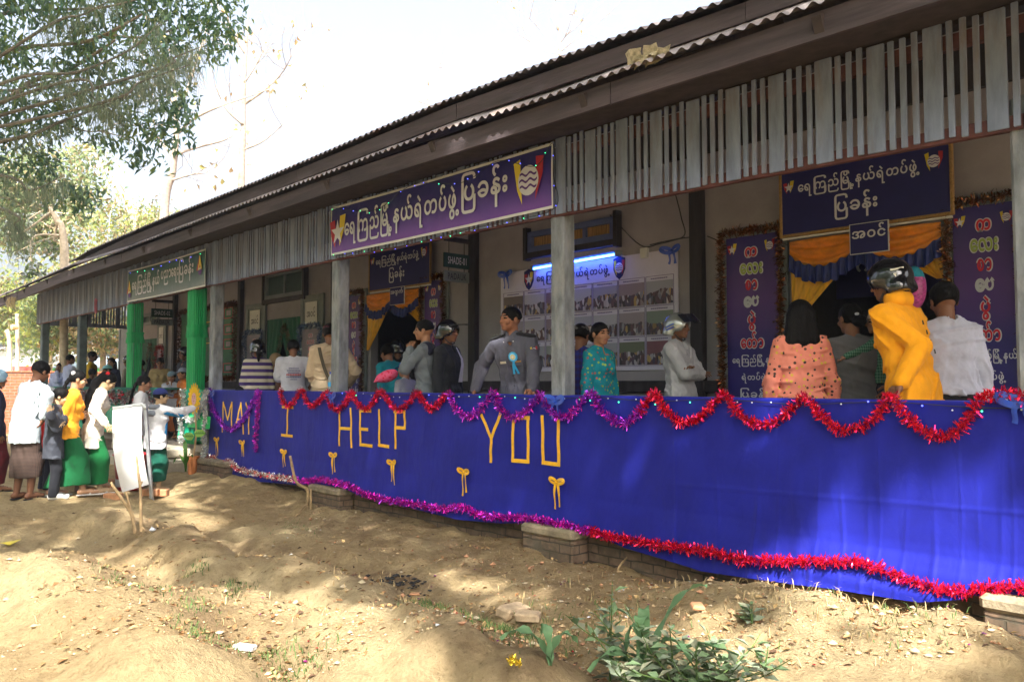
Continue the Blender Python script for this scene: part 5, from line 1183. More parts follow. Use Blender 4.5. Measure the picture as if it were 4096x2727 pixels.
g = GP(2470, 2280); stick([g, g + (.02, .02, .05), PD(2530, 2205, (g - EYE) @ FW + .2)], .011, 'short stick leaning on the brick plinth below the red tinsel')
g = GP(3020, 2370); D = (g - EYE) @ FW
stick([g, PD(3015, 2330, D), PD(3002, 2275, D), PD(3004, 2228, D)], .011, 'dry upright twig growing from the top of the clay mound', m=mat('grey_twig', (.20, .15, .09), .9)); stick([PD(3012, 2520, D - .4), PD(3008, 2420, D - .25), PD(3000, 2350, D - .1), PD(2970, 2295, D)], .007, 'thin pale dry stalk arching down the left face of the mound', taper=.8)
stick([GP(3055, 2330), PD(3075, 2300, D + .1), PD(3085, 2255, D + .1), PD(3080, 2235, D + .1)], .004, 'hair thin curved stalk on the mound in front of the red tinsel')
g = GP(1640, 2400); stick([g + EZ * .01, GP(1660, 2425) + EZ * .02], .012, 'short charred stick beside the ash patch')
# grass
def grass(regions, seed, label, m):
    r = np.random.default_rng(seed); V, F_ = [], []; n = 0
    for (px, py, sx, sy, cnt, hgt) in regions:
        for _ in range(cnt):
            p = PZ(px + r.normal(0, sx), py + r.normal(0, sy), .05)
            if p[1] > 5.2: continue
            p[2] = gh(p[0], p[1]); a = r.uniform(0, 6.3); h = hgt * r.uniform(.4, 1.2); d = np.array([math.cos(a), math.sin(a), 0]); s = np.array([-d[1], d[0], 0]) * r.uniform(.0015, .0035)
            V += [p - s, p + s, p + d * h * .35 + EZ * h * .7 + s * .8, p + d * h * .35 + EZ * h * .7 - s * .8, p + d * h * .9 + EZ * h * .85]; F_ += [(n, n + 1, n + 2, n + 3), (n + 3, n + 2, n + 4)]; n += 5
    tag(mesh('grass', V, F_, m), label, 'grass', kind='stuff')
gq = lambda x, y, *a: (x * .8917, 1900 + y * .8917, *a)
GRASSM = mat('short_green_grass', (.10, .17, .045), .7, var=.4, scale=5, leaf=.3)
grass([gq(500, 580, 40, 25, 70, .035), gq(640, 640, 50, 30, 60, .03), gq(850, 720, 70, 30, 120, .04), gq(860, 840, 60, 30, 110, .04), gq(1050, 870, 60, 20, 60, .035), gq(1300, 900, 90, 25, 200, .045), gq(1050, 620, 40, 20, 100, .04), gq(880, 540, 30, 12, 70, .04), gq(1950, 710, 60, 25, 200, .04), gq(2250, 800, 80, 60, 420, .05), gq(1320, 260, 60, 20, 90, .03), gq(720, 590, 20, 12, 70, .04), gq(1500, 500, 40, 12, 60, .03), (2250, 2560, 200, 70, 300, .05), (3700, 2600, 200, 60, 260, .05), (3060, 2400, 22, 12, 90, .05), (3600, 2350, 40, 20, 40, .05)], 21, 'thin tufts of short green grass in the hollows of the clay', GRASSM)
grass([(2600, 2500, 700, 110, 420, .06), (1400, 2400, 700, 120, 420, .05), (3600, 2560, 260, 70, 420, .07), (3250, 2480, 200, 70, 260, .06)], 22, 'short dry straw stalks strewn over the clay', mat('dry_straw_stalk', (.45, .33, .16), .8, var=.3))
# seedlings below the cloth
def weed(px, py, h, n, label, m, seed, sp=.05, lsz=.05, group=None, Dp=None, stems=1, lean=0.):
    g = GP(px, py) if Dp is None else Dp; r = np.random.default_rng(seed); t = thing('weed_plant', label, 'plant', g, group); mb = MB(); C, Nn, S, Dv = [], [], [], []
    for s in range(stems):
        a = r.uniform(0, 6.3); d = np.array([math.cos(a), math.sin(a), 0]) * sp * (1.5 + 1.5 * s) / 2; hh = h * r.uniform(.65, 1.0) if s else h
        P = smooth_path([g - EZ * .02, g + d * .3 + EZ * hh * .35, g + d * .75 + EZ * hh * .7 + np.array([lean, 0, 0]) * .5, g + d + EZ * hh + np.array([lean, 0, 0])], 6)
        mb.tube(P, np.linspace(.006, .002, len(P)), 5)
        for k in range(n):
            q = P[int(len(P) * (.15 + .85 * k / n)) - 1]; b = r.uniform(0, 6.3); o = np.array([math.cos(b), math.sin(b), r.uniform(-.1, .5)])
            C.append(q + o * .008); Dv.append(o); Nn.append(np.array([-o[0] * .4, -o[1] * .4, 1.]) + r.normal(0, .25, 3)); S.append(lsz * r.uniform(.55, 1.2) * (1 - .35 * k / n))
    mb.build('stem', GRASSM, t); leaves_mesh('leaves', np.array(C), np.array(Nn), np.array(S), m, r, t, asp=.55, fold=.2, dirv=np.array(Dv)); return t
WEEDM = [mat('grey_green_weed_leaf', (.23, .28, .19), .75, var=.3, leaf=.2), mat('mid_green_weed_leaf', (.15, .23, .11), .7, var=.3, leaf=.25), mat('dull_olive_leaf', (.25, .26, .17), .8, var=.3, leaf=.2)]
LIMEM = [mat('fresh_lime_leaf', (.24, .40, .07), .6, var=.2, leaf=.4), mat('fresh_green_leaf', (.12, .24, .05), .6, var=.2, leaf=.4)]
for (x, y, h, l, sd) in ((3345, 2425, .16, 'sunlit lime seedling growing in the shadow gap under the blue cloth', 1), (3430, 2430, .14, 'sunlit pale seedling right of the lime one under the blue cloth', 2), (3255, 2400, .12, 'dim green seedling left of the lime one under the blue cloth', 3)):
    weed(x, y, h, 6, l, LIMEM if sd < 3 else WEEDM, 30 + sd, .03, .06)
WD = [((2700, 2780), .34, 9, 'spreading grey green weed with many small leaves at the bottom of the picture', 9, .11), ((2440, 2720), .52, 11, 'tall single stemmed weed left of the maize plant, tipped with pale buds', 2, .05), ((2900, 2770), .18, 6, 'low leafy weed at the bottom right of the clump', 7, .10), ((2560, 2790), .30, 8, 'leafy weed before the maize plant at the lower picture edge', 7, .08), ((3060, 2740), .12, 4, 'small weed right of the clump on the sunlit clay', 2, .05), ((2790, 2810), .26, 7, 'bushy weed between the broad maize leaf and the picture edge', 8, .11), ((3010, 2590), .10, 6, 'tiny weed on the left face of the clay mound', 2, .04)]
for k, ((x, y), h, n_, l, st, sp) in enumerate(WD):
    g = PZ(x, y, .08); g[2] = gh(g[0], g[1]); weed(x, y, h, n_ * 2, l, WEEDM, 50 + k, sp * .75, .105, 'weeds in the foreground', g, st)
g = PZ(2575, 2770, .08); g[2] = gh(g[0], g[1])
e = RT; fwd = np.array([F0[0], F0[1], 0])
def dd(a, b): q = e * a + fwd * b; return (q[0], q[1])
MAIZE = mat('maize_leaf', (.14, .26, .12), .55, var=.3, scale=6, leaf=.3)
strap_plant(g, [(*dd(-.40, .15), .33, .22, .034, 1.0, .4), (*dd(-.15, -.2), .38, .22, .036, 1.05, -.3), (*dd(.75, .25), .50, .46, .042, .12, .5), (*dd(1.0, -.05), .24, .46, .058, .6, .35), (*dd(.55, -.3), .28, .40, .050, .8, .2), (*dd(-.9, .0), .20, .30, .036, .9, .3), (*dd(.1, .4), .40, .22, .034, .7, .6)], MAIZE, 'young maize plant with long arching leaves in the foreground weeds', name='maize_plant')
g = PZ(2200, 2790, .08); g[2] = gh(g[0], g[1]); strap_plant(g, [(*dd(-.8, .1), .16, .3, .03, .7, .2), (*dd(.5, .2), .14, .28, .028, .8, .2), (*dd(-.2, .3), .18, .2, .026, .7, 0)], MAIZE, 'low broad leaved plant cut by the bottom edge left of the maize plant')
# ------------------------------------------------------------------ trees
BARK = mat('grey_bark', (.26, .21, .15), .9, var=.4, scale=14, bump=.5); TEAKBARK = mat('grey_brown_bark', (.30, .25, .20), .9, var=.3, scale=10); PALEBARK = mat('pale_bark', (.48, .40, .29), .9, var=.25, scale=10, bump=.4); DKBARK = mat('dark_branch_bark', (.19, .17, .14), .9, var=.4)
GLOSSY = [mat('dark_glossy_leaf', (.10, .20, .11), .4, var=.35, leaf=.3, spec=.6), mat('mid_green_leaf', (.17, .28, .13), .4, var=.35, leaf=.4, spec=.6), mat('yellow_green_leaf', (.20, .27, .07), .45, var=.3, leaf=.5, spec=.5), mat('deep_blue_green_leaf', (.09, .19, .135), .4, var=.3, leaf=.3, spec=.6)]
NEEDLE = [mat('grey_green_needle', (.20, .25, .17), .7, var=.3, leaf=.45), mat('pale_needle', (.30, .33, .22), .7, var=.3, leaf=.45)]
PALEL = [mat('pale_green_leaf', (.20, .25, .11), .7, var=.35, leaf=.45), mat('dusty_tan_leaf', (.30, .25, .13), .8, var=.3, leaf=.35), mat('hazy_green_leaf', (.13, .19, .08), .7, var=.35, leaf=.45), mat('lime_leaf', (.28, .32, .07), .7, var=.3, leaf=.5)]
TEAKL = [mat('teak_brown_leaf', (.34, .24, .11), .8, var=.35, leaf=.3), mat('teak_yellow_leaf', (.42, .36, .12), .8, var=.3, leaf=.4)]
def limb(mb, pts, r0, r1, n=6, k=6, seed=0):
    P = smooth_path(pts, k); mb.tube(P, np.linspace(r0, r1, len(P)), n); return P
# the tree whose boughs hang into the upper left of the view
D0 = 12.0; base = PD(-900, 1990, 13.0); base[2] = .1
t = thing('leafy_tree', 'large dark green tree whose drooping boughs fill the upper left corner', 'tree', base)
mb = MB(); limb(mb, [base - EZ * .2, base + (.1, 0, 1.8), base + (.35, .2, 3.6), base + (.8, .5, 5.4), base + (1.2, .8, 7.4)], .30, .10, 10)
root = base + np.array([.45, .25, 4.0])
for pts, r0 in (([(-400, 330), (0, 218), (100, 190), (200, 182), (330, 170), (420, 140), (520, 85), (600, 40)], .05), ([(-400, 560), (0, 412), (120, 330), (220, 300), (300, 265), (420, 190), (460, 160)], .055),
    ([(-300, 420), (60, 362), (150, 340), (300, 295), (480, 222), (600, 132), (700, 60)], .028), ([(-300, 640), (0, 571), (130, 541), (250, 490), (420, 422), (520, 385), (640, 330)], .026), ([(250, 482), (320, 520), (400, 525), (500, 500)], .016), ([(-300, 800), (0, 790), (90, 815), (160, 780)], .02),
    ([(-300, 180), (0, 60), (200, 40), (420, 30), (640, -30)], .04), ([(420, 140), (560, 150), (700, 120), (860, 60)], .02), ([(480, 222), (600, 260), (700, 330), (720, 460)], .015), ([(130, 541), (180, 620), (230, 720)], .012), ([(400, 525), (520, 560), (570, 620)], .010)):
    q = [PD(x, y, D0 + .5 * math.sin(x * .01)) for x, y in pts]
    if pts[0][0] <= -300: q = [root + (0, 0, (pts[0][1] < 300) * 1.2)] + q
    limb(mb, q, r0, r0 * .3)
mb.build('trunk', BARK, t, smooth=True)
CL = [(130, 40, .7, .45), (300, 20, .7, .5), (480, 40, .6, .45), (640, 50, .6, .5), (780, 40, .55, .55), (880, 50, .4, .5), (720, 170, .6, .5), (840, 150, .3, .4), (560, 190, .6, .4), (400, 120, .5, .35), (240, 90, .4, .35), (60, 170, .35, .3),
      (330, 240, .6, .4), (180, 270, .55, .3), (60, 310, .5, .4), (480, 310, .6, .45), (640, 310, .5, .5), (730, 390, .28, .4), (660, 430, .3, .35), (330, 370, .55, .4), (180, 420, .55, .35), (50, 430, .4, .35), (440, 450, .45, .3), (560, 500, .25, .3), (420, 560, .2, .2), (570, 610, .16, .32), (660, 520, .16, .22), (250, 520, .3, .25),
      (120, 560, .4, .35), (190, 630, .22, .3), (160, 720, .3, .25), (260, 760, .35, .25), (330, 770, .14, .28), (60, 500, .3, .3), (-80, 200, .8, .8), (-120, 480, .7, .7), (-60, 700, .4, .5), (560, -60, 1.2, .4), (200, -80, 1.2, .4)]
r = np.random.default_rng(71); C = []
for x, y, rx, rz in CL:
    c = PD(x, y, D0 + r.normal(0, .35)); k = int(560 * rx * rz + 65)
    q = r.normal(0, 1, (k, 3)); q /= np.maximum(np.linalg.norm(q, axis=1)[:, None], 1); sub = r.normal(0, .5, (6, 3))[r.integers(0, 6, k)]
    q = q * .55 + sub * .75; C.append(c + q @ np.stack([RT * rx, ZV * rz, FW * .55]))
C = np.vstack(C); n_ = len(C); dv = np.stack([r.normal(0, .45, n_), r.normal(0, .45, n_), -np.abs(r.normal(1, .4, n_))], 1); nn_ = r.normal(0, 1, (n_, 3)); nn_[:, 2] += .6
leaves_mesh('crown', C, nn_, r.uniform(.085, .175, n_), [GLOSSY[0], GLOSSY[1], GLOSSY[3], GLOSSY[2], GLOSSY[1]], r, t, asp=.36, fold=.3, dirv=dv)
# feathery needle sprays hanging between the leaves
def needles(paths, cnt, L, seed, mats, D):
    r = np.random.default_rng(seed); V, F_, mi = [], [], []; n = 0
    for pts, D_ in paths:
        P = smooth_path([PD(x, y, D_) for x, y in pts], 10)
        for _ in range(cnt):
            b = P[r.integers(0, len(P))] + r.normal(0, .09, 3); d = np.array([r.normal(.25, .3), r.normal(0, .3), -abs(r.normal(.75, .35))]); d /= np.linalg.norm(d)
            l = L * r.uniform(.5, 1.2); s = RT * .0028; m_ = b + d * l * .5 + RT * r.normal(0, .02); e_ = b + d * l + EZ * -.06
            V += [b - s, b + s, m_ + s, m_ - s, e_]; F_ += [(n, n + 1, n + 2, n + 3), (n + 3, n + 2, n + 4)]; mi += [int(r.integers(0, len(mats)))] * 2; n += 5
    return V, F_, mi
pths = [([(20, 330), (300, 290), (520, 200), (640, 90)], 10.6), ([(30, 560), (260, 480), (520, 385), (640, 330)], 10.8), ([(150, 130), (330, 60), (480, -20)], 10.9), ([(380, 420), (560, 330), (760, 260)], 10.5), ([(560, 300), (700, 230), (800, 190)], 10.7), ([(0, 700), (120, 760), (260, 700)], 10.9), ([(250, 330), (380, 400), (470, 460)], 10.6), ([(20, 840), (60, 900), (90, 960)], 11.)]
V, F_, mi = needles(pths, 300, .34, 72, NEEDLE, 11); base2 = PD(-700, 2000, 11.2); base2[2] = .1
t = thing('needle_tree', 'feathery grey green needle sprays hanging in front of the leafy boughs', 'tree', base2)
mb = MB(); limb(mb, [base2, base2 + (0, 0, 3), base2 + (.2, .1, 6), base2 + (.3, .2, 9)], .22, .06, 8)
for pts, D_ in pths: limb(mb, [base2 + (.1, .05, 4.6)] + [PD(x, y, D_) for x, y in pts], .03, .006, 5)
mb.build('trunk', DKBARK, t, smooth=True); o = mesh('crown', V, F_, NEEDLE, t, mi)

# shade trees on the camera's side: out of view, their crowns laid out to cast the dappled shade and sun patches
_q = lambda p, z: np.array([p[0] - .624 * (z - .3), p[1] + .561 * (z - .3), .3])
LIT = [(PZ(150, 2420, .15), 1.3, .7), (PZ(900, 2600, .12), 1.3, .55), (PZ(1900, 2350, .1), .9, .22), (PZ(500, 2250, .2), 1.0, .25), (PZ(1300, 2560, .1), 1.0, .3), (PZ(700, 2700, .1), 1.2, .5), (_q(PZ(365, 1976, .2), 1.2), .55, .40), (_q(PZ(262, 1985, .2), 1.25), .35, .30), (_q(PD(545, 1790, 10.2), .9), .5, .45), (_q(PZ(630, 1950, .25), 1.1), .35, .3), (PZ(600, 2480, .15), 1.1, .45), (PZ(150, 2560, .15), 1.0, .6), (PZ(900, 2480, .15), .7, .3), (PZ(1250, 2690, .1), 1.0, .3), (PZ(3240, 2570, .3), 1.15, .48), (PZ(3600, 2560, .2), .6, .3), (PZ(250, 2330, .2), .9, .40), (PZ(420, 2640, .15), 1.5, .55), (PZ(1000, 2620, .2), 1.0, .40), (PZ(1500, 2560, .2), .8, .26), (PZ(1750, 2690, .2), .9, .24), (PZ(800, 2060, .2), .8, .20), (PZ(720, 1960, .3), .8, .30),
       (PZ(230, 1850, .6), .8, .40), (np.array([-2.22, 5.2, .3]), 1.0, .58), (np.array([-13.6, 5.3, .5]), .9, .35), (PZ(1230, 2420, .2), .5, .2), (PZ(560, 1850, .8), .5, .35)]
r = np.random.default_rng(73)
n_ = 80000
tx = r.uniform(-26, 4, n_); ty = r.uniform(-3.5, 9.5, n_); zt = 13. + r.normal(0, 1., n_) + 1.3 * vnoise(tx * .4, ty * .4, 12)
keep = np.ones(n_, bool); keep &= ~((tx > 1.5) & (ty < 2)); m_ = np.zeros(n_)
for c, rx, ry in LIT:
    d = ((tx - c[0]) / rx) ** 2 + ((ty - c[1]) / ry) ** 2; keep &= d > 1 + .5 * (vnoise(tx * 3, ty * 3, 14) - .5)
keep &= vnoise(tx * 1.7, ty * 1.7, 15) > .10; keep &= (ty > 3.5) | (r.random(n_) > .45) | (tx < -10)
C = np.stack([tx, ty, np.full(n_, .25)], 1) + SV * ((zt - .25) / SV[2])[:, None]
rel = C - EYE; zc_ = rel @ FW; px_ = CX + FPX * (rel @ RT) / np.maximum(zc_, .1); py_ = CY - FPX * (rel @ UP) / np.maximum(zc_, .1)
keep &= ~((zc_ > 0) & (px_ > -150) & (px_ < 4250) & (py_ > -170))
C = C[keep]; TR = [(5.5, -3.5), (-3.0, -7.5), (-12.5, -6.5)]
near_ = np.argmin([np.hypot(C[:, 0] - a, (C[:, 1] - b) * .6) for a, b in TR], axis=0)
for k, ((a, b), lab) in enumerate(zip(TR, ('broad shade tree right of the camera casting dappled shade on the blue cloth', 'broad shade tree behind the camera casting dappled shade on the clay', 'broad shade tree left of the camera casting shade on the queue'))):
    Q = C[near_ == k]; n_ = len(Q); bs = np.array([a, b, gh(a, b)]); t = thing('shade_tree', lab, 'tree', bs); mb = MB()
    P = limb(mb, [bs - EZ * .2, bs + (.1, .1, 2.5), bs + (-.1, .2, 5), bs + (.1, .1, 7.5)], .32, .16, 10)
    for q in range(9):
        e_ = Q[r.integers(0, n_)]; limb(mb, [bs + EZ * (4.2 + .35 * q), (bs + EZ * 6 + e_) / 2 + EZ * .6, e_], .10, .02, 6)
    mb.build('trunk', BARK, t, smooth=True)
    lowq = np.stack([r.uniform(-30, 18, 3600) if k == 1 else r.uniform(a - 14, a + 12, 3600), r.uniform(-20, -9.5, 3600) - 2 * k, r.uniform(.6, 13, 3600)], 1); rel = lowq - EYE  # low leaves added out of view to block low sky and darken the facade
    lowq = lowq[(rel @ FW < .3) | (CX + FPX * (rel @ RT) / np.maximum(rel @ FW, .1) < -500)]; szz = np.r_[r.uniform(.20, .34, n_), r.uniform(.5, .9, len(lowq))]; Q = np.vstack([Q, lowq])
    nn_ = r.normal(0, .6, (len(Q), 3)); nn_[:n_] += SV
    leaves_mesh('crown', Q, nn_, szz, GLOSSY[:3], r, t, asp=.55, fold=.2)

# bare teak trees behind the roof
def teak(trunk, D, branches, label, seed, nleaf=40, twig=5, r0=.10, lsz=.20):
    r = np.random.default_rng(seed); P0 = [PD(x, y, D) for x, y in trunk]; bs = P0[0].copy(); bs[2] = .0
    t = thing('bare_tree', label, 'tree', bs); mb = MB(); limb(mb, [bs] + P0, r0 * 1.5, r0 * .25, 8); ends = []
    def grow(p, d, L, rad, lv):
        pts = [p]; q = p.copy(); dd_ = d.copy()
        for _ in range(4):
            dd_ = dd_ + r.normal(0, .22, 3) + EZ * .06; dd_ /= np.linalg.norm(dd_); q = q + dd_ * L / 4; pts.append(q.copy())
        mb.tube(np.array(pts), np.linspace(rad, rad * .5, 5), 4 if lv > 1 else 5, caps=False); ends.extend(pts[2:])
        if lv < 3:
            for k in range(r.integers(2, 4)):
                a = r.normal(0, .75, 3); a = dd_ + a + EZ * .15; grow(pts[r.integers(1, 5)], a / np.linalg.norm(a), L * r.uniform(.45, .72), rad * .5, lv + 1)
    for pts in branches:
        Q = limb(mb, [PD(x, y, D + r.normal(0, .3)) for x, y in pts], r0 * .45, r0 * .10, 6)
        for _ in range(twig):
            i = r.integers(2, len(Q) - 1); a = Q[i] - Q[i - 1]; a /= np.linalg.norm(a); a = a + r.normal(0, .7, 3) + EZ * .25; grow(Q[i], a / np.linalg.norm(a), r.uniform(.7, 1.6) * D / 22, .011 * D / 22, 1)
    mb.build('trunk', TEAKBARK, t, smooth=True)
    if nleaf:
        E_ = np.array(ends)[r.integers(0, len(ends), nleaf)]; dv = r.normal(0, .5, (nleaf, 3)); dv[:, 2] -= 1
        leaves_mesh('leaves', E_, r.normal(0, 1, (nleaf, 3)), r.uniform(.6, 1.2, nleaf) * lsz, TEAKL, r, t, asp=.6, fold=.5, dirv=dv)
teak([(655, 880), (690, 690), (705, 540), (700, 390), (690, 250)], 22, [[(715, 530), (770, 480), (870, 430), (1000, 385), (1100, 350)], [(700, 640), (640, 560), (590, 500)], [(695, 620), (790, 590), (900, 560), (960, 520)], [(705, 470), (760, 330), (800, 200), (830, 100)], [(690, 720), (760, 700), (850, 690)], [(700, 430), (650, 330), (640, 220)]], 'bare teak tree with pale trunk and a few curled leaves left of the roof', 81, 60)
teak([(965, 740), (972, 560), (975, 380), (985, 200), (995, 40)], 25, [[(975, 420), (1060, 360), (1130, 290), (1170, 220)], [(972, 500), (900, 430), (860, 330)], [(978, 330), (1040, 230), (1080, 100)], [(972, 600), (1060, 560), (1160, 470)], [(984, 220), (930, 130), (900, 30)]], 'slimmer bare teak tree rising above the left roof edge', 82, 42, r0=.09)
teak([(1715, 440), (1712, 330), (1700, 130)], 30, [[(1710, 400), (1650, 320), (1610, 240)], [(1712, 350), (1760, 260), (1800, 210)], [(1714, 420), (1640, 390), (1590, 300)]], 'thin leafless sapling top behind the middle of the roof', 83, 0, 2, r0=.04)
teak([(2240, 230), (2230, 120), (2215, 30)], 30, [[(2235, 200), (2160, 120), (2100, 60), (2060, 40)], [(2235, 180), (2300, 100), (2330, 50)], [(2238, 220), (2150, 190), (2080, 130)], [(2240, 210), (2340, 130), (2420, 70)]], 'faint leafless tree top behind the roof above the name banner', 84, 14, 4, r0=.045, lsz=.16)
# slanting pale trunks and hazy foliage behind the left end
def crown_tree(base_px, D, trunk, clumps, label, seed, mats, lsz=.17, dens=420, r0=.14, bark=PALEBARK, group=None, name='leafy_tree', asp=.5):
    r = np.random.default_rng(seed); bs = PD(*base_px, D); bs[2] = .05; t = thing(name, label, 'tree', bs, group); mb = MB()
    P = limb(mb, [bs - EZ * .1] + [PD(x, y, D) for x, y in trunk], r0, r0 * .35, 8); C = []
    for x, y, rx, rz in clumps:
        c = PD(x, y, D + r.normal(0, .8)); i = r.integers(len(P) // 3, len(P)); limb(mb, [P[i], (P[i] + c) / 2 + r.normal(0, .2, 3), c], r0 * .25, .015, 5)
        k = int(dens * rx * rz + 40); s_ = D / FPX; q = r.normal(0, 1, (k, 3)); sub = r.normal(0, .55, (7, 3))[r.integers(0, 7, k)]; q = q * .30 + sub * .75
        C.append(c + q @ np.stack([RT * rx, ZV * rz, FW * (rx + rz) / 2]))
    mb.build('trunk', bark, t, smooth=True); C = np.vstack(C); n_ = len(C); dv = r.normal(0, .7, (n_, 3)); dv[:, 2] -= .6
    leaves_mesh('crown', C, r.normal(0, 1, (n_, 3)), r.uniform(.6, 1.3, n_) * lsz, mats, r, t, asp=asp, fold=.3, dirv=dv); return t
def fill(x0, x1, y0, y1, nx, ny, rx, rz, seed):
    r = np.random.default_rng(seed); return [(x0 + (x1 - x0) * (i + .5 + r.uniform(-.4, .4)) / nx, y0 + (y1 - y0) * (j + .5 + r.uniform(-.4, .4)) / ny, rx * r.uniform(.7, 1.3), rz * r.uniform(.7, 1.3)) for i in range(nx) for j in range(ny)]
crown_tree((620, 1500), 34, [(545, 930), (480, 760), (400, 640), (330, 580)], fill(330, 640, 820, 960, 4, 2, 1.1, .8, 1) + [(330, 600, .7, .5), (250, 640, .8, .6)], 'tree with a pale slanting trunk and thin yellow green foliage left of the roof end', 91, [PALEL[3], PALEL[0], PALEL[1]], .2, 150)
crown_tree((650, 1500), 37, [(560, 920), (500, 800), (440, 720)], fill(480, 660, 850, 1000, 3, 2, 1.2, .9, 2), 'second tree with a pale slanting trunk just right of the first', 92, [PALEL[3], PALEL[1], PALEL[0]], .2, 170)
crown_tree((250, 1500), 26, [(262, 1050), (240, 900), (200, 820)], fill(-40, 330, 640, 960, 5, 4, .9, .7, 3), 'dusty pale green tree filling the left edge below the dark boughs', 93, [PALEL[0], PALEL[1], PALEL[2], PALEL[0]], .19, 420, group=None)
crown_tree((260, 1500), 20, [(255, 1000), (225, 880), (200, 830)], [(110, 880, .4, .3), (180, 990, .35, .3), (60, 1010, .4, .35), (130, 1090, .3, .25), (30, 930, .4, .3)], 'near tree with a crooked tan trunk and sparse greyish leaves at the left edge', 94, [mat('grey_back_leaf', (.22, .24, .19), .6, var=.3, leaf=.3), PALEL[2]], .15, 330, r0=.11)
crown_tree((380, 1500), 40, [(380, 1250), (370, 1150)], fill(250, 640, 960, 1120, 5, 2, 1.6, 1.2, 5) + fill(560, 900, 880, 950, 4, 1, 1.2, .8, 6), 'far yellow green tree showing just above the lower roof at its left end', 95, [PALEL[3], PALEL[0], PALEL[1]], .24, 130)
crown_tree((30, 1500), 36, [(40, 1300), (30, 1180)], fill(-80, 200, 1120, 1340, 4, 3, 1.3, 1.0, 7), 'far pale green tree beyond the brick wall at the left edge', 96, [PALEL[0], PALEL[3], PALEL[1]], .22, 260)
crown_tree((420, 1500), 30, [(412, 1420), (420, 1330), (415, 1250)], fill(210, 490, 1180, 1400, 5, 3, .85, .65, 8), 'brownish leafy tree with a dark trunk seen through the open end bay', 97, [PALEL[1], PALEL[0], TEAKL[0], PALEL[2]], .2, 420, bark=BARK)
crown_tree((190, 1500), 32, [(200, 1420), (180, 1330)], fill(100, 330, 1200, 1380, 3, 3, .9, .7, 9), 'loose green tree between the two outermost veranda posts', 98, [PALEL[2], PALEL[3], PALEL[0]], .2, 360)
for px, y0, y1, lab in ((70, 1255, 1490, 'slim pale trunk with a sawn stub left of the outermost post'), (40, 1330, 1490, 'thin leaning pale trunk beside the slim trunk at the left edge')):
    bs = PD(px, 1495, 27); t = thing('bare_tree', lab, 'tree', (bs[0], bs[1], .05)); mb = MB(); limb(mb, [(bs[0], bs[1], 0), PD(px, 1430, 27), PD(px - (0 if px > 60 else 8), 1330, 27), PD(px - (2 if px > 60 else 16), y0, 27)], .07, .055, 8); mb.build('trunk', PALEBARK, t, smooth=True)
    if px > 60:
        mb = MB(); c = PD(72, 1308, 26.9); mb.tube([c - FW * .2 + RT * .1, c - FW * .35], .085, 10); mb.build('sawn_stub', [mat('sawn_wood', (.62, .42, .2), .8)], t)
# low brick wall beyond the end bay and market tents behind it
a, b = PD(-400, 1500, 22), PD(640, 1500, 27); d = (b - a); d[2] = 0; L = np.linalg.norm(d); d /= L; ang = math.atan2(d[1], d[0])
t = thing('brick_wall', 'low orange brick boundary wall beyond the left end of the veranda', 'wall', (a[0], a[1], 0))
c = (a + b) / 2; mb = MB(); mb.box((0, 0, 0), (L, .24, 1.9)); V = mb.V[0]; mb2 = MB(); mb2.add(V, mb.F); o = mesh('brickwork', V + (0, 0, .95), mb2.F, REDBRICK, None, loc=(0, 0, 0)); o.parent = t; o.location = (c[0] - a[0], c[1] - a[1], 0); o.rotation_euler = (0, 0, ang)
mb = MB(); mb.box((0, 0, 1.925), (L, .28, .05), bev=.01); o = mesh('coping', mb.V[0], mb.F, REDBRICK, None, loc=(0, 0, 0)); o.parent = t; o.location = (c[0] - a[0], c[1] - a[1], 0); o.rotation_euler = (0, 0, ang)
def tent(px0, px1, D, yt, ye, m, fr, label):
    a, b = PD(px0, 1500, D), PD(px1, 1500, D); t = thing('market_tent', label, 'tent', ((a[0] + b[0]) / 2, (a[1] + b[1]) / 2, 0), 'market tents beyond the wall'); ze, zt = PD(px0, ye, D)[2], PD(px0, yt, D)[2]; f = np.array([F0[0], F0[1], 0]) * 2.6; m_ = (b - a) * .12
    A, Bp, Cc, Dd = a - f, b - f, b + f, a + f; mb = MB(); zz = lambda p, z: np.array([p[0], p[1], z]); n = 9
    P = np.array([[zz(A + (Bp - A) * u + (Dd - A) * v, ze + (zt - ze) * (1 - abs(2 * v - 1)) - .12 * math.sin(math.pi * 2 * u) ** 2 * (1 - abs(2 * v - 1))) for u in np.linspace(0, 1, n)] for v in np.linspace(0, 1, 9)]); mb.grid(P); mb.build('canopy', m, t, smooth=True)
    mb = MB(); mb.grid(np.array([[zz(A + (Bp - A) * u, ze - .02 - v * .35 - .05 * math.sin(u * 30) ** 2 * v) for u in np.linspace(0, 1, 40)] for v in (0, 1)])); mb.build('valance', fr, t)
    for p in (A, Bp, Cc, Dd):
        mb = MB(); mb.tube([zz(p, 0), zz(p, ze)], .04, 6); mb.build('pole', GALV, t)
TW = mat('white_tarpaulin', (.72, .74, .76), .6, var=.06, leaf=.3); TB = mat('pale_blue_tarpaulin', (.42, .58, .72), .6, leaf=.3)
tent(-160, 215, 38, 1385, 1462, TW, TB, 'white tent roof behind the brick wall at the left edge'); tent(200, 330, 34, 1400, 1468, TW, mat('red_tarpaulin', (.55, .06, .05), .6), 'white tent with a red valance between the outermost posts'); tent(330, 520, 36, 1425, 1475, TB, mat('green_tarpaulin', (.08, .45, .14), .6), 'pale blue tent with a green valance behind the crowd at the open end')
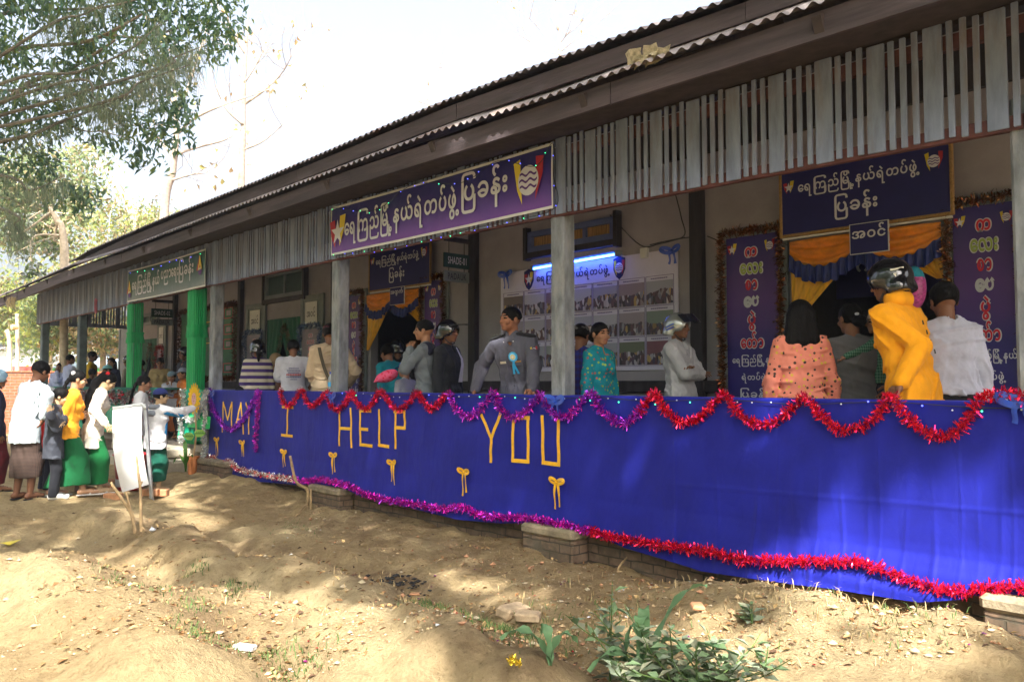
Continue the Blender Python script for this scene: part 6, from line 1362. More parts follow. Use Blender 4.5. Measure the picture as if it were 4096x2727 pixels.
# ------------------------------------------------------------------ people: one smooth skin each, clothes and hair as parts
class Blob:
    """a signed distance field of soft-joined capsules and ellipsoids, turned into one closed surface"""
    def __init__(s, vox): s.h = vox; s.P = []; s.S = []; s.cuts = []; s.nz = 0; s.nf = 20; s.seed = 0; s.lines = []; s.cr = 0; s.cf = 62.
    def cap(s, a, b, ra, rb=None, k=.02, flat=None, sub=False):
        a, b = np.array(a, float), np.array(b, float); (s.S if sub else s.P).append(('c', a, b, ra, ra if rb is None else rb, k, flat)); return s
    def chain(s, pts, rs, k=.015):
        for i in range(len(pts) - 1): s.cap(pts[i], pts[i + 1], rs[i], rs[i + 1], k)
        return s
    def ell(s, c, r, M=None, k=.015, sub=False): (s.S if sub else s.P).append(('e', np.array(c, float), np.array(r, float), np.eye(3) if M is None else np.array(M, float), 0, k, None)); return s
    def cut(s, p, n): s.cuts.append((np.array(p, float), np.array(n, float) / np.linalg.norm(n))); return s
    def cutnow(s, p, n): s.P.append(('k', np.array(p, float), unit(n))); return s
    def _bb(s, p):
        if p[0] == 'c':
            r = max(p[3], p[4]) * (1 if p[6] is None else max(1, p[6][1])); return np.minimum(p[1], p[2]) - r, np.maximum(p[1], p[2]) + r
        r = np.abs(p[3]) @ p[2]; return p[1] - r, p[1] + r
    def _d(s, p, X):
        if p[0] == 'e':
            q = (X - p[1]) @ p[3]; k0 = np.linalg.norm(q / p[2], axis=-1); k1 = np.linalg.norm(q / (p[2] ** 2), axis=-1) + 1e-9; return k0 * (k0 - 1) / k1
        a, b, ra, rb, k, fl = p[1:]
        if fl is not None:
            n, f = fl; X = X + ((X - a) @ n * (1 / f - 1))[..., None] * n; b = b + n * ((b - a) @ n * (1 / f - 1))
        ab = b - a; t = np.clip(((X - a) @ ab) / (ab @ ab + 1e-12), 0, 1); d = np.linalg.norm(X - a - t[..., None] * ab, axis=-1) - (ra + (rb - ra) * t)
        return d * (1 if fl is None else (.5 + .5 * min(1, fl[1])))
    def surf(s):
        h = s.h; bbs = [s._bb(p) for p in s.P if p[0] != 'k']; lo = np.min([b[0] for b in bbs], 0) - 3 * h - s.nz; hi = np.max([b[1] for b in bbs], 0) + 3 * h + s.nz
        n = np.ceil((hi - lo) / h).astype(int) + 1; Fd = np.full(n, .12); ax = [lo[i] + h * np.arange(n[i]) for i in range(3)]
        def local(p, m):
            b0, b1 = s._bb(p); i0 = np.maximum(((b0 - m - lo) / h).astype(int), 0); i1 = np.minimum(((b1 + m - lo) / h).astype(int) + 2, n)
            sl_ = tuple(slice(i0[q], i1[q]) for q in range(3))
            if any(i1[q] <= i0[q] for q in range(3)): return None, None
            return sl_, np.stack(np.meshgrid(*[ax[q][sl_[q]] for q in range(3)], indexing='ij'), -1)
        for p in s.P:
            if p[0] == 'k':
                X = np.stack(np.meshgrid(*ax, indexing='ij'), -1); Fd = np.maximum(Fd, (X - p[1]) @ p[2]); continue
            sl_, X = local(p, .05)
            if sl_ is None: continue
            d = s._d(p, X); k = p[5]; f = Fd[sl_]; hh = np.clip(.5 + .5 * (f - d) / k, 0, 1); Fd[sl_] = f * (1 - hh) + d * hh - k * hh * (1 - hh)
        if s.nz:
            r = np.random.default_rng(s.seed); X = np.stack(np.meshgrid(*ax, indexing='ij'), -1); q = np.zeros(n)
            for _ in range(7):
                k = r.normal(0, 1, 3) * s.nf * np.array([1.2, 1.2, .6]); q += np.abs(np.sin(X @ k + r.uniform(0, 6.3) + .8 * np.sin(X @ r.normal(0, 9, 3)))) ** .7 - .68
            Fd += s.nz * q * .36
            if s.cr:
                for c_ in range(2):
                    d1 = unit(r.normal(0, 1, 3) * [.7, .7, 1]); q1 = np.sin(s.cf * (X @ d1) + 2.2 * np.sin(X @ r.normal(0, 6, 3)) + r.uniform(0, 6)); m1 = np.clip(np.sin(X @ r.normal(0, 8, 3) + r.uniform(0, 6)) + .25, 0, 1); Fd -= s.cr * np.clip(q1, 0, 1) ** 4 * m1
            for (p, dr, fr, am) in s.lines: Fd += am * np.sin(fr * ((X - p) @ dr))
        for p in s.S:
            sl_, X = local(p, .03)
            if sl_ is not None: Fd[sl_] = np.maximum(Fd[sl_], -s._d(p, X))
        if s.cuts:
            X = np.stack(np.meshgrid(*ax, indexing='ij'), -1)
            for p, nn in s.cuts: Fd = np.maximum(Fd, (X - p) @ nn)
        S = Fd < 0; c = np.zeros(n - 1, np.int8)
        for o in np.ndindex(2, 2, 2): c += S[o[0]:n[0] - 1 + o[0], o[1]:n[1] - 1 + o[1], o[2]:n[2] - 1 + o[2]]
        act = (c > 0) & (c < 8); idx = np.full(n - 1, -1); I = np.argwhere(act); idx[act] = np.arange(len(I)); acc = np.zeros((len(I), 3)); cnt = np.zeros(len(I))
        for a_ in range(3):
            e = np.eye(3, dtype=int)[a_]
            for o in np.ndindex(2, 2, 2):
                if o[a_]: continue
                A = I + o; va = Fd[tuple(A.T)]; vb = Fd[tuple((A + e).T)]; x = (va < 0) != (vb < 0); t = np.where(x, va / np.where(x, va - vb, 1), 0)
                acc += x[:, None] * (np.array(o) + t[:, None] * e); cnt += x
        V = lo + h * (I + acc / cnt[:, None]); Q = []
        for a_ in range(3):
            u, v = (a_ + 1) % 3, (a_ + 2) % 3; e = np.eye(3, dtype=int)
            A = np.argwhere(S != np.roll(S, -1, a_)); A = A[(A[:, a_] < n[a_] - 1) & (A[:, u] > 0) & (A[:, v] > 0) & (A[:, u] < n[u] - 1) & (A[:, v] < n[v] - 1)]
            f = lambda B_: idx[tuple(B_.T)]
            q = np.stack([f(A - e[u] - e[v]), f(A - e[v]), f(A), f(A - e[u])], 1); fl = S[tuple(A.T)]; q = np.where(fl[:, None], q, q[:, ::-1]); Q.append(q)
        return V, np.vstack(Q)

SKINS = {}
def skin(c):
    if c not in SKINS: SKINS[c] = mat('skin', c, .55, var=.06, scale=30, spec=.35)
    return SKINS[c]
HAIR = mat('black_hair', (.0045, .004, .004), .55, var=.3, scale=50, spec=.10, bump=.8, bscale=110, stretch=(1, 1, .15))
LIP = mat('lip', (.24, .085, .065), .5); EYEM = mat('dark_eye', (.015, .012, .01), .25)
SK_D, SK_M, SK_L, SK_T = (.20, .088, .046), (.30, .145, .08), (.40, .22, .125), (.52, .35, .20)
_mc = {}
def fab(c, rough=.8, bump=.25):
    k = (tuple(c), rough)
    if k not in _mc: _mc[k] = mat('fabric', c, rough, var=.10, scale=9, bump=.7, bscale=16, spec=.2, sheen=.05)
    return _mc[k]
def ik(S, T, l1, l2, pole):
    d = T - S; L = np.linalg.norm(d); L2 = min(L, (l1 + l2) * .995); d = d / L; T = S + d * L2
    a = (l1 * l1 - l2 * l2 + L2 * L2) / (2 * L2); hgt = math.sqrt(max(l1 * l1 - a * a, 0)); p = pole - d * (pole @ d); p /= np.linalg.norm(p) + 1e-9
    return S + d * a + p * hgt, T
def unit(v): v = np.array(v, float); return v / (np.linalg.norm(v) + 1e-12)

def person(label, at, ang, H=1.65, lean=0., side=0., head=(0, 0), sk=SK_M, arms=(None, None), hair='short', top=None, low=None, hat=None, female=False, vox=.010, feet=None, shoes=None, group=None, detail=True, hand=(.35, .35), build=1., poles=(None, None), step=0., fan=0., extra=None):
    """ang: 0 faces the camera, 90 the left of the view, 180 away. arms: hand points (right, forward, up) in units of the height. All in metres after scaling"""
    at = np.array(at, float); vd = unit([at[0], at[1], 0]); a = math.atan2(-vd[1], -vd[0]) - R(ang)
    fw = np.array([math.cos(a), math.sin(a), 0]); rt = np.array([fw[1], -fw[0], 0]); up = EZ
    t = thing('person', label, 'person', at, group)
    W = lambda r_, f, u: at + (rt * r_ + fw * f + up * u) * H
    hip = W(0, 0, .53); sp = unit(up * math.cos(R(lean)) * math.cos(R(side)) + fw * math.sin(R(lean)) + rt * math.sin(R(side)))
    tf = unit(fw - sp * (fw @ sp)); tr = np.cross(tf, sp)                      # torso frame
    T = lambda r_, f, u: hip + (tr * r_ + tf * f + (sp if u > 0 else unit(up + sp * .15)) * u) * H               # u measured from the hip
    sw = (.092 if female else .106) * build; neck = T(0, -.005, .315); nd = unit(sp * .6 + up * .4 + fw * .12)
    hy, hp = R(head[0]), R(head[1])                                            # yaw to its right, pitch down
    hf0 = unit(tf * .5 + fw * .5); hf0 = unit(hf0 - up * (hf0 @ up)); hf1 = hf0 * math.cos(hy) + np.cross(hf0, up) * math.sin(hy)
    hf = hf1 * math.cos(hp) - up * math.sin(hp); hu = up * math.cos(hp) + hf1 * math.sin(hp); hr = np.cross(hf, hu)
    hc = neck + nd * .026 * H + hu * .054 * H + hf * .012 * H; hM = np.stack([hr, hf, hu], 1); Hh = (.5 * H + .5 * 1.6) if H < 1.4 else H   # children: larger heads
    G = lambda r_, f, u: hc + (hr * r_ + hf * f + hu * u) * Hh
    # arms
    sh = [T(-sw, 0, .262), T(sw, 0, .262)]; arm = []
    for q, sg in ((0, -1), (1, 1)):
        tg = arms[q]; tg = W(sg * (sw + .045), .02, .42) if tg is None else (tg if isinstance(tg, np.ndarray) else W(*tg))
        pl = poles[q]; pl = -fw * .6 - up * .6 + rt * sg * .7 if pl is None else pl if isinstance(pl, np.ndarray) else rt * pl[0] + fw * pl[1] + up * pl[2]
        e_, w_ = ik(sh[q], tg, .172 * H, .150 * H, pl); arm.append((sh[q], e_, w_))
    # legs
    fx = .055; feet = feet or [(-fx, -.01 - step, 0), (fx, .01 + step, 0)]; leg = []
    for q, sg in ((0, -1), (1, 1)):
        hj = W(sg * .052, 0, .505); an = W(feet[q][0], feet[q][1], feet[q][2] + .045); kn, an = ik(hj, an, .235 * H, .228 * H, fw); leg.append((hj, kn, an))
    lowk = low[0] if low else None
    # ---- skin
    b = Blob(vox); s_ = .93
    b.cap(T(-.03, 0, .0), T(.03, 0, .0), .070 * H * s_, flat=(tf, .85), k=.03).cap(T(0, 0, .02), T(0, .002, .16), .072 * H * s_, .078 * H * s_, .03, flat=(tf, .74)).cap(T(-.03, 0, .19), T(.03, 0, .19), .072 * H * s_, flat=(tf, .80), k=.03).cap(T(-.028, -.003, .25), T(.028, -.003, .25), .058 * H * s_, flat=(tf, .8), k=.03)
    b.cap(T(-sw * .8, 0, .258), T(sw * .8, 0, .258), .030 * H, k=.02).cap(T(0, -.006, .27), G(0, -.015, -.03), .033 * H, .031 * H, .012)
    for S_, E_, W_ in arm:
        b.cap(S_, E_, .030 * H * build, .022 * H, .012).cap(E_, W_, .0225 * H, .0155 * H, .008)
        fd = unit(W_ - E_)
    for S_, K_, A_ in leg: b.cap(S_, K_, .052 * H, .034 * H, .012).cap(K_, A_ + (K_ - A_) * .55, .032 * H, .030 * H, .01).cap(A_ + (K_ - A_) * .55, A_, .030 * H, .021 * H, .01)
    for q, (S_, K_, A_) in enumerate(leg):
        toe = A_ + fw * .105 * H - up * .027 * H; heel = A_ - fw * .022 * H - up * .022 * H
        b.cap(heel, A_ + fw * .05 * H - up * .018 * H, .020 * H, .019 * H, .01).cap(A_ + fw * .05 * H - up * .022 * H, toe, .020 * H, .013 * H, .01)
    # head: skull, jaw, nose, brow, ears
    b.ell(G(0, -.006, .012), np.array([.0465, .059, .056]) * Hh, hM, .006).ell(G(0, .012, -.022), np.array([.038, .043, .044]) * Hh, hM, .012).cap(G(-.010, .036, -.052), G(.010, .036, -.052), .012 * Hh, k=.012)
    b.cap(G(0, .052, .006), G(0, .0625, -.016), .0048 * Hh, .0078 * Hh, .006).cap(G(-.026, .044, .012), G(.026, .044, .012), .0075 * Hh, k=.008).cap(G(-.012, .049, -.035), G(.012, .049, -.035), .005 * Hh, k=.006).ell(G(-.028, .036, -.018), np.array([.014, .013, .013]) * Hh, hM, .008).ell(G(.028, .036, -.018), np.array([.014, .013, .013]) * Hh, hM, .008)
    for sg in (-1, 1): b.ell(G(sg * .049, -.006, -.006), np.array([.006, .013, .019]) * Hh, hM, .004)
    # hands: palm, four curled fingers of unequal length and a thumb from its side
    for q, (S_, E_, W_) in enumerate(arm):
        fd = unit(W_ - E_); sg = -1 if q == 0 else 1; tb = unit(fw * .8 - rt * sg * .5 + up * .2); tb = unit(tb - fd * (tb @ fd)); pn = np.cross(fd, tb) * sg * 1.
        if pn @ (-up - rt * sg) < 0: pn = -pn
        cl = hand[q]; pc = W_ + fd * .030 * H; b.cap(W_ + tb * .006 * H, pc + tb * .012 * H, .0125 * H, .0125 * H, .006).cap(W_ - tb * .004 * H, pc - tb * .014 * H, .0125 * H, .0115 * H, .006)
        for f_, (o, L) in enumerate(((.021, .040), (.008, .045), (-.006, .042), (-.019, .034))):
            p = pc + (tb * o + fd * .012) * H; d = unit(fd + tb * o * 5); 
            for j in range(3):
                d = unit(d * math.cos(cl) + pn * math.sin(cl)); p2 = p + d * L * H * (.42, .32, .26)[j]; b.cap(p, p2, .0052 * H * (1 - .08 * j), .0050 * H * (1 - .1 * j), .002); p = p2
        p = W_ + (fd * .014 + tb * .016) * H; d = unit(fd * .7 + tb * .8); p2 = p + d * .026 * H; b.cap(p, p2, .0075 * H, .0062 * H, .004); b.cap(p2, p2 + unit(fd + tb * .15 + pn * .2) * .022 * H, .006 * H, .005 * H, .003)
    V, Q = b.surf(); ctr = V[Q].mean(1); mi = np.zeros(len(Q), int)
    lq = (ctr - hc) @ hM / Hh
    for sg in (-1, 1):
        mi[(((lq[:, 0] - sg * .0195) / .0105) ** 2 + ((lq[:, 2] - .004) / .0048) ** 2 < 1) & (lq[:, 1] > .025)] = 1
        mi[(((lq[:, 0] - sg * .020) / .014) ** 2 + ((lq[:, 2] - .0185) / .0042) ** 2 < 1) & (lq[:, 1] > .025)] = 1
    mi[((lq[:, 0] / .015) ** 2 + ((lq[:, 2] + .0355) / .0062) ** 2 < 1) & (lq[:, 1] > .03)] = 2
    mats = [skin(sk), EYEM, LIP]
    if fan: mats.append(mat('thanaka_paste', (.46, .33, .19), .9)); mi[(((np.abs(lq[:, 0]) - .028) / .016) ** 2 + ((lq[:, 2] + .016) / .016) ** 2 < 1) & (lq[:, 1] > .01) & (mi == 0)] = 3
    body = mesh('body', V, Q, mats, t, mi, smooth=True)
    # ---- hair
    if hair != 'none':
        b = Blob(vox * .9); k = .007; fr = .020 if hair in ('crop',) else .026
        b.ell(G(0, -.010, .018), np.array([.0515 + (.004 if hair in ('bob', 'full') else 0), .062 + (.004 if hair == 'full' else 0), .058 + (.004 if hair == 'full' else 0)]) * Hh, hM, .008)
        b.nz = .0035; b.nf = 110
        b.ell(G(0, .060, -.030), np.array([.050, .060, .062]) * Hh, hM, sub=True)
        b.cap(G(-.06, .020, -.03), G(.06, .020, -.03), .020 * Hh, sub=True)
        if hair in ('short', 'crop', 'full'): b.cut(G(0, 0, -.028 if hair != 'crop' else -.010), -hu * .9 - hf * .25)
        if hair == 'long': b.cap(G(0, -.05, .02), G(0, -.068, -.06), .036 * Hh, .034 * Hh, .02).chain([G(0, -.068, -.06), T(0, -.085, .24), T(.01, -.088, .14), T(.015, -.080, .03)], [.032 * H, .028 * H, .022 * H, .012 * H])
        if hair == 'braid':
            pts = smooth_path([G(0, -.06, .0), G(0, -.082, -.05), T(-.01, -.088, .24), T(-.015, -.092, .14), T(-.02, -.085, .05)], 4)
            for i, p in enumerate(pts[:-1]): b.cap(p, pts[i + 1], .015 * H * (1.25 if i % 2 else .85) * (1 - .03 * i), .015 * H * (.85 if i % 2 else 1.25) * (1 - .03 * i), .006)
        if hair == 'pony': b.ell(G(0, -.072, .0), np.array([.022, .022, .03]) * H, hM, .01).chain([G(0, -.075, -.01), G(0, -.09, -.06), G(0, -.08, -.12)], [.020 * H, .022 * H, .010 * H])
        if hair == 'bun': b.ell(G(0, -.070, -.020), np.array([.034, .028, .030]) * H, hM, .012)
        if hair == 'bob':
            for sg in (-1, 0, 1): b.cap(G(sg * .034, -.035 - (.012 if sg == 0 else 0), .0), G(sg * .045, -.036 - (.012 if sg == 0 else 0), -.115), .033 * Hh, .036 * Hh, .02)
            b.cut(G(0, 0, -.150), -hu)
        V, Q = b.surf(); mesh('hair', V, Q, HAIR, t, smooth=True)
    # ---- clothes
    cl_ = {}
    if top:
        m, kind = top[0], top[1]; o = dict(loose=.0, hem=-.10, sleeve='long', collar=True, fold=.0035); o.update(top[2] if len(top) > 2 else {})
        b = Blob(vox); g = .006 + o['loose']; b.nz = o['fold'] * 1.0; b.nf = 38; b.cr = o['fold'] * 1.9; b.seed = len(label)
        wv = (1.0 if not female else .85) * build
        b.cap(T(-.040, 0, o['hem'] - .03), T(.040, 0, o['hem'] - .03), .0735 * H + g, flat=(tf, .86), k=.03).cap(T(-.038, 0, -.02), T(-.040, 0, o['hem'] - .03), .070 * H + g, .0735 * H + g, flat=(tf, .86), k=.02).cap(T(.038, 0, -.02), T(.040, 0, o['hem'] - .03), .070 * H + g, .0735 * H + g, flat=(tf, .86), k=.02).cap(T(-.034, 0, .0), T(.034, 0, .0), .066 * H + g, flat=(tf, .86), k=.03).cap(T(-.03 * wv, 0, .09), T(.03 * wv, 0, .09), .064 * H + g, flat=(tf, .84), k=.03).cap(T(-.034 * wv, .002, .18), T(.034 * wv, .002, .18), .070 * H + g, flat=(tf, .84), k=.03).cap(T(-.04 * wv, -.003, .24), T(.04 * wv, -.003, .24), .056 * H + g, flat=(tf, .85), k=.03)
        b.cap(T(-sw * .80, -.002, .250), T(sw * .80, -.002, .250), .034 * H + g * .5, k=.03).cap(T(0, -.004, .265), T(0, .0, .300), .044 * H, .036 * H, .02)
        for sg in (-1, 1): b.cap(T(sg * .020, -.006, .288), T(sg * sw * .92, -.003, .262), .026 * H, .029 * H + g * .4, .03)
        if female: b.ell(T(-.035, .055, .19), np.array([.034, .026, .034]) * H, k=.03).ell(T(.035, .055, .19), np.array([.034, .026, .034]) * H, k=.03)
        b.cutnow(T(0, 0, o['hem']), -sp if o['hem'] > -.03 else -up)
        for S_, E_, W_ in arm:
            if o['sleeve'] == 'long': b.cap(S_, E_, .031 * H * build + g * .6, .028 * H + g * .55, .02).cap(E_, W_ - unit(W_ - E_) * .004 * H, .031 * H + g * .6, .0225 * H + g * .5, .012)
            elif o['sleeve'] == 'half': b.cap(S_, S_ + (E_ - S_) * .85, .036 * H + g, .034 * H + g, .02)
            elif o['sleeve'] == 'roll': b.cap(S_, E_, .034 * H + g * .7, .030 * H + g * .6, .02).cap(E_, E_ + (W_ - E_) * .35, .031 * H + g * .6, .030 * H + g * .5, .012)
        if o['collar']: b.cap(T(-.014, -.012, .296), T(.014, -.012, .296), .037 * H, k=.008); b.cap(T(0, -.02, .32), T(0, .03, .345), .034 * H, sub=True); b.ell(T(0, .055, .285), np.array([.016, .05, .03]) * H, np.stack([tr, tf, sp], 1), sub=True)
        else: b.ell(T(0, .012, .318), np.array([.034, .034, .024]) * H, np.stack([tr, tf, sp], 1), sub=True)
        V, Q = b.surf(); topo = mesh(kind, V, Q, m, t, smooth=True); cl_['top'] = topo
    if low:
        kind, m = low[0], low[1]; hem = low[2] if len(low) > 2 else .10; tuck = bool(top and len(top) > 2 and top[2].get('hem', -1) >= 0)
        b = Blob(vox * 1.1); b.nz = .0035; b.nf = 20; b.seed = 3
        if kind in ('longyi', 'skirt'):
            h1, h2 = [ (at - leg[q][2]) * 0 + leg[q][2] for q in (0, 1)]
            mid = (leg[0][2] + leg[1][2]) / 2; km = (leg[0][1] + leg[1][1]) / 2
            b.cap(hip - tr * .034 * H + sp * .02 * H, hip + tr * .034 * H + sp * .02 * H, (.060 if not tuck else .066) * H, flat=(tf, .9), k=.03)
            for q in (0, 1): b.cap(leg[q][0], leg[q][1], (.060 if not tuck else .062) * H, .064 * H, .03).cap(leg[q][1], leg[q][2], .066 * H, .060 * H, .05)
            b.cap((leg[0][0] + leg[1][0]) / 2, km, .060 * H, .068 * H, .03).cap(km, mid, .07 * H, .058 * H, .05)
            b.lines = [(at, rt, 46. / (H * .6), .004), (at, unit(rt + .35 * up), 60, .003)]
            b.cut(W(0, 0, hem), -up + fw * .10)
        else:
            b.cap(hip - tr * .032 * H, hip + tr * .032 * H, .063 * H, flat=(tf, .88), k=.03)
            for q in (0, 1): b.cap(leg[q][0], leg[q][1], .058 * H, .048 * H, .015).cap(leg[q][1], leg[q][2] - up * .012 * H, .047 * H, .042 * H, .015)
            b.cut(W(0, 0, hem if len(low) > 2 else .022), -up)
        V, Q = b.surf(); mesh(kind, V, Q, m, t, smooth=True)
    if shoes:
        for q, (S_, K_, A_) in enumerate(leg):
            b = Blob(.008); 
            if shoes[0] == 'shoe': b.cap(A_ - fw * .02 * H - up * .020 * H, A_ + fw * .06 * H - up * .018 * H, .027 * H, .025 * H, .01).cap(A_ + fw * .05 * H - up * .022 * H, A_ + fw * .115 * H - up * .028 * H, .026 * H, .018 * H, .012).cap(A_, A_ - up * .02 * H, .030 * H, .030 * H, .01); b.cut(A_ - up * .045 * H, -up)
            else: b.cap(A_ - fw * .02 * H - up * .046 * H, A_ + fw * .12 * H - up * .046 * H, .028 * H, .030 * H, flat=(up, .22)); b.cap(A_ + fw * .045 * H - rt * .02 * H - up * .035 * H, A_ + fw * .085 * H - up * .015 * H, .005 * H).cap(A_ + fw * .045 * H + rt * .02 * H - up * .035 * H, A_ + fw * .085 * H - up * .015 * H, .005 * H)
            V, Q = b.surf(); mesh('shoe' if shoes[0] == 'shoe' else 'sandal', V, Q, shoes[1], t, smooth=True)
    if hat:
        kind, m = hat[0], hat[1]
        if kind == 'cap':
            b = Blob(.007); b.ell(G(0, -.008, .026), np.array([.054, .066, .052]) * Hh, hM, .006); b.cut(G(0, 0, .022), -hu + hf * .12); bk = hat[2] if len(hat) > 2 else 1
            V, Q = b.surf(); c = mesh('cap', V, Q, m, t, smooth=True)
            b = Blob(.006); b.cap(G(-.016, bk * .052, .024), G(-.012, bk * .090, .014), .024 * Hh, .020 * Hh, .02, flat=(unit(hu + .25 * bk * hf), .16)).cap(G(.016, bk * .052, .024), G(.012, bk * .090, .014), .024 * Hh, .020 * Hh, .02, flat=(unit(hu + .25 * bk * hf), .16))
            V, Q = b.surf(); mesh('brim', V, Q, m, c, smooth=True)
        else:
            b = Blob(.008); b.ell(G(0, -.010, .014), np.array([.072, .084, .078]) * Hh, hM, .008).cap(G(-.030, -.045, -.03), G(.030, -.045, -.03), .045 * Hh, k=.02)
            b.ell(G(0, .075, -.030), np.array([.052, .075, .062]) * Hh, hM, sub=True).ell(G(0, -.004, -.02), np.array([.058, .066, .066]) * Hh, hM, sub=True); b.cut(G(0, 0, -.056), -hu - hf * .15)
            V, Q = b.surf(); c = mesh('helmet', V, Q, m, t, smooth=True)
            mb = MB()
            for sg in (-1, 1): mb.tube(smooth_path([G(sg * .055, .0, -.045), G(sg * .042, .02, -.068), G(0, .03, -.078)], 5), .0045 * H, 6)
            mb.build('chin_strap', WIRE, c)
            if len(hat) > 2 and hat[2] is not None:
                if hat[2] == 'peak':
                    b = Blob(.007); b.cap(G(-.025, .060, .050), G(-.014, .135, .052), .035 * Hh, .018 * Hh, .02, flat=(unit(hu - .1 * hf), .14)).cap(G(.025, .060, .050), G(.014, .135, .052), .035 * Hh, .018 * Hh, .02, flat=(unit(hu - .1 * hf), .14)); V, Q = b.surf(); mesh('visor', V, Q, hat[3] if len(hat) > 3 else m, c, smooth=True)
                else:
                    P = [[G(.078 * math.sin(u), -.008 + .098 * math.cos(u) + .045 * v, .070 + .01 * math.cos(u) - v * .048) for u in np.linspace(-1.25, 1.25, 15)] for v in np.linspace(0, 1, 5)]
                    mb = MB(); mb.grid(np.array(P)); mb.build('visor', hat[2], c, smooth=True)
    info = dict(t=t, G=G, T=T, W=W, arm=arm, hM=hM, hc=hc, H=H, fw=fw, rt=rt, tf=tf, tr=tr, sp=sp, leg=leg, cl=cl_, hu=hu, hf=hf)
    return info
def standing(px, py, H, Y=None, z=FLOOR, hat=0.):
    """feet of someone whose crown is seen at (px, py) standing at depth Y on level z"""
    p = PY(px, py, Y); return np.array([p[0], p[1], z])
def part(info, mb, name, m, parent=None, smooth=False): return mb.build(name, m, parent or info['t'], smooth)
GREYU = fab((.085, .085, .115)); WHITEC = fab((.62, .63, .66)); NAVYC = fab((.012, .014, .03)); BLACKC = fab((.012, .012, .014)); LONGYI = pattern('checked_longyi', 'check', (.035, .022, .02), (.12, .08, .06), 62., thr=.30)
GRNLONG = fab((.006, .11, .035)); BLKGLOSS = mat('black_helmet_gloss', (.008, .008, .010), .12, coat=1., var=.05); SILVERG = mat('silver_helmet_gloss', (.42, .44, .42), .25, metal=.5, coat=.8, var=.05); SMOKE = mat('smoked_visor', (.012, .014, .03), .08, coat=1., alpha=.93); BLUEG = mat('pale_blue_helmet_gloss', (.25, .40, .50), .2, coat=.8)
# ------------------------------------------------------------------ the people, one by one
def gpos(px, py, D=None):
    p = GP(px, py) if D is None else PD(px, py, D); return np.array([p[0], p[1], gh(p[0], p[1])])
Q = 'people queueing on the clay'
# outside, by the entrance
M1 = person('man in a pale pinstriped shirt and checked longyi holding the boy', gpos(92, 1995), -128, 1.66, lean=12, side=3, head=(5, 22), sk=SK_D, arms=(None, PD(172, 1668, 9.55)), hair='full', build=.94,
    top=(pattern('pale_pinstripe_shirt', 'stripe', (.58, .66, .70), (.44, .55, .62), 70., axis='x', thr=.25), 'shirt', dict(loose=.010, hem=-.13, fold=.006)), low=('longyi', LONGYI, .155), shoes=('sandal', BLACKC), vox=.009, group=Q, poles=(None, (.9, -.6, -.5)))
M2 = person('boy in a dark grey tracksuit jacket with his hand at his mouth and white shoes', gpos(212, 2003), -78, 1.33, lean=4, head=(0, 14), sk=SK_T, arms=(PD(243, 1697, 9.6), PD(203, 1652, 9.5)), hair='full', top=(fab((.045, .05, .065), .6), 'jacket', dict(loose=.028, hem=-.16, fold=.008)), low=('trousers', fab((.014, .015, .02))), shoes=('shoe', fab((.55, .54, .50))), vox=.009, group=Q, hand=(.5, .6), poles=((.2, -.2, -1), (.9, .2, -.8)))
mb = MB(); G = M2['T']; mb.grid(np.array([[M2['arm'][1][0] + M2['sp'] * .05 + M2['fw'] * (-.05 + .03 * i) + M2['rt'] * (.055 - .004 * i) - EZ * .03 * j for i in range(2)] for j in range(5)])); part(M2, mb, 'sleeve_stripe', mat('mint_stripe', (.35, .62, .45), .6))
M3 = person('child in a light grey cap and red top half hidden behind the boy', gpos(178, 1978, 10.5), -100, 1.33, head=(0, 12), sk=SK_L, hair='bob', top=(fab((.50, .02, .02)), 'shirt', dict(loose=.015, collar=False)), low=('trousers', NAVYC), hat=('cap', fab((.42, .43, .42))), group=Q, shoes=('sandal', BLACKC))
M4 = person('girl in an orange shirt and green longyi with a long braid, stepping forward', gpos(268, 1985), -92, 1.54, lean=7, head=(0, 8), sk=SK_L, arms=(None, PD(322, 1662, 10.05)), hair='braid', female=True, top=(fab((.84, .36, .025)), 'blouse', dict(loose=.014, hem=-.07, fold=.006)), low=('longyi', GRNLONG, .085), shoes=('sandal', fab((.6, .58, .55))), vox=.009, group=Q, step=.10, poles=(None, (.5, -1., -.4)), fan=1)
M5 = person('girl in a cream jacket and green longyi with long loose hair, head bowed', gpos(366, 1976), -97, 1.55, lean=11, head=(0, 36), sk=SK_T, arms=(None, PD(422, 1695, 9.95)), hair='long', female=True, top=(fab((.66, .61, .52)), 'jacket', dict(loose=.012, hem=-.16, fold=.006)), low=('longyi', fab((.008, .145, .04)), .075), shoes=('sandal', fab((.6, .58, .55))), vox=.009, group=Q, step=.04, poles=(None, (.5, -1., -.4)))
for inf, c in ((M5, (.62, .01, .02)), (M4, (.65, .62, .62))):
    mb = MB(); g = inf['G']; mb.lathe(g(.036, -.045, .045), [(0, .012), (.022, .006), (.026, 0), (.018, -.006), (0, -.008)], 8, axis=inf['hM'][:, 0]); part(inf, mb, 'hair_clip', fab(c, .4))
M6 = person('girl in a white blouse with dark braided hair behind the white sheet board', gpos(545, 1925, 11.4), -84, 1.52, lean=6, head=(0, 6), sk=SK_M, hair='braid', female=True, top=(WHITEC, 'blouse', dict(loose=.012, sleeve='half', collar=False)), low=('longyi', GRNLONG), group=Q, shoes=('sandal', BLACKC), vox=.009)
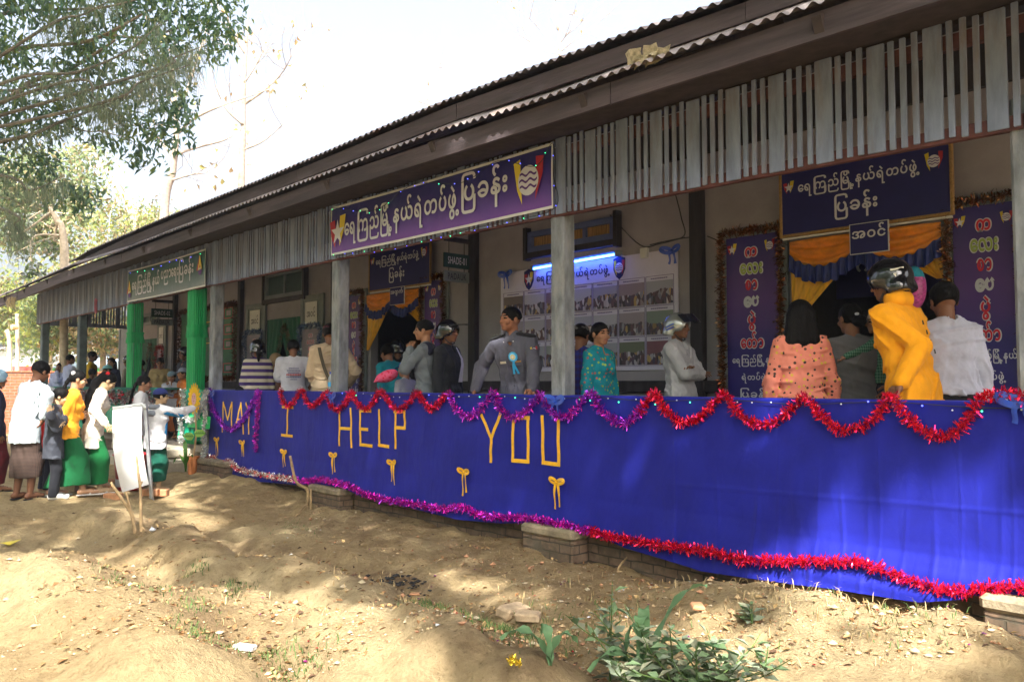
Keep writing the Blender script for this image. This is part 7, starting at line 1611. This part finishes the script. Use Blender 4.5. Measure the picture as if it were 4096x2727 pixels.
M7 = person('boy in a blue cap and white and blue jacket stretching his arm towards the sunflower', gpos(618, 1945, 10.9), -118, 1.36, lean=6, head=(20, 2), sk=SK_T, arms=(None, PD(770, 1632, 11.25)), hair='short', top=(fab((.66, .67, .70), .6), 'jacket', dict(loose=.024, hem=-.11, fold=.006)), low=('longyi', fab((.006, .085, .055)), .10), hat=('cap', fab((.025, .035, .16))), shoes=('sandal', fab((.6, .58, .55))), vox=.009, group=Q, hand=(.1, .12), poles=(None, (.2, -.3, -1)))
# blue panels and grey hood on his jacket
b = Blob(.009); T_ = M7['T']; H_ = M7['H']; b.cap(T_(.068, .012, .17), T_(.072, .012, -.07), .040 * H_ + .020, flat=(M7['tr'], .75)); b.cut(T_(.060, 0, 0), -M7['tr']); S_, E_, W_ = M7['arm'][1]; V, Qf = b.surf(); mesh('blue_panel', V, Qf, fab((.02, .28, .62), .6), M7['t'], smooth=True)
b = Blob(.009); b.cap(S_ - EZ * .022, E_ - EZ * .026, .034 * H_ + .010, .030 * H_ + .010, flat=(EZ, .8)).cap(E_ - EZ * .026, W_ - EZ * .022, .030 * H_ + .008, .022 * H_, flat=(EZ, .8)); V, Qf = b.surf(); mesh('blue_panel', V, Qf, fab((.02, .28, .62), .6), M7['t'], smooth=True)
b = Blob(.010); b.cap(T_(-.05, -.045, .285), T_(.05, -.045, .285), .036 * H_, flat=(M7['sp'], .8)).cap(T_(-.04, -.066, .22), T_(.04, -.066, .22), .030 * H_); V, Qf = b.surf(); mesh('hood', V, Qf, fab((.20, .22, .26)), M7['t'], smooth=True)
M8 = person('rider in a pale blue helmet and dark clothes cut by the left edge', gpos(-28, 1985, 10.3), -95, 1.52, sk=SK_M, hair='short', hat=('helmet', BLUEG), top=(fab((.02, .02, .05)), 'shirt', dict(loose=.012)), low=('longyi', fab((.10, .008, .014)), .06), group=Q, shoes=('sandal', BLACKC))
M19 = person('man in a white shirt with red collar standing beyond the brick wall', gpos(8, 1495, 26.5) + (0, 0, .12), 165, 1.72, sk=SK_D, top=(WHITEC, 'shirt', dict(loose=.02, sleeve='half')), low=('trousers', NAVYC), hat=('cap', fab((.35, .35, .35))), vox=.014, detail=False)
P_ = 'people on the veranda'
def veranda(px, Y): p = PY(px, 1500, Y); return np.array([p[0], p[1], FLOOR])
person('youth in a pale blue shirt leaning on the green counter beside the outermost posts', veranda(277, 5.78), -112, 1.66, head=(5, 5), sk=SK_D, arms=(None, (.10, .22, .52)), hair='short', top=(fab((.36, .40, .58)), 'shirt', dict(loose=.02)), low=('longyi', NAVYC), group=P_)
person('small boy in a pale blue shirt, hand at mouth, beside the youth in blue', veranda(238, 5.66), 25, 1.46, sk=SK_D, arms=((.0, .10, .84), None), hair='crop', top=(fab((.36, .40, .58)), 'shirt', dict(loose=.015)), low=('longyi', NAVYC), group=P_)
person('dark haired man in a yellow and black shirt in profile at the open end bay', veranda(366, 5.95), -75, 1.71, sk=(.10, .045, .03), hair='short', top=(fab((.52, .33, .02)), 'shirt', dict(sleeve='half')), low=('longyi', NAVYC), group=P_)
person('woman in dark navy looking towards the camera at the open end bay', veranda(444, 6.05), 25, 1.54, sk=SK_L, hair='bob', female=True, top=(fab((.022, .025, .06)), 'blouse', {}), low=('longyi', NAVYC), group=P_)
person('child in a pale teal hat before the woman in navy', veranda(432, 5.66), 75, 1.34, head=(0, 8), sk=SK_M, top=(pattern('yellow_speckled_cloth', 'flower', (.10, .09, .02), (.5, .42, .03), 60., thr=.35), 'shirt', dict(sleeve='half', collar=False)), low=('longyi', NAVYC), hat=('cap', fab((.18, .42, .48))), group=P_)
person('child with short black hair seen from behind below the man in yellow', veranda(368, 5.62), 170, 1.27, sk=SK_D, hair='full', top=(BLACKC, 'shirt', {}), low=('longyi', NAVYC), group=P_)
person('helmeted man in a beige shirt half behind the left green curtain', veranda(514, 6.2), 115, 1.56, sk=SK_D, hair='short', hat=('helmet', BLKGLOSS), top=(fab((.26, .24, .19)), 'shirt', {}), low=('longyi', NAVYC), group=P_)
person('woman in a tan blouse looking down inside the entrance', veranda(641, 6.3), 8, 1.50, head=(0, 18), sk=SK_M, hair='bun', female=True, top=(fab((.40, .30, .14)), 'blouse', dict(collar=False, loose=.012, sleeve='half')), low=('longyi', NAVYC), group=P_)
KV = person('child in an orange vest and cap holding paper to the mouth at the entrance', veranda(687, 5.56), 12, 1.16, sk=SK_M, arms=((.02, .10, .80), (-.02, .11, .70)), top=(fab((.42, .42, .50)), 'shirt', dict(loose=.008)), low=('skirt', fab((.36, .10, .02)), .10), hat=('cap', fab((.14, .22, .28))), group=P_, shoes=('sandal', BLACKC))
b = Blob(.010); T_ = KV['T']; h_ = KV['H']; b.cap(T_(-.04, 0, -.06), T_(.04, 0, -.06), .074 * h_, flat=(KV['tf'], .9)).cap(T_(-.036, 0, .12), T_(.036, 0, .12), .078 * h_ + .008, flat=(KV['tf'], .88), k=.03).cap(T_(-.05, 0, .23), T_(.05, 0, .23), .060 * h_ + .006, flat=(KV['tf'], .9), k=.03); b.ell(T_(0, .03, .31), np.array([.04, .06, .07]) * h_, sub=True); V, Qf = b.surf(); mesh('vest', V, Qf, fab((.42, .12, .02)), KV['t'], smooth=True)
mb = MB(); mb.box(KV['arm'][0][2] + EZ * .03 - KV['rt'] * .02, (.05, .01, .08)); part(KV, mb, 'paper', WHITEC)
person('man in dark plaid standing in the shade between the green curtains', veranda(562, 6.9), 70, 1.52, sk=SK_D, hair='full', top=(pattern('dim_plaid', 'check', (.02, .02, .04), (.10, .09, .13), 30.), 'shirt', {}), low=('longyi', NAVYC), group=P_)
person('helmeted man in dark clothes half hidden by the right green curtain', veranda(738, 6.35), 60, 1.66, sk=SK_D, hat=('helmet', BLKGLOSS), top=(fab((.03, .035, .05)), 'shirt', {}), low=('longyi', NAVYC), group=P_)
person('child in an orange vest peering out beside the right green curtain', veranda(733, 5.66), 70, 1.22, sk=SK_M, top=(fab((.45, .13, .02)), 'shirt', dict(sleeve='half')), low=('longyi', NAVYC), hat=('cap', fab((.20, .24, .32))), group=P_)
# behind the blue cloth
S1 = person('woman in a cream and purple striped jersey and black helmet', veranda(1030, 5.62), 172, 1.60, lean=3, head=(0, 5), sk=SK_D, hair='pony', female=True, hat=('helmet', BLKGLOSS), top=(pattern('cream_purple_stripes', 'stripe', (.055, .03, .14), (.50, .46, .36), 10.2, thr=.5), 'jersey', dict(loose=.018, collar=False)), low=('longyi', NAVYC), group=P_, vox=.009)
b = Blob(.012); b.cap(S1['W'](-.16, -.02, .42), S1['W'](-.15, .01, .54), .055 * 1.6, .045 * 1.6); V, Qf = b.surf(); hb = mesh('handbag', V, Qf, BLACKC, smooth=True); tag(hb, 'black handbag hanging at the elbow of the striped woman', 'bag')
S2 = person('young man in a white printed T-shirt seen from behind', veranda(1172, 5.95), 176, 1.61, head=(0, 8), sk=SK_D, arms=((-.10, .16, .52), (.16, .10, .56)), hair='full', top=(fab((.58, .58, .66)), 'shirt', dict(loose=.02, sleeve='half', collar=False)), low=('longyi', NAVYC), group=P_, vox=.009)
mb = MB(); T_, h_ = S2['T'], S2['H']
for k, (wd, m_) in enumerate(((.045, 0), (.06, 0), (.05, 0), (.065, 1), (.065, 0), (.03, 0))):
    z = .20 - k * .020; y = -.094; n_ = 9
    for q in range(n_):
        x = -wd + 2 * wd * q / n_; mb.poly([(0, 0), (wd * 1.5 / n_, 0), (wd * 1.5 / n_, .008 + .006 * m_), (0, .007 + .006 * m_)], T_(x, y - .004, z), S2['tr'] * h_, S2['sp'] * h_, m_)
part(S2, mb, 'shirt_print', [fab((.06, .08, .28)), fab((.5, .03, .05))])
person('onlooker in a white T-shirt half hidden by the man in the beige jacket', veranda(1256, 6.35), 178, 1.48, sk=SK_D, hair='short', top=(fab((.55, .55, .62)), 'shirt', dict(loose=.015, sleeve='half')), low=('longyi', NAVYC), group=P_)
person('onlooker in a tan helmet between the striped woman and the white T-shirt', veranda(1102, 6.75), 176, 1.47, sk=SK_D, hat=('helmet', mat('tan_helmet_shell', (.34, .23, .12), .5)), top=(fab((.25, .16, .12)), 'shirt', {}), low=('longyi', NAVYC), group=P_)
S3 = person('man in a beige jacket and maroon cap with a dark strap across his back', veranda(1318, 5.70), 174, 1.76, head=(0, 3), sk=SK_D, arms=((-.08, .12, .52), (.16, .10, .55)), hair='full', hat=('cap', fab((.12, .022, .035))), top=(fab((.52, .40, .27)), 'jacket', dict(loose=.032, fold=.007)), low=('longyi', NAVYC), group=P_, vox=.009)
mb = MB(); T_ = S3['T']; Pq = smooth_path([T_(-.085, -.07, .285), T_(-.07, -.108, .20), T_(-.03, -.112, .08), T_(.04, -.108, -.04)], 6); sd = S3['tr'] * .022; mb.grid(np.stack([Pq - sd, Pq - S3['tf'] * .004, Pq + sd], 1)); part(S3, mb, 'shoulder_strap', fab((.10, .085, .06)))
person('person in a teal jacket bending over in the far doorway', veranda(1600, 6.25), 140, 1.54, lean=28, head=(0, 10), sk=SK_D, hair='full', top=(fab((.008, .19, .24)), 'jacket', dict(loose=.02)), low=('longyi', NAVYC), group=P_)
person('child in a blue cap and white shirt before the smoking man', veranda(1622, 5.85), 130, 1.22, sk=SK_M, hat=('cap', fab((.02, .10, .42))), top=(fab((.45, .45, .52)), 'shirt', {}), low=('longyi', NAVYC), group=P_)
person('dim figure in a chrome banded helmet inside the far doorway', veranda(1590, 7.15), 178, 1.60, sk=SK_D, hat=('helmet', BLKGLOSS), top=(BLACKC, 'shirt', {}), low=('longyi', NAVYC), group=P_)
c = PY(1552, 1503, 5.56); b = Blob(.010); ux = RT; b.ell(c, (.125, .08, .072), np.stack([unit(ux + EZ * .35), -F0, unit(EZ - ux * .35)], 1)).cap(c - ux * .10 - EZ * .03, c - ux * .165 - EZ * .075, .045, .008, .03); b.nz = .004; V, Qf = b.surf()
tag(mesh('pink_pillow', V, Qf, pattern('pink_heart_print', 'flower', (.68, .10, .20), (.60, .008, .04), 24., thr=.30), smooth=True), 'plump pink pillow bag with red hearts carried behind the rail', 'pillow')
S4 = person('man in a grey uniform smoking in profile with his hand at his lips', veranda(1706, 5.66), 98, 1.69, lean=2, sk=SK_M, arms=(PD(1641, 1398, 9.2), (.10, .05, .42)), hair='crop', top=(fab((.13, .15, .17)), 'shirt', dict(loose=.018, fold=.006)), low=('longyi', NAVYC), group=P_, vox=.008, hand=(.25, .3), poles=((-.6, .1, -1), None))
b = Blob(.009); T_, h_ = S4['T'], S4['H']; b.cap(T_(-.06, -.02, .283), T_(.06, -.02, .283), .042 * h_, flat=(S4['sp'], .8)).cap(T_(-.09, -.035, .255), T_(.09, -.035, .255), .034 * h_); V, Qf = b.surf(); mesh('fur_collar', V, Qf, fab((.018, .02, .04), .95), S4['t'], smooth=True)
S5 = person('man in a black motorcycle helmet, dark jacket and open white shirt', veranda(1790, 5.80), -62, 1.66, sk=SK_D, hair='short', hat=('helmet', BLKGLOSS, 'peak'), top=(fab((.016, .018, .024)), 'jacket', dict(loose=.022)), low=('longyi', NAVYC), group=P_, vox=.008)
mb = MB(); T_ = S5['T']; mb.grid(np.array([[T_(x * (1 - .75 * v) , .086 + .016 * (1 - abs(2 * v - 1)) + (.012 if v < .8 else -.02 * (v - .8) * 5), .06 + .235 * v) for x in (-.030, -.012, .012, .030)] for v in np.linspace(0, 1, 7)][::-1])); part(S5, mb, 'shirt_front', fab((.55, .55, .62)), smooth=True)
# the police officer at the rail
PO = person('policeman in a grey uniform with a blue rosette leaning both hands on the rail', veranda(2080, 5.60), 26, 1.73, lean=13, side=3, head=(30, -2), sk=(.25, .105, .055), arms=(PY(2128, 1556, 5.34), PY(1900, 1558, 5.32)), hair='crop', top=(GREYU, 'uniform_shirt', dict(loose=.016, fold=.005)), low=('trousers', NAVYC), group=P_, vox=.007, hand=(.22, .5), poles=((-.9, -.8, .0), (.8, -.6, -.2)), build=1.04)
T_, h_, tr_, tf_, sp_ = PO['T'], PO['H'], PO['tr'], PO['tf'], PO['sp']
def on_front(inf, r_, u, out=.0):
    """a point on the front of the shirt"""
    V = np.array([v.co for v in inf['cl']['top'].data.vertices]) + ORG[inf['t'].name]; q = (V - inf['T'](0, 0, 0)); x = q @ inf['tr'] / inf['H']; z = q @ inf['sp'] / inf['H']; y = q @ inf['tf']
    d = (x - r_) ** 2 + (z - u) ** 2 + 9. * (y > .095 * inf['H']); i = np.argsort(d)[:10]; i = i[np.argmax(y[i])]; return V[i] + inf['tf'] * out
def patch(inf, r_, u, w_, h2, m, name, out=.006, th=.006): mb = MB(); c = on_front(inf, r_, u, out); mb.box((0, 0, 0), (w_, th, h2), bev=.002); V = mb.V[0] @ np.stack([inf['tr'], inf['tf'], inf['sp']]) + c; mb.V[0] = V; return part(inf, mb, name, m)
patch(PO, .045, .165, .062, .022, mat('silver_name_tag', (.62, .56, .44), .35, metal=.4), 'name_tag'); patch(PO, -.052, .165, .060, .014, mat('ribbon_bar', (.45, .22, .05), .6), 'ribbon_bar')
for x in (.047, -.05): patch(PO, x, .125, .085, .075, GREYU, 'pocket', .004, .008); patch(PO, x, .150, .088, .028, GREYU, 'pocket_flap', .010, .008)
for u in (.20, .145, .09, .035): patch(PO, 0, u, .012, .012, BLACKC, 'button', .006)
c = on_front(PO, -.028, .198, .012); mb = MB(); M_ = (tr_, sp_)
for k in range(18):
    a = 2 * math.pi * k / 18; mb.poly([(.022 * math.cos(a - .2), .022 * math.sin(a - .2)), (.047 * math.cos(a - .2), .047 * math.sin(a - .2)), (.050 * math.cos(a), .050 * math.sin(a)), (.047 * math.cos(a + .2), .047 * math.sin(a + .2)), (.022 * math.cos(a + .2), .022 * math.sin(a + .2))], c + tf_ * (.004 + .003 * (k % 2)), tr_, sp_, 0)
mb.poly(circle(.034), c + tf_ * .012, tr_, sp_, 2); mb.poly(circle(.023), c + tf_ * .014, tr_, sp_, 1); mb.poly(circle(.013), c + tf_ * .016, tr_, sp_, 3)
for x0, x1 in ((.004, -.03), (-.004, .02)): mb.grid(np.array([[c + tr_ * (x0 + (x1 - x0) * v + e) - sp_ * (.04 + .13 * v) + tf_ * (.004 + .01 * math.sin(v * 5)) for e in (-.012, .012)] for v in np.linspace(0, 1, 7)]), 0)
part(PO, mb, 'rosette', [mat('sky_satin', (.04, .38, .72), .35), YELLOWP, mat('pale_blue_satin', (.25, .55, .78), .4), WHITEC])
for sg in (-1, 1):
    b = Blob(.006); b.cap(T_(sg * .050, .0, .312), T_(sg * .118, .0, .296), .026 * h_, .030 * h_, flat=(unit(sp_ + tr_ * sg * .3), .30)); V, Qf = b.surf(); e_ = mesh('epaulette', V, Qf, BLACKC, PO['t'], smooth=True); mb = MB()
    for k in range(3): mb.poly(star(5, .010), T_(sg * (.07 + .02 * k), .006, .3245 - .004 * k), tr_, unit(tf_ + sp_), 0)
    part(PO, mb, 'stars', SILVERTX, e_)
    b = Blob(.006); b.cap(T_(sg * .012, .040, .292), T_(sg * .040, .042, .272), .016 * h_, .012 * h_, flat=(unit(tf_ + sp_ * .4), .35)).cap(T_(sg * .010, .040, .296), T_(sg * .028, .005, .322), .016 * h_, .016 * h_, flat=(unit(tf_ + sp_ * .2 + tr_ * sg * .5), .4)); V, Qf = b.surf(); e_ = mesh('collar_wing', V, Qf, GREYU, PO['t'], smooth=True)
    mb = MB(); mb.poly(star(5, .009), T_(sg * .030, .058, .281), tr_, sp_, 0); part(PO, mb, 'collar_badge', SILVERTX, e_)
S_, E_, W_ = PO['arm'][0]; 
for q, (S_, E_, W_) in enumerate(PO['arm']):
    if q == 0: mb = MB(); n_ = unit(tf_ * .75 - tr_ * .65); ux = unit(np.cross(sp_, -n_)); ux = ux if ux @ RT > 0 else -ux; wave_badge(mb, S_ + (E_ - S_) * .33 + n_ * .067, ux, sp_, .036, .004); part(PO, mb, 'sleeve_badge', EMB)
S6 = person('person in a blue plaid shirt and grey cap behind the middle post', veranda(2322, 6.30), -148, 1.58, head=(0, 4), sk=SK_D, hair='full', hat=('cap', fab((.10, .095, .09))), top=(pattern('blue_plaid', 'check', (.035, .02, .10), (.02, .03, .26), 16., thr=.45), 'shirt', dict(loose=.02)), low=('longyi', NAVYC), group=P_)
person('woman in a turquoise flowered blouse looking right beside the middle post', veranda(2398, 5.95), -52, 1.55, head=(12, 2), sk=SK_M, hair='bun', female=True, top=(pattern('turquoise_flowers', 'flower', (.006, .20, .26), (.26, .38, .06), 26., c3=(.36, .10, .08), thr=.30), 'blouse', dict(loose=.016)), low=('longyi', NAVYC), group=P_, vox=.008)
S7 = person('man in a silver helmet and white jacket standing with folded arms', veranda(2722, 6.75), -66, 1.64, lean=-3, sk=SK_D, arms=((.06, .085, .675), (-.045, .105, .645)), hair='short', hat=('helmet', SILVERG, SMOKE), top=(fab((.42, .42, .44)), 'jacket', dict(loose=.026, fold=.008)), low=('longyi', NAVYC), group=P_, vox=.008, hand=(.3, .3), poles=((-.8, .3, -.8), (.8, .3, -.8)))
mb = MB(); g = S7['G']; 
for k in range(2): Pq = [g(.073, -.05 + .05 * v, .0 - .018 * k + .02 * v) for v in np.linspace(0, 1, 5)]; mb.tube(Pq, .006, 5)
part(S7, mb, 'helmet_stripe', BRIB)
person('woman in a coral printed blouse with shoulder length black hair', veranda(3205, 5.62), 168, 1.58, sk=SK_D, arms=((-.150, .03, .46), (.155, .03, .46)), hair='bob', female=True, top=(pattern('coral_animal_print', 'flower', (.60, .20, .14), (.05, .035, .03), 30., c3=(.50, .36, .05), thr=.31), 'blouse', dict(loose=.008, fold=.006, collar=False)), low=('longyi', NAVYC), group=P_, vox=.008)
S8 = person('woman in a grey top with tied hair carrying a child in the wide doorway', veranda(3412, 6.05), 165, 1.57, head=(-20, 5), sk=SK_D, arms=((-.06, .16, .60), (.06, .18, .62)), hair='bun', female=True, top=(fab((.115, .115, .12)), 'blouse', dict(loose=.018, collar=False)), low=('longyi', NAVYC), group=P_, vox=.009)
mb = MB(); mb.box(S8['G'](-.02, -.085, .01), (.03, .02, .02), bev=.006); part(S8, mb, 'hair_clip', WHITEC)
cpos = veranda(3520, 6.20); cpos[2] = 1.20
person('small child in a green checked shirt and straw hat carried by the woman in grey', cpos, 80, .92, sk=SK_M, arms=(PY(3375, 1430, 5.92), None), top=(pattern('green_check', 'check', (.01, .08, .05), (.12, .24, .17), 45.), 'shirt', dict(loose=.008)), low=('trousers', NAVYC), hat=('cap', fab((.48, .40, .34))), group=P_, vox=.008, hand=(.3, .3), poles=((.3, -.2, -1), None))
S9 = person('man in a bright yellow jacket and black helmet resting his hand on the rail', veranda(3652, 5.64), 118, 1.80, lean=12, head=(-5, 8), sk=SK_D, arms=(PY(3602, 1528, 5.38), (.10, .12, .52)), hair='short', hat=('helmet', BLKGLOSS), top=(fab((.80, .33, .008), .8), 'jacket', dict(loose=.021, hem=-.075, fold=.0085)), low=('trousers', BLACKC), group=P_, vox=.008, hand=(.18, .3), poles=(RT * 1. - F0 * .35 + EZ * .05, None))
g = S9['G']; nn_ = unit(-S9['hf'] * .75 - np.cross(S9['hf'], S9['hu']) * .65); ux = unit(np.cross(S9['hu'], -nn_) * -1); ux = ux if ux @ RT > 0 else -ux; o_ = S9['hc'] + nn_ * .150 + S9['hu'] * .02
mb = MB(); mb.poly([(-.030, .012), (.030, .016), (.002, -.045)], o_, ux, S9['hu'], 0); mb.poly([(-.045, .030), (.048, .040), (.048, .052), (-.045, .042)], o_, ux, S9['hu'], 0); part(S9, mb, 'helmet_emblem', mat('cream_sticker', (.62, .58, .46), .4))
b = Blob(.008); T_, h_ = S9['T'], S9['H']; b.cap(T_(-.022, -.02, .322), T_(.022, -.02, .322), .042 * h_, k=.01); b.cap(T_(0, -.01, .33), T_(0, .02, .38), .036 * h_, sub=True); b.cut(T_(0, 0, .345), S9['sp']); V, Qf = b.surf(); mesh('jacket_collar', V, Qf, fab((.80, .33, .008), .8), S9['t'], smooth=True)
S_, E_, W_ = S9['arm'][0]; mb = MB(); mb.tube(smooth_path([T_(-.028, .03, .315), S_ + EZ * .058, (S_ * .6 + E_ * .4) + unit(np.cross(E_ - S_, FW)) * .0 + EZ * .045 - FW * .03], 6), .004, 6); part(S9, mb, 'white_piping', WHITEC); mb = MB(); mb.tube([W_ - unit(W_ - E_) * .035, W_ - unit(W_ - E_) * .004], .036, 12); part(S9, mb, 'cuff', NAVYC)
mb = MB()
for k in range(4): mb.poly([(-.01, -.014), (.012, -.014), (.012, .014), (-.006, .016)], T_(.0 + .012 * k, -.088, .215 - .036 * k), S9['tr'], S9['sp'], 0)
part(S9, mb, 'back_print', BLACKC)
person('man in a black cap with pale shirt tucked into a black longyi', veranda(3800, 6.0), 158, 1.67, lean=4, head=(0, 10), sk=SK_D, hair='full', hat=('cap', BLACKC), top=(fab((.44, .45, .54)), 'shirt', dict(loose=.014, hem=.0, fold=.007)), build=.94, low=('longyi', BLACKC), group=P_, vox=.008)
c = PY(3658, 1150, 6.6); b = Blob(.012); b.ell(c, (.085, .085, .17)); V, Qf = b.surf(); Fz = V[Qf].mean(1)[:, 2]
tag(mesh('balloon', V, Qf, [mat('pink_balloon', (.45, .06, .24), .3, var=.6, scale=34), mat('teal_balloon', (.03, .28, .38), .25, var=.3, scale=30)], mi=(Fz > c[2] + .07).astype(int), smooth=True), 'pink and teal speckled balloon hanging in the wide doorway', 'balloon')
# ------------------------------------------------------------------ white sheet board, bin, bricks
Db = 10.15; q = lambda x, y, d=0.: PD(400 + x * .4146, 1450 + y * .4146, Db + d)
bs = q(300, 1360); t = thing('sheet_board', 'white vinyl sheet on a galvanised steel frame standing on bricks', 'board', (bs[0], bs[1], bs[2]))
def bar(mb, a, b, w_): d = unit(b - a); s = unit(np.cross(d, FW)); u = np.cross(d, s); L = np.linalg.norm(b - a); mb.box((0, 0, 0), (w_, w_, L), bev=.004); V = mb.V[-1] @ np.stack([s, u, d]); mb.V[-1] = V + (a + b) / 2
mb = MB(); bar(mb, q(125, 440), q(425, 400, .02), .035); part(dict(t=t), mb, 'top_bar', GALV)
mb = MB(); bar(mb, q(435, 395, .02), q(500, 1330, .06), .040); part(dict(t=t), mb, 'upright', GALV)
mb = MB(); bar(mb, q(205, 1385, -.05), q(520, 1320, .08), .045); bar(mb, q(60, 1385, .3), q(205, 1388, -.05), .04); part(dict(t=t), mb, 'base_bar', GALV)
mb = MB(); bar(mb, q(395, 398), q(445, 440), .03); part(dict(t=t), mb, 'corner_brace', GALV)
P = []
for v in np.linspace(0, 1, 16):
    a = np.array(q(135 + (225 - 135) * v ** 1.4, 455 + (1245 - 455) * v)); b_ = np.array(q(415 + (482 - 415) * v ** 1.2, 420 + (1170 - 420) * v))
    P.append([a + (b_ - a) * u - FW * (.03 + .07 * math.sin(math.pi * v) + .025 * math.sin(math.pi * u) * v) for u in np.linspace(0, 1, 12)])
mb = MB(); mb.grid(np.array(P)); part(dict(t=t), mb, 'sheet', SHEETW, smooth=True)
rb = gpos(520, 1990, 10.75); t = thing('rubbish_bin', 'red plastic bin with a paper label standing behind the white sheet board', 'bin', rb)
mb = MB(); mb.lathe(rb, [(0, 0), (.155, 0), (.17, .05), (.205, .44), (.225, .45), (.225, .475), (.20, .475), (.16, .06), (0, .05)], 22); mb.build('bin_body', REDPLAST, t, smooth=True)
mb = MB(); mb.lathe(rb + EZ * .03, [(.176, .02), (.186, .12)], 40); V = mb.V[0]; mb.F = mb.F[:]; mb.build('paper_label', WHITEC, t)
def brick_at(px, py, D, m, label, rz, s=(.21, .10, .085)):
    p = PD(px, py, D); p[2] = max(p[2], gh(p[0], p[1]) + s[2] * .4); mb = MB(); mb.box(p, s, rot=rotz(rz), bev=.008); tag(mb.build('brick', m), label, 'brick')
brick_at(453, 2008, 10.0, LOOSEBR, 'loose orange brick weighing down the near end of the steel base', .7); brick_at(600, 1968, 10.35, LOOSEBR, 'orange brick lying across the right foot of the white sheet board', .9); brick_at(640, 1970, 10.45, LOOSEBR, 'orange brick butted end to end at the far right of the steel foot', .75)
brick_at(425, 1985, 10.5, LOOSEBR, 'dark shaded brick under the sandals of the girl in cream', .3); brick_at(357, 1986, 10.25, LOOSEBR, 'brick used as a stepping stone below the girl in cream', .1); brick_at(437, 1928, 10.8, LOOSEBR, 'upper orange brick of the small pile left of the red bin', .5); brick_at(437, 1950, 10.75, DUSTBR, 'lower pale brick of the small pile left of the red bin', .6); brick_at(290, 1970, 10.5, DUSTBR, 'dusty brick behind the sandal of the girl in orange', .4)
mb = MB(); p = GP(415, 2040); mb.tube([p + EZ * .012, GP(428, 2043) + EZ * .012], .011, 7); tag(mb.build('blue_pen_stick', BRIB), 'short blue plastic stick lying on the clay left of the board', 'litter')
mb = MB(); p = GP(607, 2130); r = np.random.default_rng(5); mb.add((ico * r.uniform(.5, 1.3, (7, 1)) * .045 * [1.4, 1, .7]) + p + EZ * .02, icf); tag(mb.build('crumpled_paper', WHITEC), 'crumpled white paper beside the foot of the forked branches', 'litter')
mb = MB(); p = GP(42, 2172); mb.grid(np.array([[p + RT * (x * .05) + F0 * (y * .09) + EZ * (.012 + .01 * (x * y)) for x in (-1, 0, 1)] for y in (-1, 0, 1)])); tag(mb.build('yellow_scrap', YELLOWP), 'yellow paper scrap on the clay at the left edge', 'litter')
V_, F_, mi_ = tinsel(smooth_path([GP(2040, 2655) + EZ * .02, GP(2060, 2662) + EZ * .025, GP(2085, 2672) + EZ * .02], 5), .02, [T_GOLD], '', dens=1400, mesh_only=True, seed=9); tag(mesh('gold_tinsel_scrap', V_, F_, tinsel_mat('gold_foil', (.75, .55, .05)), mi=mi_ * 0), 'scrap of gold tinsel on the ground at the bottom centre', 'litter')
# ------------------------------------------------------------------ thin haze added round the whole place, standing in for lens-flare veil
hzb = MB(); hzb.box((-40, 10, 14.5), (140, 120, 33)); hm = bpy.data.materials.new('thin_haze'); hm.use_nodes = True; ht = hm.node_tree; ht.nodes.clear()
ho = ht.nodes.new('ShaderNodeOutputMaterial'); hv = ht.nodes.new('ShaderNodeVolumePrincipled'); hv.inputs['Color'].default_value = (.88, .93, 1, 1); hv.inputs['Density'].default_value = .0013; hv.inputs['Anisotropy'].default_value = .2
ht.links.new(hv.outputs[0], ho.inputs['Volume']); hz_ = hzb.build('haze', hm); hz_['kind'] = 'stuff'
